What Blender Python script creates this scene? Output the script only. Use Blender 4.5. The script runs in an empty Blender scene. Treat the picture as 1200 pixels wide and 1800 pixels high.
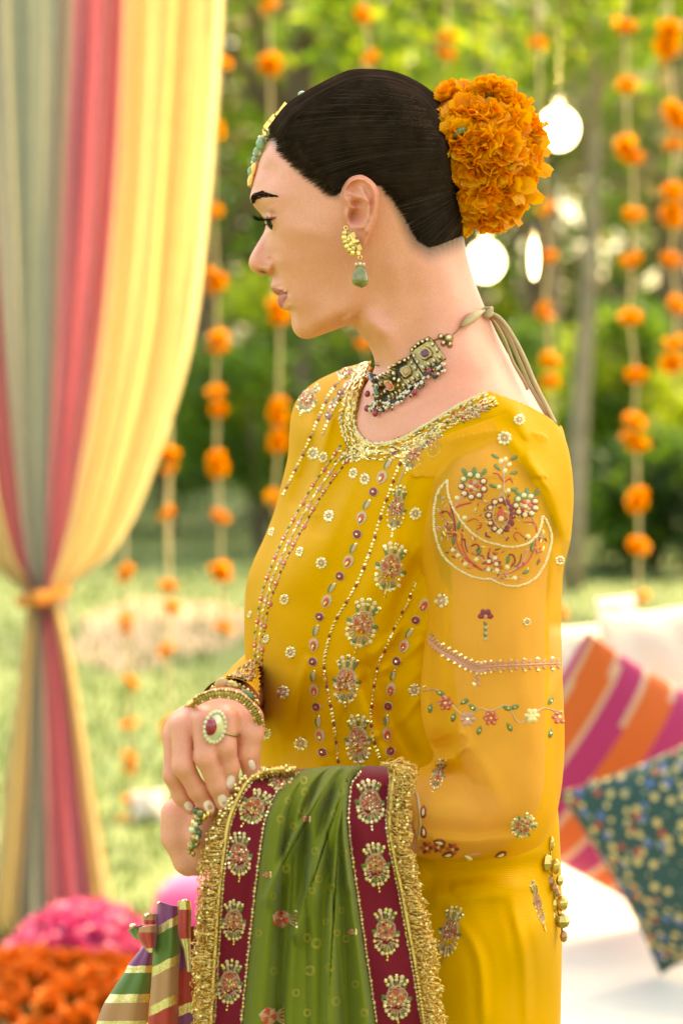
import bpy, math, random
import numpy as np
from mathutils import Vector, Matrix
from mathutils.bvhtree import BVHTree

random.seed(7)
rng = np.random.default_rng(7)
scene = bpy.context.scene
COL = scene.collection
rad = math.radians

# ---------------------------------------------------------------- camera
LENS, SENSOR, CAMZ, HOR = 85.0, 36.0, 1.40, 640.0     # HOR: photo row of the horizon
cam_data = bpy.data.cameras.new('camera')
cam_data.lens = LENS
cam_data.sensor_fit = 'VERTICAL'
cam_data.sensor_height = SENSOR
cam_data.sensor_width = 24.0
cam_data.shift_y = -(900.0 - HOR) / 1800.0
cam_data.clip_start = 0.05
cam_data.clip_end = 2000.0
cam_data.dof.use_dof = True
cam_data.dof.focus_distance = 1.925
cam_data.dof.aperture_fstop = 5.4
cam_data.dof.aperture_blades = 0
cam = bpy.data.objects.new('camera', cam_data)
cam.location = (0, 0, CAMZ)
cam.rotation_euler = (rad(90), 0, 0)
COL.objects.link(cam)
scene.camera = cam
scene.render.resolution_x, scene.render.resolution_y = 682, 1024

# ---------------------------------------------------------------- sky, sun, exposure
SUN_EL, SUN_AZ = 56.0, 30.0          # azimuth measured from +Y (away from the camera) towards +X
world = bpy.data.worlds.new('World')
scene.world = world
world.use_nodes = True
wn = world.node_tree
wn.nodes.clear()
wo = wn.nodes.new('ShaderNodeOutputWorld')
wb = wn.nodes.new('ShaderNodeBackground')
ws = wn.nodes.new('ShaderNodeTexSky')
ws.sky_type = 'NISHITA'
ws.sun_disc = False
ws.sun_elevation = rad(SUN_EL)
ws.sun_rotation = rad(SUN_AZ)
ws.air_density = 1.0
ws.dust_density = 4.0
ws.ozone_density = 0.6
wb.inputs['Strength'].default_value = 0.15
wn.links.new(ws.outputs[0], wb.inputs[0])
wn.links.new(wb.outputs[0], wo.inputs[0])
sun_data = bpy.data.lights.new('sun', 'SUN')
sun_data.energy = 2.0
sun_data.angle = rad(3.0)
sun_data.color = (1.0, 0.86, 0.66)
sun = bpy.data.objects.new('sun', sun_data)
d = Vector((math.sin(rad(SUN_AZ)) * math.cos(rad(SUN_EL)), math.cos(rad(SUN_AZ)) * math.cos(rad(SUN_EL)), math.sin(rad(SUN_EL))))
sun.rotation_euler = d.to_track_quat('Z', 'Y').to_euler()
sun.location = (3, 6, 8)
COL.objects.link(sun)
vs = scene.view_settings
scene.display_settings.display_device = 'sRGB'
vs.view_transform = 'Standard'
vs.look = 'None'
vs.gamma = 1.0
vs.exposure = 2.45
vs.use_curve_mapping = False
vs.use_white_balance = True
vs.white_balance_temperature = 9300
vs.white_balance_tint = 0
scene.cycles.use_denoising = True
scene.cycles.max_bounces = 8
scene.cycles.transparent_max_bounces = 24
scene.cycles.sample_clamp_indirect = 6.0

# ---------------------------------------------------------------- helpers
K = SENSOR / LENS / 1800.0            # metres per photo pixel per metre of distance


def P(px, py, y):
    return ((px - 600.0) * K * y, y, CAMZ - (py - HOR) * K * y)


def PA(px, py, y):
    px, py, y = np.broadcast_arrays(np.asarray(px, float), np.asarray(py, float), np.asarray(y, float))
    return np.stack([(px - 600.0) * K * y, y, CAMZ - (py - HOR) * K * y], -1)


def tag(o, label=None, cat=None, group=None, kind=None):
    if label:
        o['label'] = label
    if cat:
        o['category'] = cat
    if group:
        o['group'] = group
    if kind:
        o['kind'] = kind
    return o


def empty(name, loc, label, cat, group=None):
    o = bpy.data.objects.new(name, None)
    o.location = loc
    o.empty_display_size = 0.05
    COL.objects.link(o)
    return tag(o, label, cat, group)


def put(o, parent):
    """parent o (built in world coordinates) under parent, keeping its place"""
    if parent is not None:
        bpy.context.view_layer.update()
        o.parent = parent
        o.matrix_parent_inverse = parent.matrix_world.inverted()
    return o


_root_cache = {}


def wmat(o):
    m = Matrix.LocRotScale(o.location, o.rotation_euler, o.scale)
    if o.parent:
        m = wmat(o.parent) @ o.matrix_parent_inverse @ m
    return m


def mesh_obj(name, verts, faces, mats, parent=None, mi=None, smooth=True, attrs=None):
    me = bpy.data.meshes.new(name)
    if isinstance(verts, np.ndarray):
        verts = verts.tolist()
    if isinstance(faces, np.ndarray):
        faces = faces.tolist()
    me.from_pydata(verts, [], faces)
    if not isinstance(mats, (list, tuple)):
        mats = [mats]
    for m in mats:
        me.materials.append(m)
    if mi is not None:
        me.polygons.foreach_set('material_index', np.asarray(mi, np.int32))
    if smooth:
        me.polygons.foreach_set('use_smooth', np.ones(len(me.polygons), bool))
    if attrs:
        for k, v in attrs.items():
            a = me.attributes.new(k, 'FLOAT', 'POINT')
            a.data.foreach_set('value', np.asarray(v, np.float32).ravel())
    me.update()
    o = bpy.data.objects.new(name, me)
    COL.objects.link(o)
    if parent is not None:
        o.parent = parent
        o.matrix_parent_inverse = wmat(parent).inverted()
    return o


class MB:
    def __init__(s):
        s.v, s.f, s.m = [], [], []

    def add(s, v, f, mi=0):
        n = len(s.v)
        s.v.extend([tuple(p) for p in v])
        s.f.extend([tuple(i + n for i in q) for q in f])
        s.m.extend([mi] * len(f))

    def tube(s, pts, r, seg=6, mi=0, cap=True):
        pts = [Vector(p) for p in pts]
        n = len(pts)
        rr = r if isinstance(r, (list, tuple, np.ndarray)) else [r] * n
        v = []
        up = None
        for i in range(n):
            t = (pts[min(i + 1, n - 1)] - pts[max(i - 1, 0)])
            if t.length < 1e-9:
                t = Vector((0, 0, 1))
            t.normalize()
            if up is None:
                up = t.orthogonal().normalized()
            a = (up - t * up.dot(t))
            a = a.normalized() if a.length > 1e-6 else t.orthogonal().normalized()
            up = a
            b = t.cross(a)
            for k in range(seg):
                th = 2 * math.pi * k / seg
                v.append(pts[i] + (a * math.cos(th) + b * math.sin(th)) * rr[i])
        f = []
        for i in range(n - 1):
            for k in range(seg):
                k2 = (k + 1) % seg
                f.append((i * seg + k, i * seg + k2, (i + 1) * seg + k2, (i + 1) * seg + k))
        if cap:
            f.append(tuple(range(seg - 1, -1, -1)))
            f.append(tuple((n - 1) * seg + k for k in range(seg)))
        s.add(v, f, mi)

    def ball(s, c, r, mi=0, nu=8, nv=6, axes=None):
        """ellipsoid: r number or triple; axes optional 3 Vectors"""
        c = Vector(c)
        r = (r, r, r) if not isinstance(r, (list, tuple)) else r
        ax = axes or (Vector((1, 0, 0)), Vector((0, 1, 0)), Vector((0, 0, 1)))
        v = [c + ax[2] * r[2]]
        for j in range(1, nv):
            ph = math.pi * j / nv
            for i in range(nu):
                th = 2 * math.pi * i / nu
                v.append(c + ax[0] * (r[0] * math.sin(ph) * math.cos(th)) + ax[1] * (r[1] * math.sin(ph) * math.sin(th)) + ax[2] * (r[2] * math.cos(ph)))
        v.append(c - ax[2] * r[2])
        f = [(0, 1 + i, 1 + (i + 1) % nu) for i in range(nu)]
        for j in range(nv - 2):
            for i in range(nu):
                a = 1 + j * nu + i
                b = 1 + j * nu + (i + 1) % nu
                f.append((a, a + nu, b + nu, b))
        last = len(v) - 1
        base = 1 + (nv - 2) * nu
        f += [(last, base + (i + 1) % nu, base + i) for i in range(nu)]
        s.add(v, f, mi)

    def build(s, name, mats, parent=None, smooth=True):
        return mesh_obj(name, s.v, s.f, mats, parent, s.m, smooth)


def copy_obj(o, parent=None):
    c = o.copy()
    COL.objects.link(c)
    c.parent = parent
    return c


def copy_tree(o, parent=None):
    c = copy_obj(o, parent)
    for ch in o.children:
        copy_tree(ch, c)
    return c


def crom(pts, n, t=None):
    """dense monotone-ish (Catmull-Rom) resample of rows of numbers at n values of parameter 0..1 by row index"""
    p = np.asarray(pts, float)
    m = len(p)
    u = (np.linspace(0, 1, n) if t is None else np.asarray(t)) * (m - 1)
    i = np.clip(np.floor(u).astype(int), 0, m - 2)
    f = (u - i)[:, None]
    p0, p1, p2, p3 = p[np.maximum(i - 1, 0)], p[i], p[i + 1], p[np.minimum(i + 2, m - 1)]
    return 0.5 * ((2 * p1) + (-p0 + p2) * f + (2 * p0 - 5 * p1 + 4 * p2 - p3) * f ** 2 + (-p0 + 3 * p1 - 3 * p2 + p3) * f ** 3)


def tps(xy, val, lam=0.0):
    """thin plate spline through scattered values, returns evaluator"""
    xy = np.asarray(xy, float) / 100.0
    val = np.asarray(val, float)
    n = len(xy)

    def U(r2):
        return 0.5 * r2 * np.log(np.maximum(r2, 1e-12))
    A = np.zeros((n + 3, n + 3))
    d2 = ((xy[:, None] - xy[None]) ** 2).sum(-1)
    A[:n, :n] = U(d2) + np.eye(n) * lam
    A[:n, n] = 1
    A[:n, n + 1:] = xy
    A[n:, :n] = A[:n, n:].T
    b = np.zeros(n + 3)
    b[:n] = val
    w = np.linalg.solve(A, b)

    def ev(px, py):
        q = np.stack([np.ravel(px), np.ravel(py)], -1) / 100.0
        out = np.zeros(len(q))
        for s0 in range(0, len(q), 20000):
            qq = q[s0:s0 + 20000]
            d = ((qq[:, None] - xy[None]) ** 2).sum(-1)
            out[s0:s0 + 20000] = U(d) @ w[:n] + w[n] + qq @ w[n + 1:]
        return out.reshape(np.shape(px))
    return ev


def inpoly(px, py, poly):
    px, py = np.asarray(px, float), np.asarray(py, float)
    poly = np.asarray(poly, float)
    r = np.zeros(px.shape, bool)
    j = len(poly) - 1
    for i in range(len(poly)):
        xi, yi = poly[i]
        xj, yj = poly[j]
        c = ((yi > py) != (yj > py)) & (px < (xj - xi) * (py - yi) / (yj - yi + 1e-12) + xi)
        r ^= c
        j = i
    return r


def dist_poly(px, py, pl, closed=False):
    """distance in pixels to a polyline"""
    pl = np.asarray(pl, float)
    if closed:
        pl = np.vstack([pl, pl[:1]])
    best = np.full(np.shape(px), 1e9)
    for a, b in zip(pl[:-1], pl[1:]):
        ab = b - a
        t = np.clip(((px - a[0]) * ab[0] + (py - a[1]) * ab[1]) / (ab @ ab + 1e-12), 0, 1)
        best = np.minimum(best, np.hypot(px - a[0] - t * ab[0], py - a[1] - t * ab[1]))
    return best


def sstep(a, b, x):
    t = np.clip((x - a) / (b - a), 0, 1)
    return t * t * (3 - 2 * t)


def grid_faces(nr, nc, flip=False, wrap=False):
    i, j = np.meshgrid(np.arange(nr - 1), np.arange(nc if wrap else nc - 1), indexing='ij')
    j2 = (j + 1) % nc
    a, b, c, d_ = i * nc + j, i * nc + j2, (i + 1) * nc + j2, (i + 1) * nc + j
    q = np.stack([a, d_, c, b] if flip else [a, b, c, d_], -1).reshape(-1, 4)
    return q


CAMV = Vector((0, 0, CAMZ))


def cast(bvh, px, py):
    dv = Vector(P(px, py, 1.0)) - CAMV
    loc, nor, idx, dist = bvh.ray_cast(CAMV, dv.normalized())
    if loc is None:
        return None, None
    if nor.dot(dv) > 0:
        nor = -nor
    return loc, nor


def bvh_of(objs):
    vs_, fs_ = [], []
    for o in objs:
        n = len(vs_)
        mw = wmat(o)
        vs_ += [mw @ v.co for v in o.data.vertices]
        fs_ += [tuple(i + n for i in p.vertices) for p in o.data.polygons]
    return BVHTree.FromPolygons(vs_, fs_)


# ---------------------------------------------------------------- materials
def nmat(name):
    m = bpy.data.materials.new(name)
    m.use_nodes = True
    nt = m.node_tree
    b = nt.nodes['Principled BSDF']
    return m, nt, b


def pmat(name, col, rough=0.6, metal=0.0, noise=0.0, nscale=40.0, bump=0.0, bscale=200.0, sss=0.0, spec=0.5, coat=0.0, translucent=0.0, sheen=0.0):
    m, nt, b = nmat(name)
    b.inputs['Roughness'].default_value = rough
    b.inputs['Metallic'].default_value = metal
    b.inputs['Specular IOR Level'].default_value = spec
    b.inputs['Coat Weight'].default_value = coat
    b.inputs['Sheen Weight'].default_value = sheen
    b.inputs['Base Color'].default_value = (*col, 1)
    tc = nt.nodes.new('ShaderNodeTexCoord')
    if noise > 0:
        n = nt.nodes.new('ShaderNodeTexNoise')
        n.inputs['Scale'].default_value = nscale
        n.inputs['Detail'].default_value = 5
        nt.links.new(tc.outputs['Object'], n.inputs['Vector'])
        r = nt.nodes.new('ShaderNodeValToRGB')
        r.color_ramp.elements[0].position = 0.3
        r.color_ramp.elements[1].position = 0.72
        r.color_ramp.elements[0].color = (*[c * (1 - noise) for c in col], 1)
        r.color_ramp.elements[1].color = (*[min(1, c * (1 + noise)) for c in col], 1)
        nt.links.new(n.outputs[0], r.inputs[0])
        nt.links.new(r.outputs[0], b.inputs['Base Color'])
    if bump > 0:
        n2 = nt.nodes.new('ShaderNodeTexNoise')
        n2.inputs['Scale'].default_value = bscale
        n2.inputs['Detail'].default_value = 4
        nt.links.new(tc.outputs['Object'], n2.inputs['Vector'])
        bp = nt.nodes.new('ShaderNodeBump')
        bp.inputs['Strength'].default_value = bump
        bp.inputs['Distance'].default_value = 0.002
        nt.links.new(n2.outputs[0], bp.inputs['Height'])
        nt.links.new(bp.outputs[0], b.inputs['Normal'])
    if sss > 0:
        b.inputs['Subsurface Weight'].default_value = sss
        b.inputs['Subsurface Radius'].default_value = (0.009, 0.0035, 0.0018)
        b.inputs['Subsurface Scale'].default_value = 1.0
    if translucent > 0:
        tr = nt.nodes.new('ShaderNodeBsdfTranslucent')
        mx = nt.nodes.new('ShaderNodeMixShader')
        mx.inputs[0].default_value = translucent
        src = b.inputs['Base Color']
        if src.is_linked:
            nt.links.new(src.links[0].from_socket, tr.inputs[0])
        else:
            tr.inputs[0].default_value = (*col, 1)
        nt.links.new(b.outputs[0], mx.inputs[1])
        nt.links.new(tr.outputs[0], mx.inputs[2])
        nt.links.new(mx.outputs[0], nt.nodes['Material Output'].inputs['Surface'])
    return m


def skin_material():
    m, nt, b = nmat('skin')
    tc = nt.nodes.new('ShaderNodeTexCoord')
    base = (0.80, 0.325, 0.215)
    n = nt.nodes.new('ShaderNodeTexNoise')
    n.inputs['Scale'].default_value = 28
    n.inputs['Detail'].default_value = 6
    nt.links.new(tc.outputs['Object'], n.inputs['Vector'])
    r = nt.nodes.new('ShaderNodeValToRGB')
    r.color_ramp.elements[0].position = 0.3
    r.color_ramp.elements[1].position = 0.7
    r.color_ramp.elements[0].color = (base[0] * 0.95, base[1] * 0.90, base[2] * 0.88, 1)
    r.color_ramp.elements[1].color = (base[0] * 1.04, base[1] * 1.06, base[2] * 1.06, 1)
    nt.links.new(n.outputs[0], r.inputs[0])
    prev = r.outputs[0]
    nf = nt.nodes.new('ShaderNodeTexNoise')
    nf.inputs['Scale'].default_value = 640
    nf.inputs['Detail'].default_value = 4
    nt.links.new(tc.outputs['Object'], nf.inputs['Vector'])
    rf = nt.nodes.new('ShaderNodeValToRGB')
    rf.color_ramp.elements[0].position = 0.32
    rf.color_ramp.elements[1].position = 0.68
    rf.color_ramp.elements[0].color = (0.88, 0.80, 0.75, 1)
    rf.color_ramp.elements[1].color = (1, 1, 1, 1)
    nt.links.new(nf.outputs[0], rf.inputs[0])
    mf = nt.nodes.new('ShaderNodeMix')
    mf.data_type = 'RGBA'
    mf.blend_type = 'MULTIPLY'
    mf.inputs[0].default_value = 0.55
    nt.links.new(prev, mf.inputs[6])
    nt.links.new(rf.outputs[0], mf.inputs[7])
    prev = mf.outputs[2]
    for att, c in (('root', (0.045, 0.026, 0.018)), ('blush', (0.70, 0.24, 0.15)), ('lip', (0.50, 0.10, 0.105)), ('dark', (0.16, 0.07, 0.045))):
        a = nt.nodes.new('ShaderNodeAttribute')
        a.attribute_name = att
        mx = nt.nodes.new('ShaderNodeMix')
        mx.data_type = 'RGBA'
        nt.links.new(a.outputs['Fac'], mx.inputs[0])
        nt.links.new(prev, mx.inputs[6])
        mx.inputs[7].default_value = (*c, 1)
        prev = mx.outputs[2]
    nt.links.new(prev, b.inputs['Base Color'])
    b.inputs['Roughness'].default_value = 0.46
    b.inputs['Specular IOR Level'].default_value = 0.5
    b.inputs['Subsurface Weight'].default_value = 0.2
    b.inputs['Subsurface Radius'].default_value = (0.0065, 0.0026, 0.0014)
    b.inputs['Subsurface Scale'].default_value = 1.0
    n2 = nt.nodes.new('ShaderNodeTexNoise')
    n2.inputs['Scale'].default_value = 900
    n2.inputs['Detail'].default_value = 3
    nt.links.new(tc.outputs['Object'], n2.inputs['Vector'])
    bp = nt.nodes.new('ShaderNodeBump')
    bp.inputs['Strength'].default_value = 0.4
    bp.inputs['Distance'].default_value = 0.0008
    nt.links.new(n2.outputs[0], bp.inputs['Height'])
    nt.links.new(bp.outputs[0], b.inputs['Normal'])
    return m


M = {}
M['skin'] = skin_material()
# ================================================================ the person: head, neck and shoulders
Y0 = 1.985                                # depth of the head's mid plane
FRONT = [  # (x, y) of the face outline, (x, y) of the point of the back outline its rib runs to
    (634, 128, 640, 128), (612, 131, 668, 129), (585, 143, 698, 134), (552, 160, 735, 152), (528, 174, 756, 168), (506, 190, 774, 188),
    (484, 218, 793, 218), (474, 240, 803, 242), (468, 258, 808, 262), (460, 274, 811, 282), (454, 290, 813, 300), (449, 308, 814, 316), (445, 322, 814, 326),
    (441.5, 337, 814, 335), (439.5, 347, 814, 342), (441, 355, 813, 348), (446, 362, 813, 352), (453, 370, 812, 357), (459.5, 378, 812, 362),
    (463.5, 385, 812, 367), (466, 392, 811, 372), (466.5, 399, 811, 377), (464, 408, 811, 383), (458.5, 418, 810, 389), (452.5, 428, 810, 395),
    (446.5, 438, 810, 401), (441, 448, 810, 407), (437.6, 458, 810, 412), (437.6, 466, 810, 416), (441, 473.5, 810, 420), (447, 479, 811, 423), (455, 482.5, 811, 426),
    (463, 483.8, 811, 429), (471, 484, 811, 432), (477, 485.5, 812, 435), (478.8, 490, 812, 438), (477.5, 496, 812, 441), (475.6, 502, 813, 444),
    (476.5, 507.5, 813, 447), (480, 513.5, 814, 450), (485, 517.5, 814, 453), (489.5, 519.6, 815, 455), (488.0, 523.5, 816, 457), (487.7, 529, 816, 459), (489, 535, 817, 462),
    (493, 541.5, 818, 465), (499, 544.8, 819, 468), (505.5, 545.5, 820, 470), (510, 549.5, 821, 473), (511.8, 557, 822, 477), (512, 566, 824, 481), (514.5, 579, 826, 486),
    (521, 589, 828, 490), (530, 594.5, 830, 494), (544, 595.5, 832, 499), (563, 589.5, 834.5, 504), (585, 581.5, 837, 509), (603, 575, 840, 515), (614, 573, 842, 520),
    (623, 576, 845, 527), (631, 585, 850, 541), (640, 597, 857, 560), (649, 611, 866, 585), (656.5, 628, 878, 611), (658, 647, 894, 640), (648, 668, 920, 673),
    (632, 694, 948, 706), (614, 722, 966, 733), (604, 752, 981, 760), (600, 785, 990, 795), (598, 820, 992, 840), (598, 860, 992, 880)]
FR = np.array(FRONT, float)
NT, NS = 460, 230
# denser ribs through the face
w = np.ones(len(FR))
tt = np.linspace(0, 1, NT)
# the back outline, and where along it each rib from the face ends
BK = crom([(640, 128), (668, 129), (698, 134), (735, 152), (756, 168), (774, 188), (793, 218), (803, 242), (811, 282), (814, 316), (814, 345), (812, 375), (810, 405), (813, 440), (822, 475), (833, 503), (845, 527), (857, 560),
           (866, 585), (878, 611), (894, 640), (920, 673), (948, 706), (966, 733), (981, 760), (990, 795), (992, 840), (992, 880)], 600)
BL = np.concatenate([[0], np.cumsum(np.hypot(*np.diff(BK, axis=0).T))])
keys = [((634, 128), (640, 128)), ((468, 258), (692, 133)), ((441, 355), (738, 154)), ((464, 408), (760, 172)), ((478.8, 490), (785, 204)), ((505.5, 545.5), (803, 242)), ((530, 594.5), (812, 292)), ((614, 573), (812, 385)), ((631, 585), (815, 445)),
        ((649, 611), (845, 527)), ((658, 647), (894, 640)), ((632, 694), (948, 706)), ((604, 752), (981, 760)), ((598, 860), (992, 880))]
ki = [int(np.argmin((FR[:, 0] - a[0]) ** 2 + (FR[:, 1] - a[1]) ** 2)) for a, b in keys]
kl = [BL[int(np.argmin((BK[:, 0] - b[0]) ** 2 + (BK[:, 1] - b[1]) ** 2))] for a, b in keys]
bl_ = np.interp(np.arange(len(FR)), ki, kl)
FR[:, 2] = np.interp(bl_, BL, BK[:, 0])
FR[:, 3] = np.interp(bl_, BL, BK[:, 1])
fp = crom(FR, NT)
gk = np.exp(-0.5 * (np.arange(-30, 31) / 10.0) ** 2)
gk /= gk.sum()
for c_ in (2, 3):
    ext = np.concatenate([2 * fp[0, c_] - fp[30:0:-1, c_], fp[:, c_], 2 * fp[-1, c_] - fp[-2:-32:-1, c_]])
    fp[:, c_] = np.convolve(ext, gk, 'valid')
HT, HS = np.meshgrid(np.arange(NT), np.arange(NS), indexing='ij')
sv = 0.5 - 0.5 * np.cos(np.linspace(0, 1, NS) * math.pi)
sv = sv * 0.75 + np.linspace(0, 1, NS) * 0.25
hpx = fp[:, 0:1] * (1 - sv) + fp[:, 2:3] * sv
hpy = fp[:, 1:2] * (1 - sv) + fp[:, 3:4] * sv
MM = K * Y0 * 1000.0                      # mm per pixel at the head
L = np.hypot(fp[:, 2] - fp[:, 0], fp[:, 3] - fp[:, 1])[:, None] * MM
HD = np.maximum(sv * (1 - sv) * L, 1e-6)
# half widths in mm at photo pixels
CTRL = [
    # skull
    (640, 150, 40), (600, 160, 40), (680, 150, 42), (560, 190, 43), (600, 200, 57), (660, 200, 64), (720, 190, 58), (520, 220, 42), (560, 240, 57), (620, 250, 70),
    (690, 250, 75), (750, 240, 66), (780, 250, 54), (700, 300, 75), (760, 310, 62), (785, 320, 48), (640, 300, 72), (700, 360, 68), (760, 370, 54), (790, 380, 38),
    # forehead, temple
    (490, 260, 36), (480, 285, 36), (500, 285, 46), (465, 300, 25), (475, 315, 36), (500, 315, 49), (540, 300, 60), (580, 320, 67), (455, 335, 26), (470, 338, 39),
    (495, 342, 51), (530, 345, 59), (570, 360, 65),
    # brow bone to orbit to cheekbone
    (462, 362, 25), (478, 362, 41), (505, 368, 52), (471, 384, 29), (484, 384, 41), (500, 388, 50), (530, 385, 59), (570, 390, 65), (600, 385, 67),
    (478, 402, 30), (492, 405, 43), (520, 410, 55), (560, 415, 62), (600, 415, 64),
    # nose
    (466, 412, 7.5), (473, 415, 15), (480, 422, 28), (463, 425, 9), (470, 428, 12.5), (476, 432, 20), (459, 440, 10.5), (468, 442, 12), (476, 447, 16),
    (450, 458, 11.5), (460, 460, 13), (470, 462, 15.5), (478, 466, 17.5), (484, 458, 28), (446, 470, 8.5), (460, 476, 11), (472, 478, 12),
    # cheek
    (486, 436, 33), (500, 430, 43), (520, 440, 49), (550, 450, 55), (590, 450, 59), (495, 462, 36), (515, 470, 43), (545, 480, 48), (590, 485, 53),
    # muzzle
    (484, 492, 11.5), (490, 496, 20), (500, 494, 28.5), (515, 496, 37), (483, 507, 11.5), (491, 511, 18.5), (498, 515, 22.5), (505, 516, 27), (520, 520, 35), (550, 515, 43), (590, 515, 49),
    (495, 528, 14), (500, 532, 20), (506, 530, 25.5), (505, 542, 15), (515, 540, 26), (530, 540, 33.5), (560, 545, 40), (600, 540, 46.5), (630, 530, 49),
    # chin, jaw, underside
    (520, 560, 16), (530, 562, 24), (525, 578, 16), (540, 580, 22), (550, 566, 32), (570, 572, 31), (590, 561, 37), (613, 564, 35), (625, 552, 41), (555, 586, 19), (585, 575, 28),
    # neck
    (640, 538, 46), (660, 510, 50), (642, 572, 39), (660, 590, 41), (680, 560, 48), (720, 540, 53), (700, 470, 58), (700, 420, 63), (650, 460, 60), (750, 470, 54), (790, 470, 38), (760, 520, 52), (800, 520, 41),
    (680, 620, 39), (720, 600, 49), (770, 590, 54), (820, 590, 47), (690, 660, 46), (740, 650, 56), (790, 640, 64), (840, 640, 66), (870, 650, 58),
    (660, 690, 36), (670, 705, 44), (700, 700, 56), (750, 700, 74), (800, 700, 90), (860, 700, 99), (910, 710, 88), (635, 740, 34), (655, 745, 46), (685, 745, 62), (730, 750, 82), (800, 760, 104), (880, 760, 112), (940, 760, 96),
    (640, 820, 52), (740, 820, 88), (820, 840, 108), (900, 840, 112), (960, 840, 85),
]
RIM = [  # local radius in mm right at the outline
    (585, 143, 42), (506, 190, 40), (468, 258, 55), (449, 308, 62), (439.5, 347, 48), (459.5, 378, 11), (466, 396, 4.5), (452, 428, 4.6), (441, 448, 6), (437.6, 462, 8), (447, 479, 6.5),
    (463, 484, 6), (477, 486, 6), (477, 496, 15), (476, 506, 17), (487, 519, 15), (488, 529, 13), (499, 545, 14), (511, 555, 17), (514, 579, 19), (530, 594, 17), (563, 590, 22), (585, 581.5, 34), (603, 575, 50), (614, 573, 55), (624, 577, 46), (635, 590, 34),
    (649, 611, 26), (658, 647, 24), (614, 722, 24), (600, 785, 25), (690, 134, 42), (756, 168, 44), (803, 242, 46), (813, 330, 42), (810, 410, 34), (818, 465, 28), (845, 527, 26), (866, 585, 26), (920, 673, 30), (981, 760, 35), (992, 860, 35)]
qpts, qval = [], []
for x, y, h in CTRL:
    k = np.argmin((hpx - x) ** 2 + (hpy - y) ** 2)
    qpts.append((x, y))
    qval.append(math.log(h * h / HD.ravel()[k]))
for x, y, R in RIM:
    qpts.append((x, y))
    qval.append(math.log(2 * R))
hq = tps(qpts, qval, 0.0006)(hpx, hpy)
HH = np.sqrt(HD * np.exp(np.clip(hq, -2, 8)))
# away from the outline the width follows a smooth sheet through the same points
outline = np.vstack([fp[::3, 0:2], fp[::-3, 2:4]])
hdist = dist_poly(hpx, hpy, outline, True) * MM
ipts, ival = [], []
cen = np.array([650.0, 400.0])
for x, y, h in CTRL:
    ipts.append((x, y))
    ival.append(h)
for x, y, R in RIM:
    k = np.argmin((hpx[:, 0] - x) ** 2 + (hpy[:, 0] - y) ** 2)
    k2 = np.argmin((hpx[:, -1] - x) ** 2 + (hpy[:, -1] - y) ** 2)
    a, b = np.array([hpx[k, 0], hpy[k, 0]]), np.array([hpx[k2, -1], hpy[k2, -1]])
    onf = np.hypot(*(a - (x, y))) < np.hypot(*(b - (x, y)))
    row = k if onf else k2
    col_ = (2, 6, 12) if onf else (NS - 3, NS - 7, NS - 13)
    if R > 30:
        for c_ in col_[:1]:
            dd = hdist[row, c_]
            ipts.append((hpx[row, c_], hpy[row, c_]))
            ival.append(math.sqrt(2 * R * dd))
HI = tps(ipts, ival, 0.012)(hpx, hpy)
face = sstep(660, 600, hpx) * sstep(345, 375, hpy) * sstep(640, 600, hpy)
wide = 1 - face
bl = np.clip((hdist - (2.5 + 6 * wide)) / (6.5 + 19 * wide), 0, 1)
HH = HH + (HI - HH) * bl * bl * (3 - 2 * bl)
HH = np.maximum(HH, 0)


def gb(cx, cy, rx, ry, ang=0.0):
    c, s = math.cos(rad(ang)), math.sin(rad(ang))
    u = (hpx - cx) * c + (hpy - cy) * s
    v_ = -(hpx - cx) * s + (hpy - cy) * c
    return np.exp(-(u / rx) ** 2 - (v_ / ry) ** 2)


def gl(pl, wd):
    return np.exp(-(dist_poly(hpx, hpy, pl) / wd) ** 2)


edge = sstep(0.0, 0.03, sv * (1 - sv))[None, :]
det = np.zeros_like(HH)
det += 2.2 * gl([(478, 372), (486, 374), (494, 380)], 5) * 0 - 2.0 * gl([(464, 373.5), (472, 374.5), (482, 377)], 2.6)      # lid crease
det += 2.6 * gb(473, 380, 9, 4.2, 12)                                                                 # upper lid
det -= 2.8 * gl([(466, 388), (474, 386.5), (483, 383.5)], 2.2)                                        # lid opening
det += 1.2 * gb(474, 393, 9, 3, -15)
det -= 1.2 * gl([(470, 400), (477, 404), (486, 405)], 3.5)
det += 2.2 * gb(474, 468, 6, 8)                                                                       # wing of the nose
det -= 2.2 * gl([(474, 455), (480, 461), (482.5, 469), (480, 478)], 3.6)                                # crease round the wing
det -= 7.0 * gb(463, 477.5, 8.5, 3.2, 14)                                                                 # nostril
det -= 1.3 * gl([(484, 470), (494, 490), (506, 508)], 5)
det -= 2.4 * gl([(486, 518.5), (495, 517.5), (504, 515)], 2.1)                                        # line of the mouth
det -= 1.6 * gb(507, 516, 4, 5)
det += 1.3 * gl([(481, 508), (490, 511), (499, 513)], 3.2)
det += 1.5 * gl([(491, 527), (497, 525), (503, 520)], 4.0)
det -= 1.0 * gl([(497, 543), (506, 536)], 5)
det += 1.3 * gb(545, 408, 34, 14, 12) - 0.6 * gb(545, 490, 44, 24, 25)                                # cheekbone, hollow below it
det += 1.5 * gl([(548, 578), (585, 562), (612, 540), (626, 500)], 14)                                 # jaw line
det += 2.2 * gl([(690, 470), (700, 540), (690, 620), (668, 690)], 17) - 1.2 * gl([(735, 520), (735, 600), (720, 660)], 16)   # neck muscle
det += 2.6 * gl([(668, 735), (720, 712), (790, 684), (850, 668)], 10) - 2.0 * gl([(700, 690), (770, 668)], 16)               # collar bone
HH = np.maximum(HH + det * edge, 0)
HH[:, 0] = 0
HH[:, -1] = 0
far = 1.0 - 0.45 * sstep(600, 760, hpy)
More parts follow.
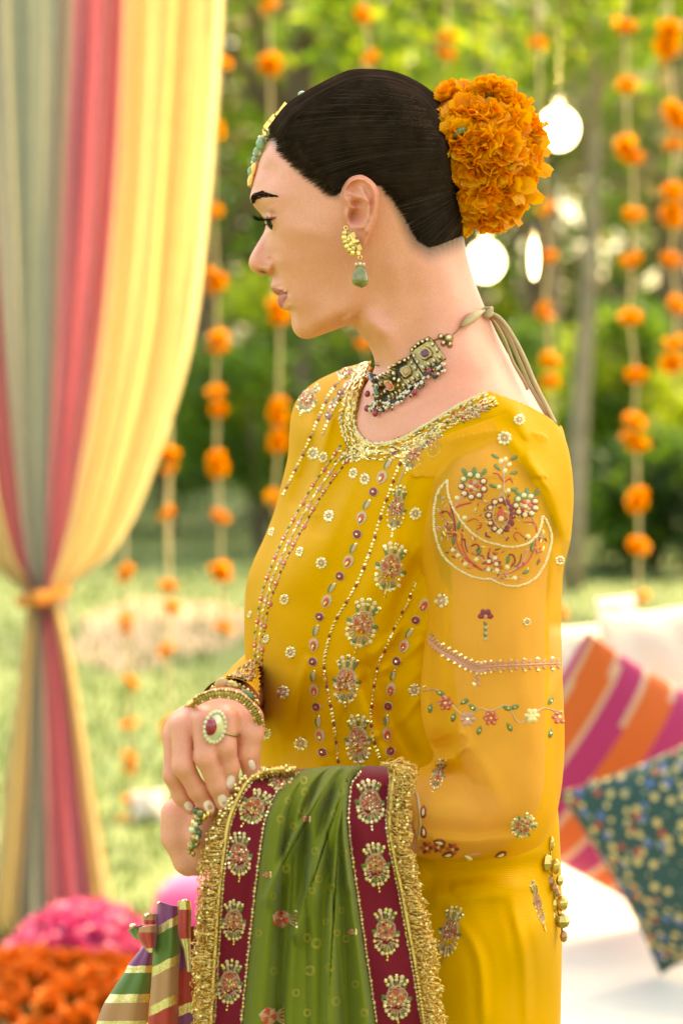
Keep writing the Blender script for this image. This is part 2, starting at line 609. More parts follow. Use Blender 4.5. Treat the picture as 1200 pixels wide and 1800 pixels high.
vn = PA(hpx, hpy, Y0 - HH / 1000.0)
vf = PA(hpx, hpy, Y0 + HH * far / 1000.0)
nv = NT * NS
hverts = np.vstack([vn.reshape(-1, 3), vf.reshape(-1, 3)])
f1 = grid_faces(NT, NS, flip=False)
f2 = grid_faces(NT, NS, flip=True) + nv
# weld the outline of the two halves
remap = np.arange(2 * nv)
ridx = np.arange(NT) * NS
remap[nv + ridx] = ridx
remap[nv + ridx + NS - 1] = ridx + NS - 1
hfaces = remap[np.vstack([f1, f2])]
LIPU = [(474, 505), (477, 508), (480, 513.5), (488, 519.5), (496, 518.5), (504, 515.5), (497, 510), (489, 507.5), (481, 505.5)]
LIPL = [(487, 520), (486, 529), (488, 536), (493, 543), (496, 541), (499, 533), (504, 524), (505, 517), (496, 518.5)]


def soft(poly, wd):
    d_ = dist_poly(hpx, hpy, poly, True)
    ins = inpoly(hpx, hpy, poly)
    return sstep(-wd, wd, np.where(ins, d_, -d_))


lip = np.maximum(soft(LIPU, 1.3), soft(LIPL, 1.3))
blush = np.clip(0.25 * gb(545, 425, 60, 28, 10) + 0.3 * gb(452, 464, 14, 14) + 0.35 * gb(474, 372, 16, 6) + 0.25 * gb(470, 397, 10, 6), 0, 1)
dark = np.clip(0.95 * gb(463, 478.5, 8.5, 2.6, 14) + 0.18 * gb(476, 371, 13, 6, 10) + 0.75 * gl([(487, 519.3), (495, 518), (504, 515.3)], 1.2) + 0.8 * gl([(465, 388), (474, 386.5), (484, 383)], 1.8), 0, 1)  # shade in nostril and mouth line painted dark; upper lid tint is eyeshadow


HL0 = [(472, 243), (481, 250), (497, 271), (523, 297), (543, 313), (560, 326), (578, 342), (591, 345), (598, 335), (606, 315), (640, 301), (664, 318), (679, 338), (695, 355), (711, 380), (722, 404), (735, 423), (756, 435), (780, 428), (800, 420), (830, 412), (860, 300), (830, 100), (470, 100), (455, 236)]
hl_d = dist_poly(hpx, hpy, HL0, True)
root = sstep(-13 - 22 * sstep(660, 740, hpx), 8, np.where(inpoly(hpx, hpy, HL0), hl_d, -hl_d)) * (0.9 + 0.1 * np.sin(hpx * 1.9) * np.sin(hpy * 1.3))


def two(a):
    return np.concatenate([a.ravel(), a.ravel()])


# ---- ear: height field over the ear's outline, standing off the head, with a back
def EZ(x, y):
    return (570 + x * 0.12783, 290 + y * 0.12783)


EAR = [EZ(*p) for p in [(215, 430), (250, 305), (330, 190), (430, 142), (520, 140), (620, 188), (700, 270), (742, 370), (748, 500), (737, 620), (712, 760), (662, 885), (602, 1015), (560, 1105),
                        (500, 1160), (430, 1130), (390, 1040), (350, 940), (318, 860), (280, 780), (262, 680), (250, 580), (225, 500)]]
hel = [EZ(*p) for p in [(400, 590), (330, 520), (272, 440), (270, 330), (340, 215), (450, 180), (560, 195), (650, 285), (700, 400), (710, 540), (690, 680), (650, 810), (600, 910)]]
ant = [EZ(*p) for p in [(530, 850), (595, 720), (610, 590), (585, 480), (535, 400), (500, 320)]]
ant2 = [EZ(*p) for p in [(585, 500), (500, 450), (400, 405), (350, 390)]]
outl = crom(np.vstack([EAR, EAR[:1]]), 170)[:-1]
ec = np.array(EZ(480, 620))
NR = 46
rr_ = np.linspace(1, 0.0, NR) ** 0.85
ex = ec[0] + (outl[:, 0][None] - ec[0]) * rr_[:, None]
ey = ec[1] + (outl[:, 1][None] - ec[1]) * rr_[:, None]


def eg(pl, wd):
    return np.exp(-(dist_poly(ex, ey, pl) / wd) ** 2)


def eb(x, y, rx, ry):
    c = EZ(x, y)
    return np.exp(-((ex - c[0]) / (rx * 0.128)) ** 2 - ((ey - c[1]) / (ry * 0.128)) ** 2)


eh = 5.2 * eg(hel, 5.4) + 4.6 * eg(ant, 6.2) + 2.4 * eg(ant2, 4.5)
eh += -7.5 * eb(455, 690, 95, 115) - 5.5 * eb(440, 530, 95, 42) - 2.6 * eb(400, 320, 70, 60) - 4.0 * eb(390, 700, 60, 100) - 1.8 * eb(650, 560, 22, 160)
eh += 4.0 * eb(285, 690, 55, 75) + 3.2 * eb(455, 850, 60, 45) + 2.0 * eb(540, 980, 90, 110)
rim = sstep(1.0, 0.86, rr_)[:, None]
eh = eh * (0.35 + 0.65 * rim) - 3.0 * (1 - rim)
lift = 2.5 + 6.5 * sstep(599, 616, ex + (ey - 370) * 0.05) + 10.0 * sstep(608, 668, ex + (ey - 370) * 0.12)
k0 = tps(qpts, qval, 0.0006)


def head_h(px, py):
    """half width in mm of the head at photo pixels (nearest mesh sample)"""
    px, py = np.atleast_1d(np.asarray(px, float)), np.atleast_1d(np.asarray(py, float))
    out = np.zeros(len(px))
    sub_x, sub_y, sub_h = hpx[::2, ::2].ravel(), hpy[::2, ::2].ravel(), HH[::2, ::2].ravel()
    for i in range(len(px)):
        d2 = (sub_x - px[i]) ** 2 + (sub_y - py[i]) ** 2
        k = np.argpartition(d2, 4)[:4]
        wgt = 1 / (d2[k] + 0.05)
        out[i] = (sub_h[k] * wgt).sum() / wgt.sum()
    return out


exf, eyf = ex.ravel(), ey.ravel()
base_e = tps([(590, 330), (590, 400), (600, 440), (640, 300), (680, 330), (680, 400), (650, 450), (630, 370)],
             head_h([590, 590, 600, 640, 680, 680, 650, 630], [330, 400, 440, 300, 330, 400, 450, 370]))(ex, ey)
etop = np.maximum(base_e + lift + eh, base_e + 1.0)
eback = np.minimum(base_e + lift - 3.5, etop - 1.2)
NEo = len(outl)
everts, efaces, eoff = [], [], 2 * nv
for side in (-1, 1):
    top = PA(ex, ey, Y0 + side * etop / 1000).reshape(-1, 3)
    bot = PA(ex, ey, Y0 + side * (base_e - 4) / 1000).reshape(-1, 3)
    # back shell: slightly inside the outline, running down into the head
    bx = ec[0] + (outl[:, 0] - ec[0]) * 0.97
    by = ec[1] + (outl[:, 1] - ec[1]) * 0.97
    sk1 = PA(bx, by, Y0 + side * (eback[0]) / 1000)
    bx2 = ec[0] + (outl[:, 0] - ec[0]) * 0.72 - 8
    by2 = ec[1] + (outl[:, 1] - ec[1]) * 0.80
    sk2 = PA(bx2, by2, Y0 + side * (base_e[0] - 6) / 1000)
    grid = np.vstack([sk2, sk1, top])
    fcs = grid_faces(NR + 2, NEo, flip=(side < 0), wrap=True)
    everts.append(grid)
    efaces.append(fcs + eoff)
    eoff += len(grid)
hverts = np.vstack([hverts] + everts)
hfaces = np.vstack([hfaces] + efaces)
ne = 2 * len(everts[0])
eblush = np.concatenate([np.full(2 * NEo, 0.5), np.clip(0.35 + 0.5 * eg(hel, 9).ravel(), 0, 0.8)] * 2)
edark = np.concatenate([np.zeros(2 * NEo), (0.45 * eb(375, 700, 40, 80)).ravel()] * 2)  # shade of the ear canal, painted into the skin colour
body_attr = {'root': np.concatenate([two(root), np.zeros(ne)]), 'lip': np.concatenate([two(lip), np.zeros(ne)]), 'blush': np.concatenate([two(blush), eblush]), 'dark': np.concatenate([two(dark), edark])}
BODY_V, BODY_F = [hverts], [hfaces]
# ================================================================ person root, hair, brow, lashes
person = empty('person', P(760, 900, 1.98)[:2] + (0.0,), 'woman in yellow embroidered kurta seen in profile, green shawl over her forearm', 'person')
M['hair'] = pmat('hair', (0.030, 0.017, 0.011), rough=0.6, spec=0.0, noise=0.3, nscale=60)
M['hair_light'] = pmat('hair_light', (0.052, 0.031, 0.020), rough=0.5, spec=0.1)


def grid_normals(v, nr, nc):
    g = v.reshape(nr, nc, 3)
    du = np.gradient(g, axis=0)
    dv = np.gradient(g, axis=1)
    n = np.cross(du, dv)
    n /= np.linalg.norm(n, axis=-1, keepdims=True) + 1e-12
    return n


nn = grid_normals(vn.reshape(-1, 3), NT, NS)
if nn[150, 110, 1] > 0:
    nn = -nn
# near the outline the normal is the outline's own
HAIRLINE = [(640, 100), (560, 120), (470, 190), (462, 236), (471, 243), (481, 250), (497, 271), (523, 297), (543, 313), (560, 326), (578, 342), (591, 345), (598, 335), (606, 315), (640, 301), (664, 318), (679, 338),
            (695, 355), (711, 380), (722, 404), (735, 423), (756, 435), (780, 428), (800, 420), (830, 412), (860, 300), (830, 160), (740, 100)]
hin = inpoly(hpx, hpy, HAIRLINE)
hd = dist_poly(hpx, hpy, HAIRLINE[3:25])
thick = np.where(hin, np.clip(hd * 0.16, 0.25, 3.4), -0.6)
# in-plane outward direction at the outline: use position relative to the mid plane
hv_n = vn + nn * (thick / 1000.0)[..., None]
out_dir = np.stack([(hpx - 640), np.zeros_like(hpx), -(hpy - 330)], -1)
out_dir /= np.linalg.norm(out_dir, axis=-1, keepdims=True) + 1e-9
for c_ in (0, 1, NS - 2, NS - 1):
    hv_n[:, c_] = vn[:, c_] + out_dir[:, c_] * (thick[:, c_] / 1000.0)[:, None]
hv_f = hv_n.copy()
hv_f[..., 1] = 2 * Y0 - hv_n[..., 1]
hhv = np.vstack([hv_n.reshape(-1, 3), hv_f.reshape(-1, 3)])
keep = ((hin & (hd > np.where(hpx > 650, 22, 9))).ravel()[f1].all(1))
hf1 = f1[keep]
hf2 = f2[keep]
hair_f = np.vstack([hf1, remap[hf2]])
used_i, inv = np.unique(hair_f, return_inverse=True)
hair_v = hhv[used_i]
hair_f = inv.reshape(-1, 4)
# strands combed from the hairline to the bun
ST = crom([(662, 128), (615, 131), (563, 151), (523, 176), (495, 202), (478, 228), (474, 244), (492, 268), (515, 292), (540, 314), (562, 331), (588, 347),
           (610, 318), (640, 303), (664, 320), (684, 343), (702, 368), (718, 400), (733, 424), (754, 437), (778, 432), (800, 424)], 400)
EN = crom([(766, 166), (770, 172), (774, 182), (779, 194), (783, 206), (787, 219), (790, 232), (793, 246), (795, 258), (797, 270), (799, 280), (801, 290), (802, 300), (804, 308), (806, 318),
           (808, 328), (809, 338), (810, 350), (811, 362), (812, 374), (812, 384), (812, 394)], 400)
hvv = hv_n.reshape(-1, 3)
hflat = np.stack([hpx.ravel(), hpy.ravel()], -1)
# fast lookup of hair surface depth on a pixel grid
gx0, gy0 = 430, 100
GW, GH = 420, 380
acc = np.zeros((GH, GW))
cnt = np.zeros((GH, GW))
hp_y = hv_n[..., 1]
hh_m = (Y0 - hp_y) * 1000.0
ii = (HOR - (hv_n[..., 2] - CAMZ) / (K * hp_y) - gy0).ravel().astype(int)
jj = (600.0 + hv_n[..., 0] / (K * hp_y) - gx0).ravel().astype(int)
ok = (ii >= 0) & (ii < GH) & (jj >= 0) & (jj < GW)
np.add.at(acc, (ii[ok], jj[ok]), hh_m.ravel()[ok])
np.add.at(cnt, (ii[ok], jj[ok]), 1)
dep = np.where(cnt > 0, acc / np.maximum(cnt, 1), 0)
msk = (cnt > 0).astype(float)
for _ in range(14):        # fill gaps, smooth a little
    nb = sum(np.roll(dep * msk, s_, a) for s_ in (-1, 1) for a in (0, 1))
    nc_ = sum(np.roll(msk, s_, a) for s_ in (-1, 1) for a in (0, 1))
    fill = (msk == 0) & (nc_ > 0)
    dep = np.where(fill, nb / np.maximum(nc_, 1e-9), dep)
    msk = np.where(fill, 1.0, msk)
for _ in range(3):
    dep = (dep + sum(np.roll(dep, s_, a) for s_ in (-1, 1) for a in (0, 1))) / 5.0


def hair_dep(px, py):
    i = np.clip(py - gy0, 0, GH - 2)
    j = np.clip(px - gx0, 0, GW - 2)
    i0, j0 = np.floor(i).astype(int), np.floor(j).astype(int)
    a, b = i - i0, j - j0
    return (dep[i0, j0] * (1 - a) * (1 - b) + dep[i0 + 1, j0] * a * (1 - b) + dep[i0, j0 + 1] * (1 - a) * b + dep[i0 + 1, j0 + 1] * a * b)


hb_v, hb_f, hb_m = [hair_v], [hair_f], [np.zeros(len(hair_f), int)]
off = len(hair_v)
NSEG = 15


def strand(sx, sy, tx, ty, bulge, w0, mi, lift0=0.35, side=-1, cut=1.0):
    global off
    u = np.linspace(0, cut, NSEG)
    mx, my = (sx + tx) / 2 + random.uniform(-4, 4), (sy + ty) / 2 - bulge
    x = (1 - u) ** 2 * sx + 2 * u * (1 - u) * mx + u ** 2 * tx
    y = (1 - u) ** 2 * sy + 2 * u * (1 - u) * my + u ** 2 * ty
    h = hair_dep(x, y) + lift0 * np.minimum(1, u * 6)
    dx, dy = np.gradient(x), np.gradient(y)
    l_ = np.hypot(dx, dy) + 1e-9
    nx, ny = -dy / l_, dx / l_
    wd = w0 / MM * np.minimum(1, 0.38 + u * 2.6) / 2
    a = PA(x + nx * wd, y + ny * wd, Y0 + side * (h - 0.15) / 1000)
    c = PA(x, y, Y0 + side * (h + 0.30) / 1000)
    b = PA(x - nx * wd, y - ny * wd, Y0 + side * (h - 0.15) / 1000)
    v = np.stack([a, c, b], 1).reshape(-1, 3)
    f = grid_faces(NSEG, 3) + off
    hb_v.append(v)
    hb_f.append(f)
    hb_m.append(np.full(len(f), mi))
    off += len(v)


for k in range(3000):
    a = random.uniform(0.05, 1.0)
    i = int(a * 399)
    sx, sy = ST[i]
    tx, ty = EN[min(399, max(0, i + random.randint(-9, 9)))]
    adv = random.random() ** 2.2 if random.random() < 0.6 else 0.0
    jx, jy = random.gauss(0, 2.2), random.gauss(0, 2.2)
    if a > 0.27:                        # short baby hairs just outside the hairline
        out = min(2.4, random.expovariate(1.0)) * (12 if a > 0.66 else (6.5 if a > 0.58 else 4.2))
        jx += -out * 0.9
        jy += out * (0.8 if a > 0.55 else 0.5)
    bul = 0 if a < 0.04 else 24 * min(1, a * 6) * min(1, 0.75 + a) * (1 - a) + 6 + (12 if 0.3 < a < 0.52 else 0) + random.gauss(0, 2.5)
    if a > 0.55:
        bul = -4 + random.gauss(0, 4)
    sx2, sy2 = sx + (tx - sx) * adv * 0.7, sy + (ty - sy) * adv * 0.7 - bul * 1.1 * adv * (1 - adv) * 1.6
    strand(sx2 + jx, sy2 + jy, tx, ty, bul * (1 - adv), random.uniform(0.2, 0.55), 1 if random.random() < 0.12 else 0, random.uniform(0.1, 0.5))
def strand_path(x, y, w0, mi, lift0):
    global off
    n_ = len(x)
    h = hair_dep(x, y) + lift0
    dx, dy = np.gradient(x), np.gradient(y)
    l_ = np.hypot(dx, dy) + 1e-9
    nx, ny = -dy / l_, dx / l_
    wd = w0 / MM / 2
    for side in (-1, 1):
        a = PA(x + nx * wd, y + ny * wd, Y0 + side * (h - 0.15) / 1000)
        c = PA(x, y, Y0 + side * (h + 0.30) / 1000)
        b = PA(x - nx * wd, y - ny * wd, Y0 + side * (h - 0.15) / 1000)
        f = grid_faces(n_, 3) + off
        hb_v.append(np.stack([a, c, b], 1).reshape(-1, 3))
        hb_f.append(f)
        hb_m.append(np.full(len(f), mi))
        off += 3 * n_


for k in range(420):                    # thin hairs fading out over the nape
    i = random.randint(330, 399)
    sx, sy = ST[i]
    o_ = min(34, random.expovariate(1.0) * 13)
    tx, ty = EN[max(0, i - random.randint(0, 60))]
    strand(sx + random.gauss(2, 5) + 0.12 * o_, sy + o_, tx, ty, random.gauss(-4, 4), random.uniform(0.12, 0.3), 0, random.uniform(0.05, 0.4))
CR = crom([(476, 230), (486, 211), (503, 190), (528, 172), (552, 157), (585, 140), (612, 129), (640, 125), (668, 125.5), (698, 130), (735, 147), (765, 172), (785, 200)], 40)
for k in range(520):                    # hair over the crown, following its outline
    d_ = 0.5 + 24 * random.random() ** 1.3
    t0_ = random.random() * 0.5 if random.random() < 0.6 else 0.0
    seg_ = CR[int(t0_ * 30):]
    vx, vy = 655 - seg_[:, 0], 340 - seg_[:, 1]
    vl = np.hypot(vx, vy)
    dd = d_ * np.linspace(1.0, 1.0 + random.gauss(0, 0.12), len(seg_))
    strand_path(seg_[:, 0] + vx / vl * dd, seg_[:, 1] + vy / vl * dd, random.uniform(0.3, 0.8), 1 if random.random() < 0.12 else 0, random.uniform(0.1, 0.5))
for k in range(90):                     # wisps at the nape and the temple
    i = random.randint(250, 398) if random.random() < 0.75 else random.randint(170, 215)
    sx, sy = ST[i]
    o_ = random.uniform(4, 15)
    strand(sx - o_ * random.uniform(0.1, 0.9) - 1, sy + o_ * random.uniform(0.3, 1.0), sx + random.uniform(14, 40), sy - random.uniform(10, 35), random.gauss(-3, 4), 0.22, 0, 0.15)
for k in range(420):                    # the side away from the camera
    i = random.randint(0, 399)
    sx, sy = ST[i]
    tx, ty = EN[i]
    strand(sx, sy, tx, ty, 14, random.uniform(0.4, 1.0), 0, 0.3, side=1)
hair = mesh_obj('hair', np.vstack(hb_v), np.vstack(hb_f), [M['hair'], M['hair_light']], person, np.concatenate(hb_m))
tag(hair, 'sleek dark brown hair combed back into a bun')

# brows: many short hairs lying on the brow bone
SUBX, SUBY, SUBH = hpx[::1, ::1].ravel(), hpy.ravel(), HH.ravel()
selb = (SUBX > 435) & (SUBX < 512) & (SUBY > 330) & (SUBY < 412)
SBX, SBY, SBH = SUBX[selb], SUBY[selb], SUBH[selb]


def face_h(x, y):
    d2 = (SBX - x) ** 2 + (SBY - y) ** 2
    k = np.argpartition(d2, 3)[:3]
    w_ = 1 / (d2[k] + 0.02)
    return float((SBH[k] * w_).sum() / w_.sum())


for side, nm in ((-1, 'eyebrow'), (1, 'eyebrow')):
    mb = MB()
    lo = crom([(444.0, 361.0), (444.0, 356.0), (447.5, 352.5), (455.5, 348.8), (466, 346.2), (476, 345.6), (487, 344.2)], 100)
    up = crom([(440.2, 351), (442.5, 344), (449.5, 339.0), (457.5, 336.5), (466, 338), (475, 341.2), (485, 343)], 100)
    for k in range(300):
        u = random.random() ** 1.1
        i = min(99, int(u * 99))
        v_ = random.random()
        x = lo[i, 0] * (1 - v_) + up[i, 0] * v_
        y = lo[i, 1] * (1 - v_) + up[i, 1] * v_
        ln = random.uniform(5, 9) * (1 - 0.4 * u)
        an = rad(-62 + 75 * u + random.gauss(0, 8))
        pts = []
        for q in range(4):
            t_ = q / 3
            xx, yy = x + math.cos(an + t_ * 0.35) * ln * t_, y + math.sin(an + t_ * 0.35) * ln * t_
            pts.append(P(xx, yy, Y0 + side * (face_h(xx, yy) + 0.25 + 0.25 * math.sin(t_ * 2)) / 1000))
        mb.tube(pts, [0.00024, 0.00026, 0.00019, 0.00006], 3, 0, False)
    tag(mb.build(nm, M['hair'], person), 'dark arched eyebrow')

# eye: eyeball seen through the narrow opening, upper lid and lashes
M['eye_white'] = pmat('eye_white', (0.22, 0.15, 0.12), rough=0.5, spec=0.15)
M['iris'] = pmat('iris', (0.018, 0.010, 0.007), rough=0.4, spec=0.15)
for side in (-1, 1):
    c = Vector(P(487.5, 387.0, Y0 + side * 0.0262))
    mb = MB()
    mb.ball(c, 0.0092, 0, 24, 16, (Vector((0, 0, 1)), Vector((0, 1, 0)), Vector((1, 0, 0))))
    for i_, fc in enumerate(mb.f):
        cc = sum((Vector(mb.v[j]) for j in fc), Vector()) / len(fc)
        if (cc - c).normalized().dot(Vector((-0.95, side * 0.1, -0.12)).normalized()) > 0.6:
            mb.m[i_] = 1
    mb.build('eye', [M['eye_white'], M['iris']], person)
    ml = MB()
    for k in range(40):
        u = random.random()
        x0_, y0_ = 462.5 + 17 * u, 386.0 - 0.8 * u
        dpt = 15 + 23 * u ** 0.7 + 1.5
        ln = (24 - 9 * u) * random.uniform(0.72, 1.05)
        curl = random.uniform(7.5, 10.5) * (1 - 0.35 * u)
        pts = []
        for q in range(7):
            t_ = q / 6
            pts.append(P(x0_ - ln * t_, y0_ + 3.4 * math.sin(t_ * 2.4) - curl * t_ ** 2.6, Y0 + side * (dpt + 5 * t_) / 1000))
        ml.tube(pts, [0.00034, 0.00034, 0.0003, 0.00027, 0.0002, 0.00013, 0.00005], 3, 0, False)
    for k in range(12):
        u = random.random()
        x0_, y0_ = 465.5 + 12 * u, 394 - 3 * u
        dpt = 15 + 18 * u
        pts = [P(x0_ - 6 * t_, y0_ + 7 * t_ - 2 * t_ * t_, Y0 + side * (dpt + 3 * t_) / 1000) for t_ in (0, 0.33, 0.66, 1)]
        ml.tube(pts, [0.00018, 0.00016, 0.0001, 0.00004], 3, 0, False)
    ml.build('eyelashes', M['hair'], person)
# ================================================================ arms and hands (signed distance fields meshed by surface nets)
def surface_nets(F, org, h):
    s = F < 0
    nx, ny, nz = F.shape
    c = s[:-1, :-1, :-1].astype(np.int8)
    tot = np.zeros((nx - 1, ny - 1, nz - 1), np.int8)
    for a in (0, 1):
        for b in (0, 1):
            for d_ in (0, 1):
                tot += s[a:nx - 1 + a, b:ny - 1 + b, d_:nz - 1 + d_]
    act = (tot > 0) & (tot < 8)
    idx = -np.ones(act.shape, int)
    ci = np.argwhere(act)
    idx[act] = np.arange(len(ci))
    pos = np.zeros((len(ci), 3))
    cnt_ = np.zeros(len(ci))
    corners = [(a, b, d_) for a in (0, 1) for b in (0, 1) for d_ in (0, 1)]
    for ca in corners:
        for ax in range(3):
            if ca[ax]:
                continue
            cb = list(ca)
            cb[ax] = 1
            fa = F[ci[:, 0] + ca[0], ci[:, 1] + ca[1], ci[:, 2] + ca[2]]
            fb = F[ci[:, 0] + cb[0], ci[:, 1] + cb[1], ci[:, 2] + cb[2]]
            x = (fa < 0) != (fb < 0)
            t = np.where(x, fa / np.where(x, fa - fb, 1), 0)
            p = np.array(ca, float)[None].repeat(len(ci), 0)
            p[:, ax] += t
            pos += np.where(x[:, None], p, 0)
            cnt_ += x
    V = (ci + pos / cnt_[:, None]) * h + org
    faces = []
    for ax in range(3):
        sl_a = [slice(None)] * 3
        sl_b = [slice(None)] * 3
        sl_a[ax] = slice(0, -1)
        sl_b[ax] = slice(1, None)
        A, B = s[tuple(sl_a)], s[tuple(sl_b)]
        e = np.argwhere(A != B)
        o1, o2 = [(1, 2), (2, 0), (0, 1)][ax]
        good = (e[:, o1] > 0) & (e[:, o2] > 0) & (e[:, o1] < F.shape[o1] - 1) & (e[:, o2] < F.shape[o2] - 1)
        e = e[good]
        q = []
        for d1, d2 in ((-1, -1), (0, -1), (0, 0), (-1, 0)):
            cc = e.copy()
            cc[:, o1] += d1
            cc[:, o2] += d2
            q.append(idx[cc[:, 0], cc[:, 1], cc[:, 2]])
        q = np.stack(q, -1)
        fl = A[e[:, 0], e[:, 1], e[:, 2]]
        q[~fl] = q[~fl][:, ::-1]
        faces.append(q)
    return V, np.vstack(faces)


def smin(a, b, k):
    h_ = np.clip(0.5 + 0.5 * (b - a) / k, 0, 1)
    return b * (1 - h_) + a * h_ - k * h_ * (1 - h_)


class SDF:
    def __init__(s, lo, hi, h):
        s.lo, s.h = np.array(lo), h
        n = np.ceil((np.array(hi) - s.lo) / h).astype(int) + 1
        g = np.meshgrid(*[np.arange(k) for k in n], indexing='ij')
        s.X = np.stack(g, -1).astype(np.float32) * h + s.lo.astype(np.float32)
        s.F = np.full(n, 1.0, np.float32)

    def cone(s, a, b, ra, rb):
        a, b = np.array(a, np.float32), np.array(b, np.float32)
        ab = b - a
        t = np.clip(((s.X - a) @ ab) / (ab @ ab + 1e-12), 0, 1)
        return np.linalg.norm(s.X - a - t[..., None] * ab, axis=-1) - (ra + (rb - ra) * t)

    def chain(s, pts, rs):
        f = None
        for i in range(len(pts) - 1):
            c_ = s.cone(pts[i], pts[i + 1], rs[i], rs[i + 1])
            f = c_ if f is None else smin(f, c_, 0.004)
        return f

    def mesh(s):
        V, Fq = surface_nets(s.F, s.lo, s.h)
        return V, Fq


def lap_smooth(V, Fq, it=2, lam=0.5):
    n = len(V)
    e = np.vstack([Fq[:, [0, 1]], Fq[:, [1, 2]], Fq[:, [2, 3]], Fq[:, [3, 0]]])
    for _ in range(it):
        acc_ = np.zeros_like(V)
        c_ = np.zeros(n)
        np.add.at(acc_, e[:, 0], V[e[:, 1]])
        np.add.at(acc_, e[:, 1], V[e[:, 0]])
        np.add.at(c_, e[:, 0], 1)
        np.add.at(c_, e[:, 1], 1)
        V = V + lam * (acc_ / np.maximum(c_, 1)[:, None] - V)
    return V


# right hand, resting on the left wrist, back of the hand to the camera
HDZ = 1.806


def HP(px, py, dy=0.0):
    return P(px, py, HDZ + dy)


lo = np.array(HP(275, 1450, 0)) - (0.0, 0.05, 0.01)
hi = np.array(HP(505, 1130, 0)) + (0.0, 0.26, 0.0)
sd = SDF(lo, hi, 0.00115)
R_FING = {
    'index': ([(399, 1264, -0.006), (396, 1312, -0.011), (404, 1349, -0.006), (406, 1377, 0.000)], [0.0098, 0.0088, 0.0079, 0.0066]),
    'middle': ([(358, 1266, -0.010), (361, 1330, -0.015), (382, 1379, -0.008), (393, 1412, 0.000)], [0.0102, 0.0092, 0.0082, 0.0068]),
    'ring': ([(321, 1276, -0.003), (322, 1346, -0.010), (347, 1389, -0.003), (368, 1422, 0.004)], [0.0098, 0.0090, 0.0079, 0.0064]),
    'little': ([(306, 1297, 0.008), (304, 1362, 0.003), (318, 1398, 0.007), (334, 1421, 0.011)], [0.0088, 0.0080, 0.0070, 0.0056]),
    'thumb': ([(436, 1262, 0.010), (440, 1290, 0.004), (435, 1322, 0.004), (442, 1357, 0.008)], [0.0125, 0.0107, 0.0100, 0.0078]),
}
fing = None
for nme, (pts, rs) in R_FING.items():
    f_ = sd.chain([HP(*p) for p in pts], [r_ * 0.88 for r_ in rs])
    fing = f_ if fing is None else smin(fing, f_, 0.0007)
palm = None
for a, b, ra, rb in (((406, 1250, 0.016), (400, 1270, 0.004), 0.0118, 0.0108), ((394, 1246, 0.014), (357, 1270, 0.001), 0.0120, 0.0112), ((384, 1250, 0.016), (323, 1278, 0.008), 0.0118, 0.0110),
                     ((378, 1256, 0.020), (309, 1296, 0.018), 0.0115, 0.0102), ((412, 1252, 0.018), (434, 1272, 0.010), 0.0122, 0.0118), ((360, 1262, 0.008), (330, 1280, 0.016), 0.014, 0.014)):
    c_ = sd.cone(HP(*a), HP(*b), ra, rb)
    palm = c_ if palm is None else smin(palm, c_, 0.010)
wrist = sd.chain([HP(432, 1222, 0.230), HP(412, 1238, 0.140), HP(401, 1250, 0.070), HP(396, 1258, 0.022)], [0.0170, 0.0160, 0.0160, 0.0165])
palm = smin(palm, wrist, 0.016)
hnd = smin(palm, fing, 0.0055)
# tendons and knuckles, skin folds over the finger joints
for (x, y, dz_) in ((361, 1330, -0.015), (322, 1346, -0.010), (396, 1312, -0.011)):
    for k in (-1, 0, 1):
        a = np.array(HP(x - 13, y + 5 * k, dz_ - 0.0092), np.float32)
        b = np.array(HP(x + 13, y + 5 * k - 1, dz_ - 0.0092), np.float32)
        hnd = np.maximum(hnd, -(sd.cone(a, b, 0.0008, 0.0008)))
sd.F = hnd
rv, rf = sd.mesh()
rv = lap_smooth(rv, rf, 2, 0.45)
right_hand = (rv, rf)

# left hand under it and the left arm inside the sleeve
lo = np.array(P(270, 1575, 1.77))
hi = np.array(P(460, 1370, 1.77)) + (0, 0.16, 0)
sd = SDF(lo, hi, 0.0013)
LY = 1.855
pl = smin(sd.cone(P(440, 1425, LY), P(350, 1438, LY), 0.023, 0.022), sd.cone(P(350, 1430, LY - 0.008), P(318, 1446, LY - 0.006), 0.021, 0.0155), 0.012)
ff_ = None
for k, (ox, oy, dz_, sc_) in enumerate(((0, 0, -0.016, 1.0), (8, 4, 0.004, 1.0), (16, 6, 0.022, 0.95), (26, 4, 0.038, 0.85))):
    c_ = sd.chain([P(308 + ox, 1432 + oy, LY + dz_), P(308 + ox, 1470 + oy, LY + dz_), P(326 + ox, 1515 + oy, LY + dz_), P(343 + ox, 1534 + oy, LY + dz_ + 0.002)], [0.0108 * sc_, 0.0106 * sc_, 0.0085 * sc_, 0.0068 * sc_])
    ff_ = c_ if ff_ is None else smin(ff_, c_, 0.0016)
th_ = sd.chain([P(370, 1425, LY - 0.026), P(352, 1470, LY - 0.026), P(352, 1510, LY - 0.018)], [0.0120, 0.0105, 0.0085])
hnd = smin(smin(pl, ff_, 0.008), th_, 0.006)
sd.F = hnd
lv, lf = sd.mesh()
lv = lap_smooth(lv, lf, 2, 0.45)

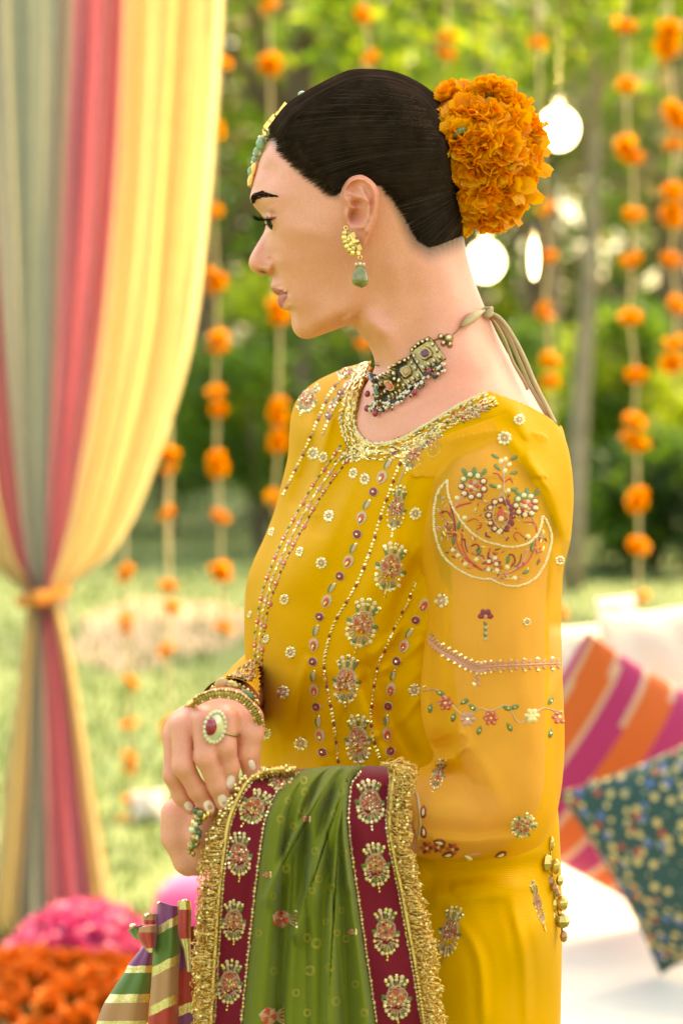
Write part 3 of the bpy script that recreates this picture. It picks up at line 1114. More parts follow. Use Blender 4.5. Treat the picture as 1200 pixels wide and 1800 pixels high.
ARM = [(862, 792, 1.908, 0.048), (870, 860, 1.897, 0.0445), (874, 950, 1.889, 0.0400), (874, 1080, 1.880, 0.0370), (878, 1220, 1.872, 0.0345), (884, 1330, 1.868, 0.0320), (882, 1388, 1.867, 0.0305), (860, 1418, 1.864, 0.0305),
       (830, 1432, 1.862, 0.0325), (760, 1434, 1.860, 0.0315), (640, 1430, 1.866, 0.0275), (520, 1428, 1.862, 0.0235), (420, 1428, 1.855, 0.0225)]
ar = crom(ARM, 70)
mb = MB()
mb.tube([P(*a[:3]) for a in ar], [float(a[3]) for a in ar], 40)
av, af = np.array(mb.v), mb.f
nb_ = sum(len(v_) for v_ in BODY_V)
all_v = np.vstack(BODY_V + [rv, lv, av])
all_f = [tuple(q) for q in np.vstack(BODY_F).tolist()]
o1 = nb_
all_f += [tuple(i + o1 for i in q) for q in rf.tolist()]
o2 = o1 + len(rv)
all_f += [tuple(i + o2 for i in q) for q in lf.tolist()]
o3 = o2 + len(lv)
all_f += [tuple(i + o3 for i in q) for q in af]
# torso under the clothes, so that the figure is whole
tv = []
TORSO = [(700, 1760, 0.085, 1.995), (790, 1700, 0.13, 1.99), (900, 1640, 0.15, 1.985), (1050, 1580, 0.15, 1.985), (1250, 1540, 0.125, 1.99), (1500, 1540, 0.14, 1.99), (1900, 1560, 0.16, 1.99)]
mb = MB()
tr_ = [P(712, 790, 2.0), P(712, 900, 2.0), P(705, 1050, 2.005), P(705, 1250, 2.01), P(712, 1500, 2.01), P(715, 1900, 2.01)]
mb.tube(tr_, [0.055, 0.085, 0.082, 0.075, 0.085, 0.09], 24)
o4 = o3 + len(av)
all_v = np.vstack([all_v, np.array(mb.v)])
all_f += [tuple(i + o4 for i in q) for q in mb.f]
extra = len(all_v) - nb_
hand_blush = np.zeros(extra)
for i_, pts in enumerate(R_FING.values()):
    pass
jl = [HP(*p) for k_ in R_FING.values() for p in k_[0][:3]] + [HP(*R_FING[k_][0][3]) for k_ in R_FING]
allx = all_v[nb_:]
for j_ in jl:
    hand_blush = np.maximum(hand_blush, 0.42 * np.exp(-(np.linalg.norm(allx - np.array(j_), axis=1) / 0.013) ** 2))
attrs_ = {k_: np.concatenate([v_, np.zeros(extra)]) for k_, v_ in body_attr.items()}
attrs_['blush'][nb_:] = hand_blush
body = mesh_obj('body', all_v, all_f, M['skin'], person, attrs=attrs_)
body_bvh = bvh_of([body])
# ================================================================ kurta: bodice and sleeves
def weave(name, col, rough=0.62, trans=0.0, alpha=1.0, lines=230.0, contrast=0.09, sheen=0.04):
    m, nt, b = nmat(name)
    tc = nt.nodes.new('ShaderNodeTexCoord')
    wv = nt.nodes.new('ShaderNodeTexWave')
    wv.wave_type = 'BANDS'
    wv.bands_direction = 'Z'
    wv.inputs['Scale'].default_value = lines
    wv.inputs['Distortion'].default_value = 1.2
    wv.inputs['Detail'].default_value = 2
    wv.inputs['Detail Scale'].default_value = 0.02
    mp = nt.nodes.new('ShaderNodeMapping')
    mp.inputs['Rotation'].default_value = (0, rad(-9), 0)
    nt.links.new(tc.outputs['Object'], mp.inputs['Vector'])
    nt.links.new(mp.outputs[0], wv.inputs['Vector'])
    nz = nt.nodes.new('ShaderNodeTexNoise')
    nz.inputs['Scale'].default_value = 30
    nz.inputs['Detail'].default_value = 8
    nz.inputs['Roughness'].default_value = 0.65
    nt.links.new(tc.outputs['Object'], nz.inputs['Vector'])
    mx = nt.nodes.new('ShaderNodeMix')
    mx.data_type = 'RGBA'
    mx.inputs[6].default_value = (*[c * (1 - contrast) for c in col], 1)
    mx.inputs[7].default_value = (*[min(1, c * (1 + contrast)) for c in col], 1)
    ad = nt.nodes.new('ShaderNodeMath')
    ad.operation = 'MULTIPLY_ADD'
    ad.inputs[1].default_value = 0.55
    nt.links.new(wv.outputs['Fac'], ad.inputs[0])
    sb = nt.nodes.new('ShaderNodeMath')
    sb.operation = 'MULTIPLY'
    sb.inputs[1].default_value = 0.5
    nt.links.new(nz.outputs[0], sb.inputs[0])
    nt.links.new(sb.outputs[0], ad.inputs[2])
    nt.links.new(ad.outputs[0], mx.inputs[0])
    nt.links.new(mx.outputs[2], b.inputs['Base Color'])
    b.inputs['Roughness'].default_value = rough
    b.inputs['Sheen Weight'].default_value = sheen
    b.inputs['Sheen Roughness'].default_value = 0.4
    b.inputs['Specular IOR Level'].default_value = 0.07
    bp = nt.nodes.new('ShaderNodeBump')
    bp.inputs['Strength'].default_value = 0.16
    bp.inputs['Distance'].default_value = 0.0006
    nt.links.new(wv.outputs['Fac'], bp.inputs['Height'])
    nt.links.new(bp.outputs[0], b.inputs['Normal'])
    last = b.outputs[0]
    if trans > 0:
        tr = nt.nodes.new('ShaderNodeBsdfTranslucent')
        nt.links.new(mx.outputs[2], tr.inputs[0])
        ms = nt.nodes.new('ShaderNodeMixShader')
        ms.inputs[0].default_value = trans
        nt.links.new(last, ms.inputs[1])
        nt.links.new(tr.outputs[0], ms.inputs[2])
        last = ms.outputs[0]
    if alpha < 1:
        tp = nt.nodes.new('ShaderNodeBsdfTransparent')
        ms = nt.nodes.new('ShaderNodeMixShader')
        ms.inputs[0].default_value = alpha
        nt.links.new(tp.outputs[0], ms.inputs[1])
        nt.links.new(last, ms.inputs[2])
        last = ms.outputs[0]
    nt.links.new(last, nt.nodes['Material Output'].inputs['Surface'])
    return m


KY = (0.64, 0.29, 0.005)
M['kurta'] = weave('kurta_cloth', KY)
M['sheer'] = weave('sheer_sleeve_cloth', (0.92, 0.47, 0.035), trans=0.30, alpha=0.62, contrast=0.08)


class Puff:
    """closed shell between two outlines (photo pixels), swollen towards and away from the camera about a mid surface"""

    def __init__(s, pairs, mid, ctrl, rim, nt=260, ns=160, lam=0.002):
        s.nt, s.ns = nt, ns
        fp_ = crom(pairs, nt)
        sv_ = 0.5 - 0.5 * np.cos(np.linspace(0, 1, ns) * math.pi)
        sv_ = sv_ * 0.7 + np.linspace(0, 1, ns) * 0.3
        s.x = fp_[:, 0:1] * (1 - sv_) + fp_[:, 2:3] * sv_
        s.y = fp_[:, 1:2] * (1 - sv_) + fp_[:, 3:4] * sv_
        s.s = np.broadcast_to(sv_[None], s.x.shape)
        s.mid = tps([(a, b) for a, b, c in mid], [c for a, b, c in mid], 0.01)(s.x, s.y)
        ol = np.vstack([fp_[::3, 0:2], fp_[::-3, 2:4]])
        mmp = K * s.mid * 1000
        Ls = np.hypot(fp_[:, 2] - fp_[:, 0], fp_[:, 3] - fp_[:, 1])[:, None] * mmp
        D = np.maximum(sv_ * (1 - sv_) * Ls, 1e-6)
        qp, qv = [], []
        for x, y, h in ctrl:
            k = np.argmin((s.x - x) ** 2 + (s.y - y) ** 2)
            qp.append((x, y))
            qv.append(math.log(h * h / D.ravel()[k]))
        for x, y, R in rim:
            qp.append((x, y))
            qv.append(math.log(2 * R))
        s.h = np.sqrt(D * np.exp(np.clip(tps(qp, qv, lam)(s.x, s.y), -2, 8)))
        s.h[:, 0] = 0
        s.h[:, -1] = 0

    def b(s, cx, cy, rx, ry, ang=0):
        c, d_ = math.cos(rad(ang)), math.sin(rad(ang))
        u = (s.x - cx) * c + (s.y - cy) * d_
        v_ = -(s.x - cx) * d_ + (s.y - cy) * c
        return np.exp(-(u / rx) ** 2 - (v_ / ry) ** 2)

    def l(s, pl, wd):
        return np.exp(-(dist_poly(s.x, s.y, pl) / wd) ** 2)

    def fade(s, w_=0.04):
        return sstep(0, w_, s.s * (1 - s.s))

    def near(s):
        return s.mid - s.h / 1000.0

    def far(s, k=1.0):
        return s.mid + k * s.h / 1000.0


KPAIRS = [(655, 633, 872, 588), (640, 637, 897, 636), (612, 645, 925, 670), (582, 657, 952, 703), (556, 670, 984, 744), (535, 687, 994, 775), (518, 710, 1000, 810), (511, 737, 1003, 845), (508.5, 765, 1003, 880), (507, 795, 1000, 915),
          (501, 825, 993, 945), (492, 862, 982, 980), (480, 905, 974, 1015), (463, 948, 968, 1050), (446, 985, 965, 1085), (434, 1020, 964, 1120), (430.5, 1055, 964, 1155), (429, 1092, 964, 1190), (429, 1130, 965, 1225),
          (432, 1165, 967, 1260), (437, 1205, 970, 1300), (443, 1255, 974, 1345), (448, 1305, 978, 1400), (452, 1360, 982, 1455), (454, 1430, 985, 1520), (454, 1510, 987, 1590), (452, 1600, 987, 1670), (448, 1710, 985, 1770), (442, 1880, 983, 1900)]
KMID = [(510, 760, 2.085), (630, 640, 2.06), (760, 700, 2.0), (985, 760, 1.945), (1000, 880, 1.945), (430, 1050, 2.075), (440, 1300, 2.07), (970, 1100, 1.955), (975, 1400, 1.955), (985, 1700, 1.955), (450, 1700, 2.06), (700, 1200, 2.01), (700, 900, 2.01)]
KCTRL = [(600, 680, 62), (560, 710, 52), (540, 760, 62), (600, 740, 86), (640, 790, 92), (580, 800, 92), (520, 850, 38), (560, 880, 90), (620, 880, 118), (700, 820, 120), (700, 900, 124), (760, 780, 112), (820, 760, 108), (880, 740, 92), (940, 770, 76), (900, 830, 110), (960, 860, 78),
         (800, 900, 120), (900, 950, 100), (520, 960, 92), (470, 1000, 58), (450, 1060, 47), (500, 1060, 92), (580, 1000, 122), (660, 1020, 130), (760, 1020, 124), (860, 1050, 104), (930, 1080, 66),
         (470, 1150, 66), (540, 1150, 106), (640, 1150, 124), (760, 1150, 116), (880, 1150, 84), (470, 1280, 58), (540, 1280, 98), (640, 1280, 118), (760, 1280, 112), (880, 1280, 84),
         (480, 1420, 62), (600, 1420, 118), (760, 1420, 122), (900, 1440, 92), (500, 1600, 84), (640, 1600, 128), (780, 1600, 128), (900, 1600, 104), (960, 1620, 62), (500, 1800, 88), (700, 1800, 138), (900, 1800, 106)]
KRIM = [(610, 645, 40), (518, 710, 38), (508, 790, 45), (480, 905, 55), (431, 1050, 50), (432, 1165, 52), (448, 1305, 50), (454, 1500, 60), (448, 1710, 60), (952, 703, 45), (1000, 810, 55), (990, 950, 55), (964, 1120, 50), (978, 1400, 50), (987, 1600, 60), (985, 1770, 60)]
kp = Puff(KPAIRS, KMID, KCTRL, KRIM, 300, 190, 0.004)
fo = kp.fade(0.05)
kp.h += 2.1 * fo * (
    -5.0 * kp.l([(560, 730), (545, 800), (520, 880)], 13) + 3.0 * kp.l([(580, 740), (566, 810), (545, 880)], 12)          # folds from the far shoulder
    - 3.0 * kp.l([(620, 800), (590, 870), (560, 930)], 14)
    + 4.0 * kp.l([(690, 960), (640, 1060), (600, 1180)], 26) - 5.0 * kp.l([(735, 1000), (700, 1120), (690, 1240)], 22)
    - 6.0 * kp.l([(560, 1210), (520, 1290), (500, 1345)], 20) + 4.0 * kp.l([(590, 1230), (570, 1300), (560, 1350)], 18)
    - 5.0 * kp.l([(650, 1180), (680, 1260), (720, 1330)], 18) + 3.5 * kp.l([(620, 1190), (645, 1260), (680, 1330)], 16)
    - 3.0 * kp.l([(455, 1180), (480, 1250), (490, 1320)], 14)
    - 4.0 * kp.l([(760, 1540), (860, 1535), (960, 1520)], 14) + 3.0 * kp.l([(770, 1580), (900, 1570)], 16) - 2.5 * kp.l([(860, 1600), (880, 1700), (890, 1800)], 30)
    - 3.0 * kp.l([(930, 760), (960, 810), (985, 870)], 12) + 2.0 * kp.l([(900, 770), (940, 830), (960, 900)], 14))
kp.h += fo * (1.6 * kp.l([(600, 790), (560, 880), (520, 980)], 9) - 1.6 * kp.l([(640, 840), (600, 940), (570, 1040)], 10) + 1.5 * kp.l([(735, 960), (690, 1040), (660, 1100)], 8) - 1.6 * kp.l([(745, 1090), (690, 1150), (640, 1200)], 9)
              + 1.4 * kp.l([(740, 1180), (690, 1220), (630, 1260)], 8) - 1.4 * kp.l([(470, 1100), (520, 1180), (540, 1260)], 9) + 1.2 * kp.l([(450, 1240), (500, 1290), (520, 1340)], 8) + 2.0 * np.sin(kp.x * 0.045 + kp.y * 0.018) * np.sin(kp.y * 0.011 + 1))
for (pl__, wd__, am__) in (([(748, 1010), (715, 1060), (690, 1130)], 6, 2.2), ([(742, 1060), (700, 1110), (655, 1150)], 6, 2.2), ([(738, 1130), (690, 1170), (630, 1190)], 6, 2.0), ([(735, 1230), (700, 1270), (650, 1300)], 6, 2.2), ([(640, 1180), (600, 1240), (585, 1320)], 6, 2.0), ([(540, 1160), (520, 1240), (525, 1330)], 6, 2.0),
                        ([(470, 1230), (490, 1290), (500, 1340)], 5, 1.8), ([(560, 690), (545, 760), (525, 830)], 6, 2.2), ([(590, 700), (570, 780), (545, 860)], 6, 1.8), ([(800, 1560), (860, 1552), (940, 1560)], 6, 2.2), ([(790, 1600), (840, 1680), (850, 1790)], 8, 2.2), ([(900, 1590), (920, 1680), (925, 1790)], 8, 2.0), ([(720, 830), (700, 900), (690, 960)], 7, 1.6)):
    dl__ = dist_poly(kp.x, kp.y, crom(pl__, 14))
    kp.h += fo * am__ * (np.exp(-(dl__ / wd__) ** 2) - 0.6 * np.exp(-((dl__ - wd__ * 1.9) / wd__) ** 2))
kp.h = np.maximum(kp.h, 0)
ky = kp.near()
# cloth lies outside the skin wherever both are there
NECK = [(640, 560), (652, 636), (640, 668), (630, 700), (625, 732), (628, 756), (638, 770), (655, 777), (680, 776), (706, 768), (735, 752), (765, 734), (800, 714), (830, 699), (858, 687), (885, 696), (915, 708), (945, 725), (966, 740), (980, 750), (1010, 740), (960, 560)]
kin = inpoly(kp.x, kp.y, NECK)
for i in range(0, kp.nt):
    if kp.y[i].min() > 930:
        break
    for j in range(0, kp.ns):
        if kin[i, j]:
            continue
        lc, nr_ = cast(body_bvh, kp.x[i, j], kp.y[i, j])
        if lc is not None and lc.y - 0.0022 < ky[i, j]:
            ky[i, j] = lc.y - 0.0022
ksm = ky.copy()
for _ in range(6):                       # soften the contact
    ksm[1:-1, 1:-1] = (ksm[1:-1, 1:-1] * 2 + ksm[:-2, 1:-1] + ksm[2:, 1:-1] + ksm[1:-1, :-2] + ksm[1:-1, 2:]) / 6
ky = np.minimum(ksm, ky)
ky[:, 0], ky[:, -1] = kp.mid[:, 0], kp.mid[:, -1]
kvn = PA(kp.x, kp.y, ky).reshape(-1, 3)
kvf = PA(kp.x, kp.y, kp.far(0.95)).reshape(-1, 3)
kf1 = grid_faces(kp.nt, kp.ns)
kf2 = grid_faces(kp.nt, kp.ns, True)
fc = np.stack([kp.x.ravel()[kf1].mean(1), kp.y.ravel()[kf1].mean(1)], -1)
cut1 = ~inpoly(fc[:, 0], fc[:, 1], NECK)
FARCUT = [(600, 560), (648, 640), (700, 690), (760, 700), (858, 687), (980, 750), (1010, 740), (960, 560)]
cut2 = ~inpoly(fc[:, 0], fc[:, 1], FARCUT)
nk = kp.nt * kp.ns
rm = np.arange(2 * nk)
ri = np.arange(kp.nt) * kp.ns
rm[nk + ri] = ri
rm[nk + ri + kp.ns - 1] = ri + kp.ns - 1
kfaces = rm[np.vstack([kf1[cut1], kf2[cut2] + nk])]
ARMHOLE = [(800, 805), (762, 850), (755, 940), (772, 1010), (805, 1060), (962, 1060), (975, 960), (980, 880), (972, 815), (945, 785), (880, 770)]
cut1 &= ~inpoly(fc[:, 0], fc[:, 1], ARMHOLE)
kfaces = rm[np.vstack([kf1[cut1], kf2[cut2] + nk])]
kurta = mesh_obj('kurta', np.vstack([kvn, kvf]), kfaces, M['kurta'], person)
tag(kurta, 'mustard yellow kurta with gold and red embroidery')

# ---- near sleeve, sheer
SPAIRS = [(770, 770, 925, 712), (742, 792, 972, 740), (726, 822, 994, 775), (719, 860, 1004, 822), (718, 905, 1007.5, 872), (724, 955, 1005, 920), (735, 1005, 1001, 955), (745, 1050, 990, 1000), (749, 1090, 986.5, 1050), (745, 1140, 986, 1110), (740, 1190, 987.5, 1170), (739, 1235, 989.5, 1230),
          (743, 1272, 991.5, 1290), (752, 1302, 990, 1345), (760, 1322, 984, 1400), (760, 1334, 972, 1448), (754, 1342, 950, 1484), (746, 1347, 912, 1502), (738, 1350, 865, 1510), (729, 1353, 815, 1514), (720, 1356, 770, 1514), (712, 1358, 738, 1508)]
SMID = [(745, 790, 1.925), (719, 880, 1.912), (740, 1040, 1.890), (742, 1200, 1.872), (755, 1320, 1.858), (715, 1358, 1.846), (735, 1505, 1.853), (860, 1508, 1.862), (960, 1475, 1.868), (990, 1300, 1.872), (988, 1080, 1.885), (1003, 930, 1.905), (985, 770, 1.925), (880, 1100, 1.870), (880, 850, 1.895)]
SCTRL = [(800, 790, 46), (880, 770, 48), (940, 780, 42), (760, 850, 38), (820, 860, 64), (900, 850, 68), (960, 850, 52), (760, 940, 44), (830, 950, 62), (900, 950, 64), (960, 950, 46), (790, 1080, 46), (870, 1080, 58), (940, 1080, 46),
         (790, 1200, 48), (870, 1200, 57), (940, 1200, 46), (800, 1300, 48), (880, 1300, 56), (950, 1300, 44), (790, 1380, 38), (860, 1400, 54), (930, 1420, 46), (760, 1430, 42), (820, 1450, 46), (880, 1465, 40)]
SRIM = [(770, 770, 15), (719, 880, 22), (740, 1040, 22), (742, 1200, 24), (757, 1320, 14), (715, 1358, 14), (735, 1505, 22), (860, 1508, 24), (960, 1475, 26), (990, 1300, 30), (988, 1080, 30), (1005, 900, 34), (985, 770, 30)]
sp = Puff(SPAIRS, SMID, SCTRL, SRIM, 260, 150, 0.004)
so = sp.fade(0.04)
sp.h += 2.1 * so * (
    -9.0 * sp.l([(752, 1318), (785, 1308), (812, 1305)], 9) + 7.0 * sp.l([(770, 1335), (800, 1332), (818, 1312), (812, 1290)], 8) - 6.0 * sp.l([(772, 1352), (790, 1350)], 8)      # knot of folds at the elbow crook
    + 3.0 * sp.l([(818, 1310), (850, 1350), (870, 1400)], 14) - 3.0 * sp.l([(800, 1330), (830, 1390), (850, 1440)], 16)
    + 4.0 * sp.l([(760, 1475), (830, 1482), (900, 1474)], 9) - 3.0 * sp.l([(750, 1455), (830, 1462), (900, 1456)], 10)
    - 4.0 * sp.l([(750, 830), (748, 930), (765, 1010)], 9) + 3.5 * sp.l([(772, 850), (770, 950), (785, 1040)], 11)
    + 3.0 * sp.l([(785, 1050), (778, 1150), (775, 1240)], 9) - 3.0 * sp.l([(765, 1060), (758, 1150), (758, 1250)], 8)
    - 5.0 * sp.l([(905, 820), (950, 880), (975, 960)], 11) + 4.0 * sp.l([(925, 800), (972, 870), (990, 930)], 10)
    - 3.0 * sp.l([(860, 1080), (858, 1160)], 10) - 3.0 * sp.l([(960, 1040), (962, 1120), (965, 1200)], 12) + 2.0 * sp.l([(930, 1220), (940, 1300), (930, 1380)], 14))
sp.h += so * (1.6 * sp.l([(790, 900), (800, 1000), (795, 1100)], 9) - 1.8 * sp.l([(830, 1090), (825, 1180), (812, 1270)], 10) + 1.6 * sp.l([(905, 1090), (915, 1190), (910, 1290)], 10) - 1.6 * sp.l([(950, 1230), (930, 1330), (890, 1400)], 10)
              + 1.6 * sp.l([(820, 1340), (860, 1420), (880, 1470)], 9) - 1.4 * sp.l([(780, 1400), (840, 1410), (900, 1390)], 9) + 1.6 * np.sin(sp.x * 0.07 + 0.01 * sp.y) * np.sin(sp.y * 0.013))
for (pl__, wd__, am__) in (([(758, 1322), (800, 1340), (850, 1340)], 5, 2.6), ([(762, 1300), (800, 1282), (840, 1278)], 5, 2.4), ([(770, 1342), (812, 1368), (850, 1402)], 5, 2.2), ([(765, 1278), (800, 1250), (835, 1232)], 6, 1.8), ([(905, 1440), (935, 1400), (950, 1350)], 6, 2.0), ([(880, 1460), (915, 1440), (945, 1440)], 5, 2.0),
                        ([(745, 860), (790, 880), (830, 930)], 6, 1.8), ([(740, 920), (780, 960), (805, 1020)], 6, 1.8), ([(990, 900), (960, 960), (950, 1030)], 6, 2.0), ([(975, 1000), (950, 1060), (945, 1140)], 6, 1.8), ([(860, 735), (900, 760), (935, 800)], 6, 1.6)):
    dl__ = dist_poly(sp.x, sp.y, crom(pl__, 14))
    sp.h += so * am__ * (np.exp(-(dl__ / wd__) ** 2) - 0.6 * np.exp(-((dl__ - wd__ * 1.9) / wd__) ** 2))
sp.h = np.maximum(sp.h, 0)
kb0 = BVHTree.FromPolygons([Vector(p) for p in kvn.tolist()], kf1.tolist())
sy = sp.near()
for i in range(sp.nt):
    if sp.y[i].min() > 840:
        break
    for j in range(sp.ns):
        if sp.y[i, j] > 840:
            continue
        lc, nr_ = cast(kb0, sp.x[i, j], sp.y[i, j])
        if lc is not None and lc.y < sp.mid[i, j] + 0.02 and lc.y - 0.0016 < sy[i, j]:
            sy[i, j] = lc.y - 0.0016
ssm = sy.copy()
for _ in range(40):
    ssm[1:-1, 1:-1] = (ssm[1:-1, 1:-1] * 2 + ssm[:-2, 1:-1] + ssm[2:, 1:-1] + ssm[1:-1, :-2] + ssm[1:-1, 2:]) / 6
sy = np.where(sp.y < 840, np.minimum(ssm, sy), np.minimum(ssm, sp.near() + 0.004))
svn = PA(sp.x, sp.y, sy).reshape(-1, 3)
svf = PA(sp.x, sp.y, sp.far(0.9)).reshape(-1, 3)
sf1, sf2 = grid_faces(sp.nt, sp.ns), grid_faces(sp.nt, sp.ns, True)
nk = sp.nt * sp.ns
rm = np.arange(2 * nk)
ri = np.arange(sp.nt) * sp.ns
rm[nk + ri] = ri
rm[nk + ri + sp.ns - 1] = ri + sp.ns - 1
BACKING = [(850, 680), (1020, 730), (1020, 955), (988, 948), (975, 915), (955, 872), (925, 828), (893, 786), (866, 742)]
fcs = np.stack([sp.x.ravel()[sf1].mean(1), sp.y.ravel()[sf1].mean(1)], -1)
smi = np.concatenate([inpoly(fcs[:, 0], fcs[:, 1], BACKING).astype(int), np.zeros(len(sf2), int)])
sleeve = mesh_obj('sleeve', np.vstack([svn, svf]), rm[np.vstack([sf1, sf2 + nk])], [M['sheer'], M['kurta']], person, smi)
tag(sleeve, 'sheer yellow sleeve with an embroidered crescent')

# ---- far sleeve end at the right wrist
mb = MB()
cpath = crom([P(486, 1180, 2.20), P(456, 1204, 2.10), P(440, 1218, 2.03), P(421, 1233, 1.946), P(408, 1244, 1.885), P(404, 1249, 1.855)], 30)
mb.tube(cpath, [float(x_) for x_ in np.interp(np.linspace(0, 1, 30), [0, 0.5, 0.8, 1], [0.030, 0.0250, 0.0240, 0.0250])], 60, cap=False)
kf_ = [(q, m_) for q, m_ in zip(mb.f, mb.m) if sum(600 + mb.v[i][0] / (K * mb.v[i][1]) for i in q) / len(q) < 456]
mb.f, mb.m = [q for q, m_ in kf_], [m_ for q, m_ in kf_]
cuff = mb.build('sleeve', M['kurta'], person)
tag(cuff, 'far sleeve ending in an embroidered cuff at the wrist')
kbvh = bvh_of([kurta])
sbvh = bvh_of([sleeve])
cbvh = bvh_of([cuff])
# ================================================================ green shawl (dupatta) over the left forearm
M['shawl_green'] = weave('shawl_green', (0.18, 0.195, 0.022), rough=0.85, trans=0.15, lines=330, contrast=0.12, sheen=0.15)
M['maroon'] = weave('maroon_border', (0.20, 0.010, 0.022), rough=0.55, lines=330, contrast=0.12, sheen=0.2)
M['gold'] = pmat('gold_metal', (0.95, 0.62, 0.22), rough=0.26, metal=1.0)
M['gold_dark'] = pmat('antique_gold', (0.42, 0.28, 0.11), rough=0.34, metal=1.0, noise=0.35, nscale=400)
M['gold_thread'] = pmat('gold_thread', (0.85, 0.55, 0.17), rough=0.36, metal=0.6)
M['sequin'] = pmat('gold_sequin', (0.92, 0.72, 0.36), rough=0.16, metal=0.9)
M['thread_pale'] = pmat('pale_thread', (0.52, 0.32, 0.16), rough=0.55)
M['thread_cream'] = pmat('cream_thread', (0.74, 0.56, 0.28), rough=0.5)
M['thread_red'] = pmat('red_thread', (0.55, 0.07, 0.03), rough=0.55)
M['thread_maroon'] = pmat('maroon_thread', (0.23, 0.02, 0.025), rough=0.5)
M['thread_green'] = pmat('green_thread', (0.13, 0.16, 0.035), rough=0.55)
M['thread_pink'] = pmat('pink_thread', (0.56, 0.24, 0.15), rough=0.55)
shawl = empty('shawl', P(560, 1430, 1.84), 'green shawl with maroon flowered borders and gold fringe over her forearm', 'shawl')
DROW = [  # five columns of (x, y) and the depth, from behind the forearm over its top and down
    [(505, 1366), (540, 1362), (595, 1360), (655, 1360), (700, 1362), 1.900], [(500, 1354), (540, 1351), (592, 1346), (652, 1346), (694, 1349), 1.868],
    [(474, 1357), (524, 1358), (584, 1349), (634, 1353), (690, 1358), 1.836], [(442, 1371), (502, 1375), (568, 1364), (617, 1374), (687, 1380), 1.816],
    [(421, 1401), (484, 1400), (552, 1398), (611, 1404), (685, 1412), 1.806], [(403, 1444), (469, 1440), (541, 1444), (610, 1446), (683, 1456), 1.801], [(395, 1500), (459, 1503), (537, 1508), (617, 1512), (692, 1510), 1.800],
    [(387, 1567), (451, 1567), (538, 1570), (626, 1575), (705, 1570), 1.801], [(381, 1673), (440, 1673), (540, 1675), (641, 1675), (725, 1680), 1.803], [(373, 1796), (427, 1796), (540, 1800), (659, 1795), (744, 1793), 1.805], [(366, 1900), (418, 1900), (545, 1900), (672, 1900), (760, 1900), 1.806]]
rows = np.array([[c_ for p in r[:5] for c_ in p] + [r[5]] for r in DROW], float)
NV_, NU_ = 240, 200
tv_ = np.linspace(0, 1, NV_)
rw = crom(rows, NV_, tv_)
uu = np.linspace(0, 1, NU_)
UB = [0, 0.18, 0.5, 0.80, 1.0]
dx_ = np.stack([np.interp(uu, UB, r[[0, 2, 4, 6, 8]]) for r in rw])
dy_ = np.stack([np.interp(uu, UB, r[[1, 3, 5, 7, 9]]) for r in rw])
for _ in range(10):                      # soften the kinks between the columns
    dy_[:, 1:-1] = (dy_[:, :-2] + 2 * dy_[:, 1:-1] + dy_[:, 2:]) / 4
dd_ = np.repeat(rw[:, 10:11], NU_, 1)
vgr = sstep(0.10, 0.55, tv_)[:, None]
gu = (uu - 0.18) / 0.62


def ridge(x):                            # soft-edged pleats
    return np.abs(np.sin(x)) ** 0.7


inside = (sstep(0.0, 0.06, gu) * sstep(1.0, 0.94, gu))[None]
V2 = tv_[:, None]
pl_ = (0.0065 * ridge(gu[None] * 12.5 - 0.9 * V2 + 0.5) + 0.0080 * ridge(gu[None] * 6.2 + 1.9 * V2 - 0.4) + 0.002 * np.sin(gu[None] * 31 + 4 * V2)) * inside * (0.25 + 0.75 * vgr)
# two soft diagonal folds running from the top right to the lower left
for (x0_, y0_, x1_, y1_, am, wd) in ((590, 1350, 466, 1580, 0.008, 13), (615, 1352, 520, 1640, 0.010, 16), (600, 1400, 575, 1800, 0.008, 14), (610, 1380, 612, 1560, 0.006, 10)):
    dl = dist_poly(dx_, dy_, [(x0_, y0_), ((x0_ + x1_) / 2 - 8, (y0_ + y1_) / 2), (x1_, y1_)])
    sgn = np.sign(dx_ - np.interp(dy_, [y0_, y1_], [x0_, x1_]))
    pl_ += am * np.exp(-(dl / wd) ** 2) * inside * np.where(sgn > 0, 1.0, np.exp(-(dl / (wd * 0.45)) ** 2))
brd = (sstep(0.2, 0.1, uu) + sstep(0.78, 0.88, uu))[None]
pl_ += brd * 0.0020 * np.sin(V2 * 21 + uu[None] * 3)
pl_ += 0.006 * (sstep(0.14, 0.17, uu) * sstep(0.22, 0.185, uu))[None] * 0.3
dd_ = dd_ - 1.45 * pl_ - 0.004 * np.sin(uu * math.pi)[None]
dv = PA(dx_, dy_, dd_).reshape(-1, 3)
df = grid_faces(NV_, NU_)
uc = uu.reshape(1, -1).repeat(NV_, 0).ravel()[df].mean(1)
isg = (uc > 0.18) & (uc < 0.80)


def part_of(mask, nm, mt, lab=None):
    ff = df[mask]
    ui, iv = np.unique(ff, return_inverse=True)
    o = mesh_obj(nm, dv[ui], iv.reshape(-1, 4), mt, shawl)
    md = o.modifiers.new('solid', 'SOLIDIFY')
    md.thickness = 0.0008
    md.offset = 1
    if lab:
        tag(o, lab)
    return o


drape = part_of(isg, 'cloth', M['shawl_green'], 'green pleated cloth with small tie-dyed dots')
bord_l = part_of(uc <= 0.18, 'border', M['maroon'], 'maroon border beside the hands')
bord_r = part_of(uc >= 0.80, 'border', M['maroon'], 'maroon border beside the sleeve')
dbvh = bvh_of([drape, bord_l, bord_r])

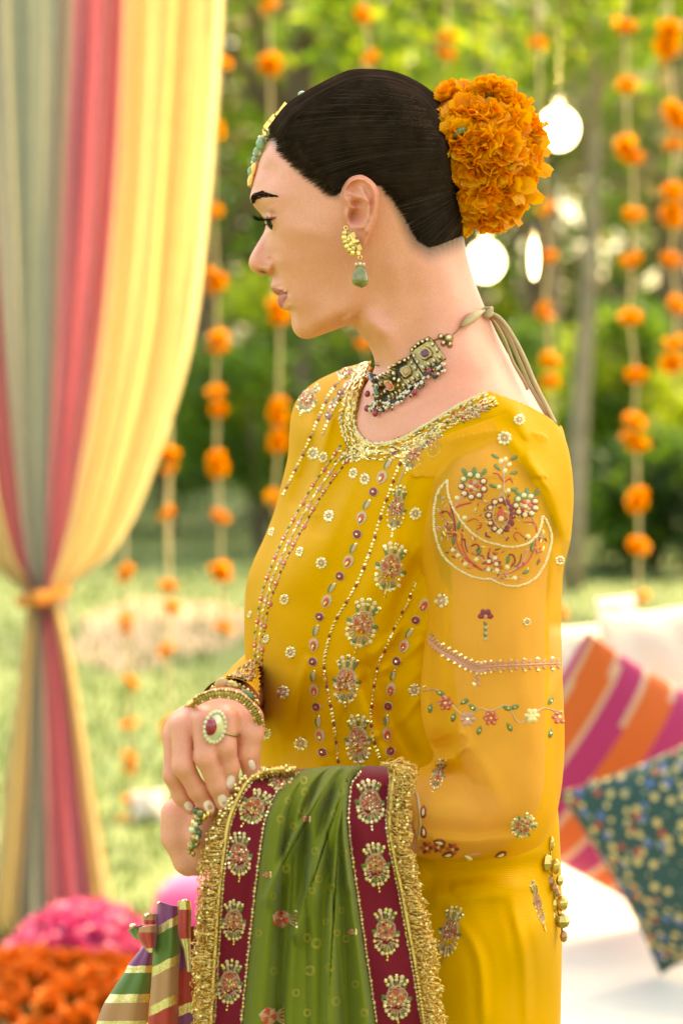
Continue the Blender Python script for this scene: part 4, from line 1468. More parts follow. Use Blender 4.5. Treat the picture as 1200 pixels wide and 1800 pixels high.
# fringe of crimped gold loops along both borders
def fringe(edge_pts, outw, n, seed, sx):
    r_ = random.Random(seed)
    e = crom(edge_pts, n)
    m_ = MB()
    for i in range(n):
        x, y = e[i]
        wd = np.interp(i / n, np.linspace(0, 1, len(outw)), outw)
        for q in range(8):
            ln = wd * r_.uniform(0.35, 1.05)
            a = rad(r_.gauss(18 if sx > 0 else 162, 24))
            z0 = 1.800 + r_.uniform(-0.004, 0.010) + (0.018 * max(0.0, 1 - max(0, y - 1400) / 80.0) if sx < 0 else 0)
            bx_, by_ = x - sx * r_.uniform(-2, 4), y + r_.uniform(-3, 3)
            tw, am = r_.uniform(3, 6), r_.uniform(2.0, 5.5)
            pts = []
            for k in range(9):
                t_ = k / 8
                lp = math.sin(t_ * math.pi) * am
                px_ = bx_ + math.cos(a) * ln * math.sin(t_ * math.pi * 0.62) + math.sin(tw * t_ * 2) * 2
                py_ = by_ + math.sin(a) * ln * t_ * 0.8 + lp * math.cos(tw * t_) + 7 * t_ * t_
                pts.append(P(px_, py_, z0 - 0.004 * math.sin(t_ * math.pi) + 0.003 * math.cos(tw * t_ * 3)))
            m_.tube(pts, r_.uniform(0.00024, 0.0005), 4, 0 if r_.random() < 0.75 else 1, False)
        if r_.random() < 0.6:             # little spangles
            c_ = Vector(P(x + sx * wd * r_.uniform(0.1, 0.9), y + r_.uniform(-4, 6), 1.794 + r_.uniform(-0.002, 0.006)))
            m_.ball(c_, (0.0014, 0.0006, 0.0014), 2, 6, 4)
        # braid along the seam
        m_.ball(P(x + sx * 2.0, y, 1.7965), (0.0016, 0.0012, 0.0013), 1, 6, 4)
    o = m_.build('fringe', [M['gold'], M['gold_thread'], M['sequin']], shawl)
    o['kind'] = 'stuff'
    tag(o, 'tangled gold thread fringe')
    return o


fringe([(520, 1350), (474, 1354), (442, 1369), (421, 1400), (404, 1444), (395, 1500), (387, 1567), (383, 1620), (380, 1673), (376, 1735), (372, 1810)], [22, 20, 20, 22, 34, 44, 44, 40, 46, 42, 34], 190, 3, -1)
fringe([(672, 1342), (690, 1352), (688, 1380), (685, 1412), (683, 1456), (692, 1510), (705, 1570), (715, 1625), (727, 1690), (744, 1800)], [42, 46, 40, 38, 40, 40, 42, 46, 46, 44], 180, 5, 1)
# ================================================================ embroidery: raised stitched pieces laid on the cloth
M['kundan'] = pmat('polki_glass', (0.72, 0.62, 0.40), rough=0.12, metal=0.35)
M['ruby'] = pmat('ruby', (0.30, 0.008, 0.03), rough=0.08, coat=0.6)
M['purple'] = pmat('garnet', (0.13, 0.015, 0.035), rough=0.1, coat=0.6)
M['amber'] = pmat('amber_stone', (0.50, 0.26, 0.09), rough=0.12, coat=0.5)
M['coral'] = pmat('coral_stone', (0.58, 0.07, 0.02), rough=0.14, coat=0.5)
M['emerald'] = pmat('emerald', (0.05, 0.11, 0.03), rough=0.1, coat=0.6)
M['black_bead'] = pmat('dark_enamel', (0.025, 0.025, 0.018), rough=0.3)
M['pearl'] = pmat('pearl', (0.74, 0.62, 0.47), rough=0.22, coat=0.4)
M['nail'] = pmat('nail_polish', (0.95, 0.67, 0.57), rough=0.16, coat=0.5)
EM = ['sequin', 'gold_thread', 'thread_pale', 'thread_red', 'thread_maroon', 'thread_green', 'thread_pink', 'thread_cream', 'gold_dark', 'gold', 'kundan', 'ruby', 'purple', 'amber', 'coral', 'emerald', 'black_bead', 'pearl', 'nail']
EMI = {k: i for i, k in enumerate(EM)}
EMATS = [M[k] for k in EM]


class Stitch:
    def __init__(s, bvh):
        s.bvh, s.mb = bvh, MB()

    def pt(s, x, y, up):
        lc, nr_ = cast(s.bvh, x, y)
        if lc is None:
            return None
        return lc + nr_ * up

    def poly(s, pts, mt, up=0.0009, base=0.0003, inset=0.55):
        """domed patch with the outline pts"""
        ring, top = [], []
        cx, cy = sum(p[0] for p in pts) / len(pts), sum(p[1] for p in pts) / len(pts)
        for x, y in pts:
            a = s.pt(x, y, base)
            b = s.pt(cx + (x - cx) * inset, cy + (y - cy) * inset, up)
            if a is None or b is None:
                return
            ring.append(a)
            top.append(b)
        n = len(pts)
        f = [(i, (i + 1) % n, n + (i + 1) % n, n + i) for i in range(n)] + [tuple(range(n, 2 * n))]
        s.mb.add(ring + top, f, EMI[mt])

    def disc(s, x, y, r, mt='sequin', n=7, up=0.0010, asp=1.0, ang=0.0):
        c, d_ = math.cos(ang), math.sin(ang)
        s.poly([(x + r * (math.cos(t) * c - asp * math.sin(t) * d_), y + r * (math.cos(t) * d_ + asp * math.sin(t) * c)) for t in [2 * math.pi * i / n for i in range(n)]], mt, up)

    def drop(s, x, y, ln, wd, ang, mt, up=0.0011):
        """petal from (x, y) pointing along ang degrees"""
        a = rad(ang)
        c, d_ = math.cos(a), math.sin(a)
        o = [(0, 0), (0.3, 0.42), (0.68, 0.5), (0.92, 0.28), (1, 0), (0.92, -0.28), (0.68, -0.5), (0.3, -0.42)]
        s.poly([(x + u * ln * c - v_ * wd * d_, y + u * ln * d_ + v_ * wd * c) for u, v_ in o], mt, up)

    def line(s, pts, wd, mt, up=0.0009):
        pts = [tuple(p) for p in pts]
        v_, n = [], len(pts)
        for i in range(n):
            a, b = pts[max(0, i - 1)], pts[min(n - 1, i + 1)]
            l_ = math.hypot(b[0] - a[0], b[1] - a[1]) + 1e-9
            nx, ny = -(b[1] - a[1]) / l_, (b[0] - a[0]) / l_
            q = [s.pt(pts[i][0] + nx * wd / 2, pts[i][1] + ny * wd / 2, 0.0002), s.pt(pts[i][0], pts[i][1], up), s.pt(pts[i][0] - nx * wd / 2, pts[i][1] - ny * wd / 2, 0.0002)]
            if None in q:
                if len(v_) >= 6:
                    break
                v_ = []
                continue
            v_ += q
        m_ = len(v_) // 3
        if m_ > 1:
            s.mb.add(v_, [tuple(q) for q in grid_faces(m_, 3).tolist()], EMI[mt])

    def ring(s, x, y, r, wd, mt, asp=1.0, n=12):
        s.line([(x + r * math.cos(2 * math.pi * i / n), y + asp * r * math.sin(2 * math.pi * i / n)) for i in range(n + 1)], wd, mt)

    def beads(s, pts, step, r, mt='sequin', jit=0.4, alt=None):
        p = np.asarray(pts, float)
        L_ = np.concatenate([[0], np.cumsum(np.hypot(*np.diff(p, axis=0).T))])
        k, d_ = 0, 0.0
        while d_ < L_[-1]:
            x, y = np.interp(d_, L_, p[:, 0]), np.interp(d_, L_, p[:, 1])
            m_ = alt[k % len(alt)] if alt else mt
            s.disc(x + random.gauss(0, jit), y + random.gauss(0, jit), r * random.uniform(0.85, 1.12), m_, 6, 0.0012)
            d_ += step * random.uniform(0.9, 1.1)
            k += 1

    def done(s, name, parent, lab=None):
        if not s.mb.f:
            return None
        o = s.mb.build(name, EMATS, parent, smooth=False)
        if lab:
            tag(o, lab)
        return o


def smooth(pts, n=40):
    return [tuple(p) for p in crom(pts, n)]


def rot(x, y, cx, cy, a, sc=1.0, asp=1.0):
    c, d_ = math.cos(rad(a)), math.sin(rad(a))
    return cx + (x * asp * c - y * d_) * sc, cy + (x * asp * d_ + y * c) * sc


def daisy(bvh, cx, cy, r, parent, n=9, asp=1.0, ang=0, pal=('thread_cream', 'sequin')):
    """small round sequin flower"""
    s = Stitch(bvh)
    for i in range(n):
        t = 2 * math.pi * i / n + 0.2
        x, y = rot(math.cos(t) * r * 0.68, math.sin(t) * r * 0.68, cx, cy, ang, 1, asp)
        x0, y0 = rot(math.cos(t) * r * 0.25, math.sin(t) * r * 0.25, cx, cy, ang, 1, asp)
        s.line([(x0, y0), (x, y)], r * 0.22, 'thread_pale', 0.0007)
        s.disc(x, y, r * 0.27, pal[i % len(pal)], 6)
    s.ring(cx, cy, r * 0.28, r * 0.16, 'thread_pink', 1.0, 7)
    s.disc(cx, cy, r * 0.2, 'thread_cream', 6)
    return s.done('sequin_flower', parent)


def spray(bvh, cx, cy, w_, h_, ang, parent, rich=1.0, seed=0, name='embroidered_flower'):
    """large flower: fan of buds on top, rosette, lower fan of beads, leaves"""
    r_ = random.Random(seed)
    s = Stitch(bvh)

    w_, h_, ang = w_ * r_.uniform(0.92, 1.08), h_ * r_.uniform(0.93, 1.06), ang + r_.gauss(0, 5)

    def T(x, y):
        return rot((x + r_.gauss(0, 0.022)) * w_ / 2, (y + r_.gauss(0, 0.018)) * h_ / 2, cx, cy, ang)
    for k in range(5):                                           # upper fan
        a = -90 + (k - 2) * 22
        tip = (0.86 * math.cos(rad(a)), -0.18 + 0.74 * math.sin(rad(a)))
        b_ = (0.55 * math.cos(rad(a)), -0.12 + 0.42 * math.sin(rad(a)))
        s.line([T(*b_), T(*tip)], w_ * 0.085, 'thread_pale' if k % 2 else 'thread_green')
        s.disc(*T(*tip), w_ * 0.07, 'sequin' if k % 2 == 0 else 'thread_cream', 6)
        s.disc(*T(tip[0] * 0.8, -0.15 + (tip[1] + 0.15) * 0.8), w_ * 0.06, 'thread_cream', 6)
    s.line([T(0.56 * math.cos(rad(a)), -0.08 + 0.42 * math.sin(rad(a))) for a in range(150, 395, 15)], w_ * 0.06, 'thread_pale')
    s.line([T(0.47 * math.cos(rad(a)), -0.07 + 0.35 * math.sin(rad(a))) for a in range(150, 395, 15)], w_ * 0.045, 'thread_pink')
    for k in range(12):                                          # rosette
        a = k * 30 + 10
        p = T(0.08 * math.cos(rad(a)), -0.04 + 0.06 * math.sin(rad(a)))
        s.drop(*p, w_ * 0.20, w_ * 0.11, a + ang, ['thread_red', 'thread_pink', 'thread_red'][k % 3])
        q = T(0.50 * math.cos(rad(a + 15)), -0.04 + 0.36 * math.sin(rad(a + 15)))
        s.line([p, q], w_ * 0.045, 'thread_pale', 0.0014)
    for k in range(26):
        a, rr = r_.uniform(0, 360), r_.uniform(0.1, 0.62)
        s.disc(*T(rr * math.cos(rad(a)), 0.02 + rr * 0.75 * math.sin(rad(a))), w_ * r_.uniform(0.035, 0.055), r_.choice(['thread_cream', 'sequin', 'thread_pink', 'thread_red', 'sequin']), 6, 0.0016)
    for k in range(11):                                          # lower fan
        a = 90 + (k - 5) * 21
        b_ = (0.34 * math.cos(rad(a)), 0.24 + 0.22 * math.sin(rad(a)))
        tip = (0.70 * math.cos(rad(a)), 0.24 + 0.54 * math.sin(rad(a)))
        s.line([T(*b_), T(*tip)], w_ * 0.06, 'thread_pale' if k % 3 else 'thread_pink')
        s.disc(*T(*tip), w_ * 0.068, 'sequin' if k % 2 else 'thread_cream', 6)
    for sx, sy, aa in ((-0.72, -0.02, 200), (0.72, 0.05, -20), (-0.1, 0.55, 110), (0.45, -0.62, -50), (0.3, 0.5, 60)):
        s.drop(*T(sx * 0.72, sy * 0.9), w_ * 0.2, w_ * 0.13, aa + ang, 'thread_green')
        s.ring(*T(sx * 0.9, sy * 0.95), w_ * 0.075, w_ * 0.03, 'thread_pale', 1.0, 8)
    s.beads([T(0.0, 0.78), T(0.03, 1.12)], w_ * 0.1, w_ * 0.05)
    return s.done(name, parent)


# ---- shawl borders
LB = [(462, 1382, 44, 56, 48, 1), (421, 1504, 56, 86, 6, 3), (411, 1620, 54, 84, 4, 4), (404, 1728, 54, 84, 3, 5), (447, 1420, 54, 66, 34, 2)]
for (x, y, w_, h_, a, sd_) in LB[1:]:
    spray(dbvh, x, y, w_, h_, a, shawl, seed=sd_)
spray(dbvh, 492, 1371, 42, 44, 62, shawl, seed=11)
for (x, y, w_, h_, a, sd_) in [(650, 1412, 60, 84, 0, 6), (660, 1522, 60, 88, -6, 7), (678, 1640, 60, 88, -8, 8), (697, 1756, 62, 90, -8, 9)]:
    spray(dbvh, x, y, w_, h_, a, shawl, seed=sd_)
for pts in ([(525, 1358), (500, 1376), (481, 1402), (466, 1442), (456, 1503), (448, 1567), (437, 1673), (424, 1798)], [(476, 1358), (446, 1372), (425, 1402), (407, 1445), (399, 1500), (391, 1567), (385, 1673), (377, 1798)],
            [(634, 1356), (619, 1376), (614, 1404), (613, 1446), (620, 1512), (629, 1575), (644, 1675), (662, 1798)], [(686, 1358), (684, 1380), (681, 1412), (679, 1456), (688, 1510), (701, 1570), (721, 1680), (740, 1796)]):
    s = Stitch(dbvh)
    sm = smooth(pts, 60)
    s.beads(sm, 7.5, 3.1, alt=['sequin', 'thread_cream', 'sequin', 'sequin', 'thread_pale'])
    s.line(sm, 2.2, 'thread_pale', 0.0006)
    s.done('beaded_edging', shawl)
for (x, y, a) in ((494, 1615, 20), (472, 1786, 10), (617, 1638, -10), (468, 1538, 0), (537, 1440, 80)):
    s = Stitch(dbvh)
    sc_ = 1.0 if x < 520 and y > 1600 else 0.32
    for k in range(6):
        s.drop(x, y, 17 * sc_, 11 * sc_, k * 60 + a, ['thread_red', 'thread_pink'][k % 2])
    s.ring(x, y, 13 * sc_, 2.4 * sc_, 'thread_pale', 1.1)
    s.disc(x, y, 4 * sc_, 'sequin')
    for k in range(5):
        s.line([(x + 12 * sc_, y + 2 * k * sc_ - 4 * sc_), (x + 26 * sc_, y + (k - 2) * 7 * sc_)], 2 * sc_ + 0.6, 'thread_pale')
        s.disc(x + 26 * sc_, y + (k - 2) * 7 * sc_, 2.6 * sc_ + 0.5, 'sequin')
    s.done('embroidered_bud', shawl)
# tie-dyed dots: flat printed rings in the cloth
M['dot'] = pmat('tie_dye_dot', (0.27, 0.22, 0.02), rough=0.75)
for (x, y, r) in [(497, 1372, 6), (534, 1372, 7), (536, 1392, 7), (506, 1408, 6), (530, 1425, 7), (493, 1440, 7), (516, 1452, 6), (506, 1488, 7), (554, 1496, 7), (503, 1526, 8), (560, 1545, 7), (548, 1565, 6), (540, 1648, 8), (556, 1658, 9), (481, 1707, 7), (545, 1706, 9),
                  (579, 1700, 7), (600, 1600, 6), (592, 1640, 6), (608, 1650, 7), (573, 1620, 6), (455, 1640, 6), (520, 1745, 7), (590, 1760, 8), (540, 1780, 7), (625, 1730, 7), (640, 1780, 7), (587, 1430, 6), (575, 1400, 5), (480, 1575, 6), (583, 1560, 7), (604, 1500, 6)]:
    s = Stitch(dbvh)
    vv = []
    n = 12
    ok_ = True
    for i in range(n):
        t = 2 * math.pi * i / n
        sq = 1 / max(abs(math.cos(t)), abs(math.sin(t))) ** 0.5
        for q in (1.0, 0.5):
            p = s.pt(x + math.cos(t) * r * q * sq, y + math.sin(t) * r * q * sq * 1.05, 0.00022)
            if p is None:
                ok_ = False
            vv.append(p)
    if ok_:
        o = mesh_obj('dyed_dot', vv, [(2 * i, 2 * ((i + 1) % n), 2 * ((i + 1) % n) + 1, 2 * i + 1) for i in range(n)], M['dot'], shawl)

# ---- bodice
GARL1 = [(700, 765), (688, 800), (668, 845), (648, 880), (632, 920), (624, 955), (606, 1000), (585, 1030), (575, 1055), (560, 1090), (552, 1130), (550, 1170), (552, 1215), (557, 1250), (562, 1290), (570, 1345)]
CH1 = [(712, 790), (697, 830), (685, 865), (670, 905), (657, 950), (645, 985), (628, 1025), (608, 1060), (590, 1090), (576, 1130), (570, 1170), (575, 1210), (584, 1255), (590, 1300), (595, 1345)]
GARL2 = [(745, 1065), (728, 1095), (716, 1120), (706, 1145), (694, 1170), (688, 1205), (684, 1230), (679, 1260), (680, 1295), (688, 1330)]
CH2 = [(730, 1025), (718, 1055), (703, 1085), (690, 1110), (680, 1135), (668, 1160), (660, 1190), (655, 1225), (652, 1260), (655, 1295), (668, 1335)]


def garland_line(bvh, pts, step, parent, sc=1.0):
    """stitched garland: flame, round, leaf repeating along a line, each a piece of its own"""
    p = np.asarray(smooth(pts, 120))
    L_ = np.concatenate([[0], np.cumsum(np.hypot(*np.diff(p, axis=0).T))])
    d_, k = 4.0, 0
    while d_ < L_[-1] - 4:
        x, y = np.interp(d_, L_, p[:, 0]), np.interp(d_, L_, p[:, 1])
        x2, y2 = np.interp(d_ + 3, L_, p[:, 0]), np.interp(d_ + 3, L_, p[:, 1])
        an = math.degrees(math.atan2(y2 - y, x2 - x))
        s = Stitch(bvh)
        if k % 3 == 0:
            s.drop(*rot(11, 0, x, y, an, sc), 31 * sc, 21 * sc, an + 180, 'thread_pale', 0.0008)
            s.drop(*rot(9, 0, x, y, an, sc), 25 * sc, 15 * sc, an + 180, 'thread_red', 0.0013)
            s.drop(*rot(6.5, 0, x, y, an, sc), 14 * sc, 7 * sc, an + 180, 'sequin', 0.0018)
        elif k % 3 == 1:
            s.disc(x, y, 8.5 * sc, 'thread_maroon', 9)
            s.ring(x, y, 9 * sc, 2.2 * sc, 'thread_pale', 1.0, 10)
            s.disc(x, y, 3.4 * sc, 'sequin', 6, 0.0016)
        else:
            s.drop(*rot(-14, -3, x, y, an, sc), 26 * sc, 9 * sc, an + 8, 'thread_pale')
            s.drop(*rot(-8, 4, x, y, an, sc), 20 * sc, 9 * sc, an - 8, 'thread_green')
            s.disc(*rot(-10, -2, x, y, an, sc), 3 * sc, 'sequin')
        s.done(['flame_motif', 'round_motif', 'leaf_motif'][k % 3], parent)
        d_ += step * [0.92, 0.92, 1.1][k % 3] * sc
        k += 1


garland_line(kbvh, GARL1, 31, kurta, 0.88)
garland_line(kbvh, GARL2, 31, kurta, 0.88)
for ch in (CH1, CH2):
    p = smooth(ch, 90)
    for a0 in range(0, 90, 30):
        s = Stitch(kbvh)
        s.beads(p[a0:a0 + 31], 6.6, 3.2, alt=['sequin', 'sequin', 'gold_thread', 'sequin', 'thread_maroon'])
        s.done('sequin_line', kurta)
# far shoulder lines
for pts, st in (([(640, 652), (605, 660), (585, 685), (570, 712), (556, 745), (543, 775), (528, 808), (512, 840), (498, 870)], 6.6), ([(648, 664), (622, 668), (608, 690), (590, 712), (575, 745), (566, 765)], 7.5)):
    s = Stitch(kbvh)
    s.beads(smooth(pts, 60), st, 3.0, alt=['sequin', 'sequin', 'gold_thread', 'thread_pale', 'thread_maroon'])
    s.done('sequin_line', kurta)
garland_line(kbvh, [(652, 660), (618, 672), (598, 692), (582, 718), (572, 745)], 22, kurta, 0.7)
spray(kbvh, 540, 700, 46, 62, 25, kurta, seed=21)
spray(kbvh, 607, 652, 30, 40, 70, kurta, seed=22)
# centre placket: three slender stitched lines with leaf beads
for off_, mt_a, seed_ in ((-13, ['thread_green', 'thread_pale', 'thread_red', 'gold_thread'], 1), (0, ['sequin', 'thread_pale', 'thread_pink', 'thread_cream'], 2), (12, ['thread_maroon', 'thread_pale', 'thread_red', 'gold_dark'], 3)):
    base = [(612, 788), (594, 812), (575, 838), (556, 866), (538, 896), (522, 925), (505, 958), (490, 990), (476, 1025), (466, 1060), (459, 1100), (455, 1140), (455, 1180), (457, 1230), (458, 1275)]
    w_ = np.interp(np.arange(len(base)), [0, 5, 9, 14], [1.0, 0.85, 0.7, 0.45])
    p = smooth([(x + off_ * w_[i] * 0.85, y + off_ * w_[i] * 0.5) for i, (x, y) in enumerate(base)], 110)
    s = Stitch(kbvh)
    r_ = random.Random(seed_)
    L_ = 0
    k = 0
    i = 0
    s.line(p, 1.5, 'gold_thread', 0.0005)
    while i < 108:
        x, y = p[i]
        x2, y2 = p[min(109, i + 1)]
        an = math.degrees(math.atan2(y2 - y, x2 - x))
        big = (k % 4 == 2)
        s.drop(x, y, 12 if big else 8, 7.5 if big else 3.6, an + r_.gauss(0, 8), mt_a[k % 4])
        if big:
            s.disc(*rot(6, 0, x, y, an), 2.2, 'sequin', 6, 0.0016)
        i += 2
        k += 1
    s.done('placket_line', kurta)
# sequin flowers over the bodice
for (x, y, r, asp) in [(550, 797, 13, .9), (568, 804, 11, .8), (621, 832, 11, .7), (641, 842, 12, .8), (578, 907, 12, .8), (565, 990, 12, .9), (500, 1054, 11, .8), (527, 970, 10, .6), (477, 935, 9, .5), (468, 1123, 9, .6), (511, 1147, 12, .85), (498, 1217, 13, .95), (469, 1290, 12, .7), (529, 1307, 14, 1.0),
                       (439, 1080, 7, .4), (730, 903, 13, .9), (728, 1213, 13, .9), (434, 1010, 6, .4)]:
    daisy(kbvh, x, y, r, kurta, asp=asp, ang=15)
for (x, y, w_, h_, a, sd_) in [(728, 800, 46, 70, 32, 31), (697, 895, 42, 95, 14, 32), (686, 1000, 62, 98, 12, 33), (637, 1098, 66, 96, 10, 34), (609, 1198, 56, 94, 4, 35), (630, 1302, 58, 92, -12, 36), (762, 782, 34, 58, 18, 37)]:
    spray(kbvh, x, y, w_, h_, a, kurta, seed=sd_)
spray(kbvh, 790, 1640, 48, 108, 8, kurta, seed=41)
spray(kbvh, 944, 1588, 18, 96, -14, kurta, seed=42)
# neckline: dense gold couching following the edge
NE = [(655, 637), (645, 660), (633, 693), (626, 725), (627, 752), (637, 770), (655, 778), (681, 777), (708, 769), (738, 752), (767, 735), (802, 714), (832, 699), (857, 688)]
nep = np.asarray(smooth(NE, 150))
for seg in range(5):
    s = Stitch(kbvh)
    for i in range(seg * 30, min(150, seg * 30 + 30)):
        x, y = nep[i]
        a, b = nep[max(0, i - 1)], nep[min(149, i + 1)]
        tx, ty = (b - a) / (np.hypot(*(b - a)) + 1e-9)
        nx, ny = (-ty, tx)
        if nx * (x - 715) + ny * (y - 700) < 0:
            nx, ny = -nx, -ny
        wd = np.interp(i, [0, 30, 60, 75, 100, 149], [16, 24, 30, 30, 26, 26])
        s.disc(x + nx * 1.5, y + ny * 1.5, 3.0, 'thread_cream', 6, 0.0016)
        for q in range(4):
            o_ = 4 + wd * (q + random.random() * 0.6) / 4.3
            an = math.degrees(math.atan2(ty, tx)) + random.gauss(18 if q % 2 else -14, 14)
            s.drop(x + nx * o_, y + ny * o_, random.uniform(6, 11), random.uniform(3, 4.5), an, random.choice(['gold_thread', 'sequin', 'thread_cream', 'gold_thread', 'gold_dark']), 0.0013)
    s.done('neckline_embroidery', kurta)
s = Stitch(kbvh)                              # pointed gold panel below the neckline
for k in range(120):
    u, v_ = random.random(), random.random()
    x, y = 655 - 52 * u + random.gauss(0, 5) + 20 * (1 - u) * (v_ - .5), 782 + 40 * u * 0.35 + 20 * (v_ - 0.5) + 8 * u
    s.drop(x, y, random.uniform(6, 10), random.uniform(3, 4.5), random.gauss(125, 18), random.choice(['gold_thread', 'sequin', 'thread_cream', 'gold_dark']), 0.0013)
s.done('neckline_embroidery', kurta)
s = Stitch(kbvh)                              # pink flowers on the shoulder seam
for k in range(85):
    x = random.uniform(797, 853)
    y = 733 - (x - 797) * 0.30 + random.gauss(0, 5)
    s.drop(x, y, random.uniform(6, 10), random.uniform(3, 5), random.uniform(0, 360), random.choice(['thread_pink', 'thread_red', 'thread_pale', 'thread_green', 'thread_pale']), 0.0013)
s.done('embroidered_flower', kurta)
s = Stitch(kbvh)
for pts in ([(790, 735), (760, 755), (735, 785)], [(720, 800), (708, 830), (700, 850)]):
    s.line(smooth(pts, 20), 3, 'thread_pale')
s.done('stitched_vine', kurta)

# ---- sleeve: crescent with a bouquet
def SZ(x, y):
    return (740 + x * 0.225, 780 + y * 0.225)


def zz(pts, n=40):
    return smooth([SZ(*p) for p in pts], n)


s = Stitch(sbvh)
outer = zz([(205, 292), (150, 350), (118, 430), (103, 540), (105, 650), (130, 770), (180, 880), (270, 965), (380, 1030), (480, 1058), (545, 1058), (600, 1088), (700, 1112), (800, 1100), (890, 1045), (960, 940), (1005, 800), (1010, 700), (965, 590), (942, 560)], 140)
inner = zz([(205, 292), (212, 390), (250, 500), (320, 610), (400, 700), (500, 760), (600, 790), (700, 806), (800, 790), (880, 740), (925, 660), (942, 560)], 110)
s.beads(outer, 3.6, 2.3, 'thread_cream', 0.3)
s.beads(inner, 3.6, 2.5, 'thread_cream', 0.3)
s.line(outer, 2, 'thread_pale', 0.0005)
s.done('beaded_crescent', sleeve, 'crescent outlined in cream beads')
s = Stitch(sbvh)
for pts, mt_, wd in ([[(250, 560), (260, 700), (300, 830), (380, 930), (480, 990)], 'thread_red', 3], [[(320, 680), (320, 800), (370, 900), (470, 980)], 'thread_red', 3.2], [[(225, 470), (260, 600), (270, 720)], 'thread_maroon', 2.4], [[(160, 540), (200, 530), (235, 580)], 'thread_maroon', 2.4],
                      [[(890, 740), (870, 850), (800, 950), (640, 1025)], 'thread_red', 3.2], [[(830, 820), (800, 900), (730, 980), (650, 1020)], 'thread_pink', 3], [[(680, 900), (690, 865), (720, 875), (730, 920), (700, 960)], 'thread_maroon', 3.2], [[(390, 800), (430, 785), (450, 810), (430, 840)], 'thread_maroon', 2.8],
                      [[(360, 610), (410, 585), (460, 610), (465, 650), (430, 670)], 'thread_red', 2.4], [[(750, 760), (720, 720), (750, 690), (800, 730)], 'thread_red', 2.4], [[(270, 500), (310, 480), (390, 460)], 'thread_red', 4], [[(260, 510), (300, 440), (350, 400)], 'thread_pink', 3.5],
                      [[(900, 690), (880, 620), (800, 610)], 'thread_red', 3], [[(890, 650), (860, 570), (850, 540)], 'thread_pink', 3], [[(640, 400), (645, 320), (640, 220), (650, 160)], 'thread_pale', 3], [[(640, 300), (600, 240), (560, 230)], 'thread_red', 3], [[(650, 300), (690, 275), (715, 310)], 'thread_red', 3],
                      [[(540, 730), (505, 720), (510, 690)], 'thread_maroon', 3], [[(930, 770), (960, 740), (975, 765)], 'thread_maroon', 2.4], [[(340, 740), (345, 800), (365, 850)], 'thread_maroon', 2.2], [[(780, 860), (770, 920), (740, 960)], 'thread_maroon', 2.2], [[(180, 640), (235, 690)], 'thread_maroon', 2.2], [[(190, 730), (240, 725)], 'thread_red', 2.2],
                      [[(890, 860), (940, 840)], 'thread_maroon', 2.4], [[(660, 760), (680, 730)], 'thread_maroon', 3], [[(520, 890), (525, 850)], 'thread_maroon', 3.4]):
    s.line(zz(pts, 22), wd, mt_)
s.done('stitched_vine', sleeve)
s = Stitch(sbvh)
cres = [SZ(*p) for p in [(200, 330), (150, 400), (118, 540), (130, 700), (190, 850), (300, 950), (450, 1030), (545, 1035), (700, 1085), (830, 1060), (930, 950), (985, 800), (985, 690), (945, 640), (880, 760), (780, 810), (640, 815), (480, 775), (360, 690), (260, 550)]]
for k in range(330):                          # fine scrolls filling the crescent
    x, y = SZ(random.uniform(100, 1000), random.uniform(320, 1090))
    if not inpoly(np.array([x]), np.array([y]), cres)[0]:
        continue
    an = math.degrees(math.atan2(y - SZ(0, 640)[1], x - SZ(570, 0)[0])) + 90 + random.gauss(0, 40)
    s.drop(x, y, random.uniform(7, 13), random.uniform(2.2, 3.6), an, random.choice(['thread_red', 'thread_maroon', 'thread_pink', 'thread_pale', 'thread_red', 'thread_green', 'gold_thread']), 0.0008)
for k in range(90):                           # and the ground between the flowers
    x, y = SZ(random.gauss(610, 170), random.gauss(560, 120))
    if inpoly(np.array([x]), np.array([y]), [SZ(*p) for p in [(260, 440), (420, 420), (640, 330), (860, 540), (900, 680), (780, 770), (640, 780), (480, 730), (340, 610)]])[0]:
        s.drop(x, y, random.uniform(6, 11), random.uniform(2.0, 3.2), random.uniform(0, 360), random.choice(['thread_red', 'thread_pink', 'thread_pale', 'gold_thread', 'thread_maroon']), 0.0008)
for cx, cy, R, n in ((405, 330, 88, 9), (812, 480, 76, 9)):
    for k in range(n):
        a = 2 * math.pi * k / n + 0.3
        x, y = SZ(cx + R * math.cos(a), cy + R * 1.0 * math.sin(a))
        s.disc(x, y, 7.2, 'thread_maroon' if math.sin(a) > -0.4 else 'thread_green', 7, 0.0008)
        s.disc(x, y, 5.0, 'thread_cream', 7, 0.0020)
    for k in range(6):
        a = 2 * math.pi * k / 6
        s.drop(*SZ(cx, cy), 12, 8, k * 60, ['thread_red', 'thread_pale'][k % 2], 0.0014)
    s.disc(*SZ(cx - 10, cy + 10), 4.6, 'thread_cream', 7, 0.0022)
    for k in range(3):
        s.drop(*SZ(cx + (k - 1) * 55 + 10, cy - R * 0.9), 16, 8, -90 + (k - 1) * 35, 'thread_green')
s.done('embroidered_flower', sleeve)
s = Stitch(sbvh)                              # central flame flower
for k in range(12):
    a = 2 * math.pi * k / 12
    x, y = SZ(618 + 92 * math.cos(a), 560 + 118 * math.sin(a))
    s.disc(x, y, 7, 'thread_maroon', 7, 0.0008)
    if math.cos(a) < 0.2:
        s.disc(x, y, 4.4, 'thread_cream', 7, 0.0020)
s.line(zz([(630, 390), (570, 480), (560, 570), (590, 640), (625, 660), (665, 620), (680, 540), (660, 460), (630, 390)], 30), 3.2, 'thread_pale')
s.drop(*SZ(625, 500), 26, 16, 90, 'thread_red')
s.disc(*SZ(622, 585), 6, 'thread_cream', 7, 0.0022)
s.disc(*SZ(605, 690), 5, 'thread_cream', 7, 0.002)
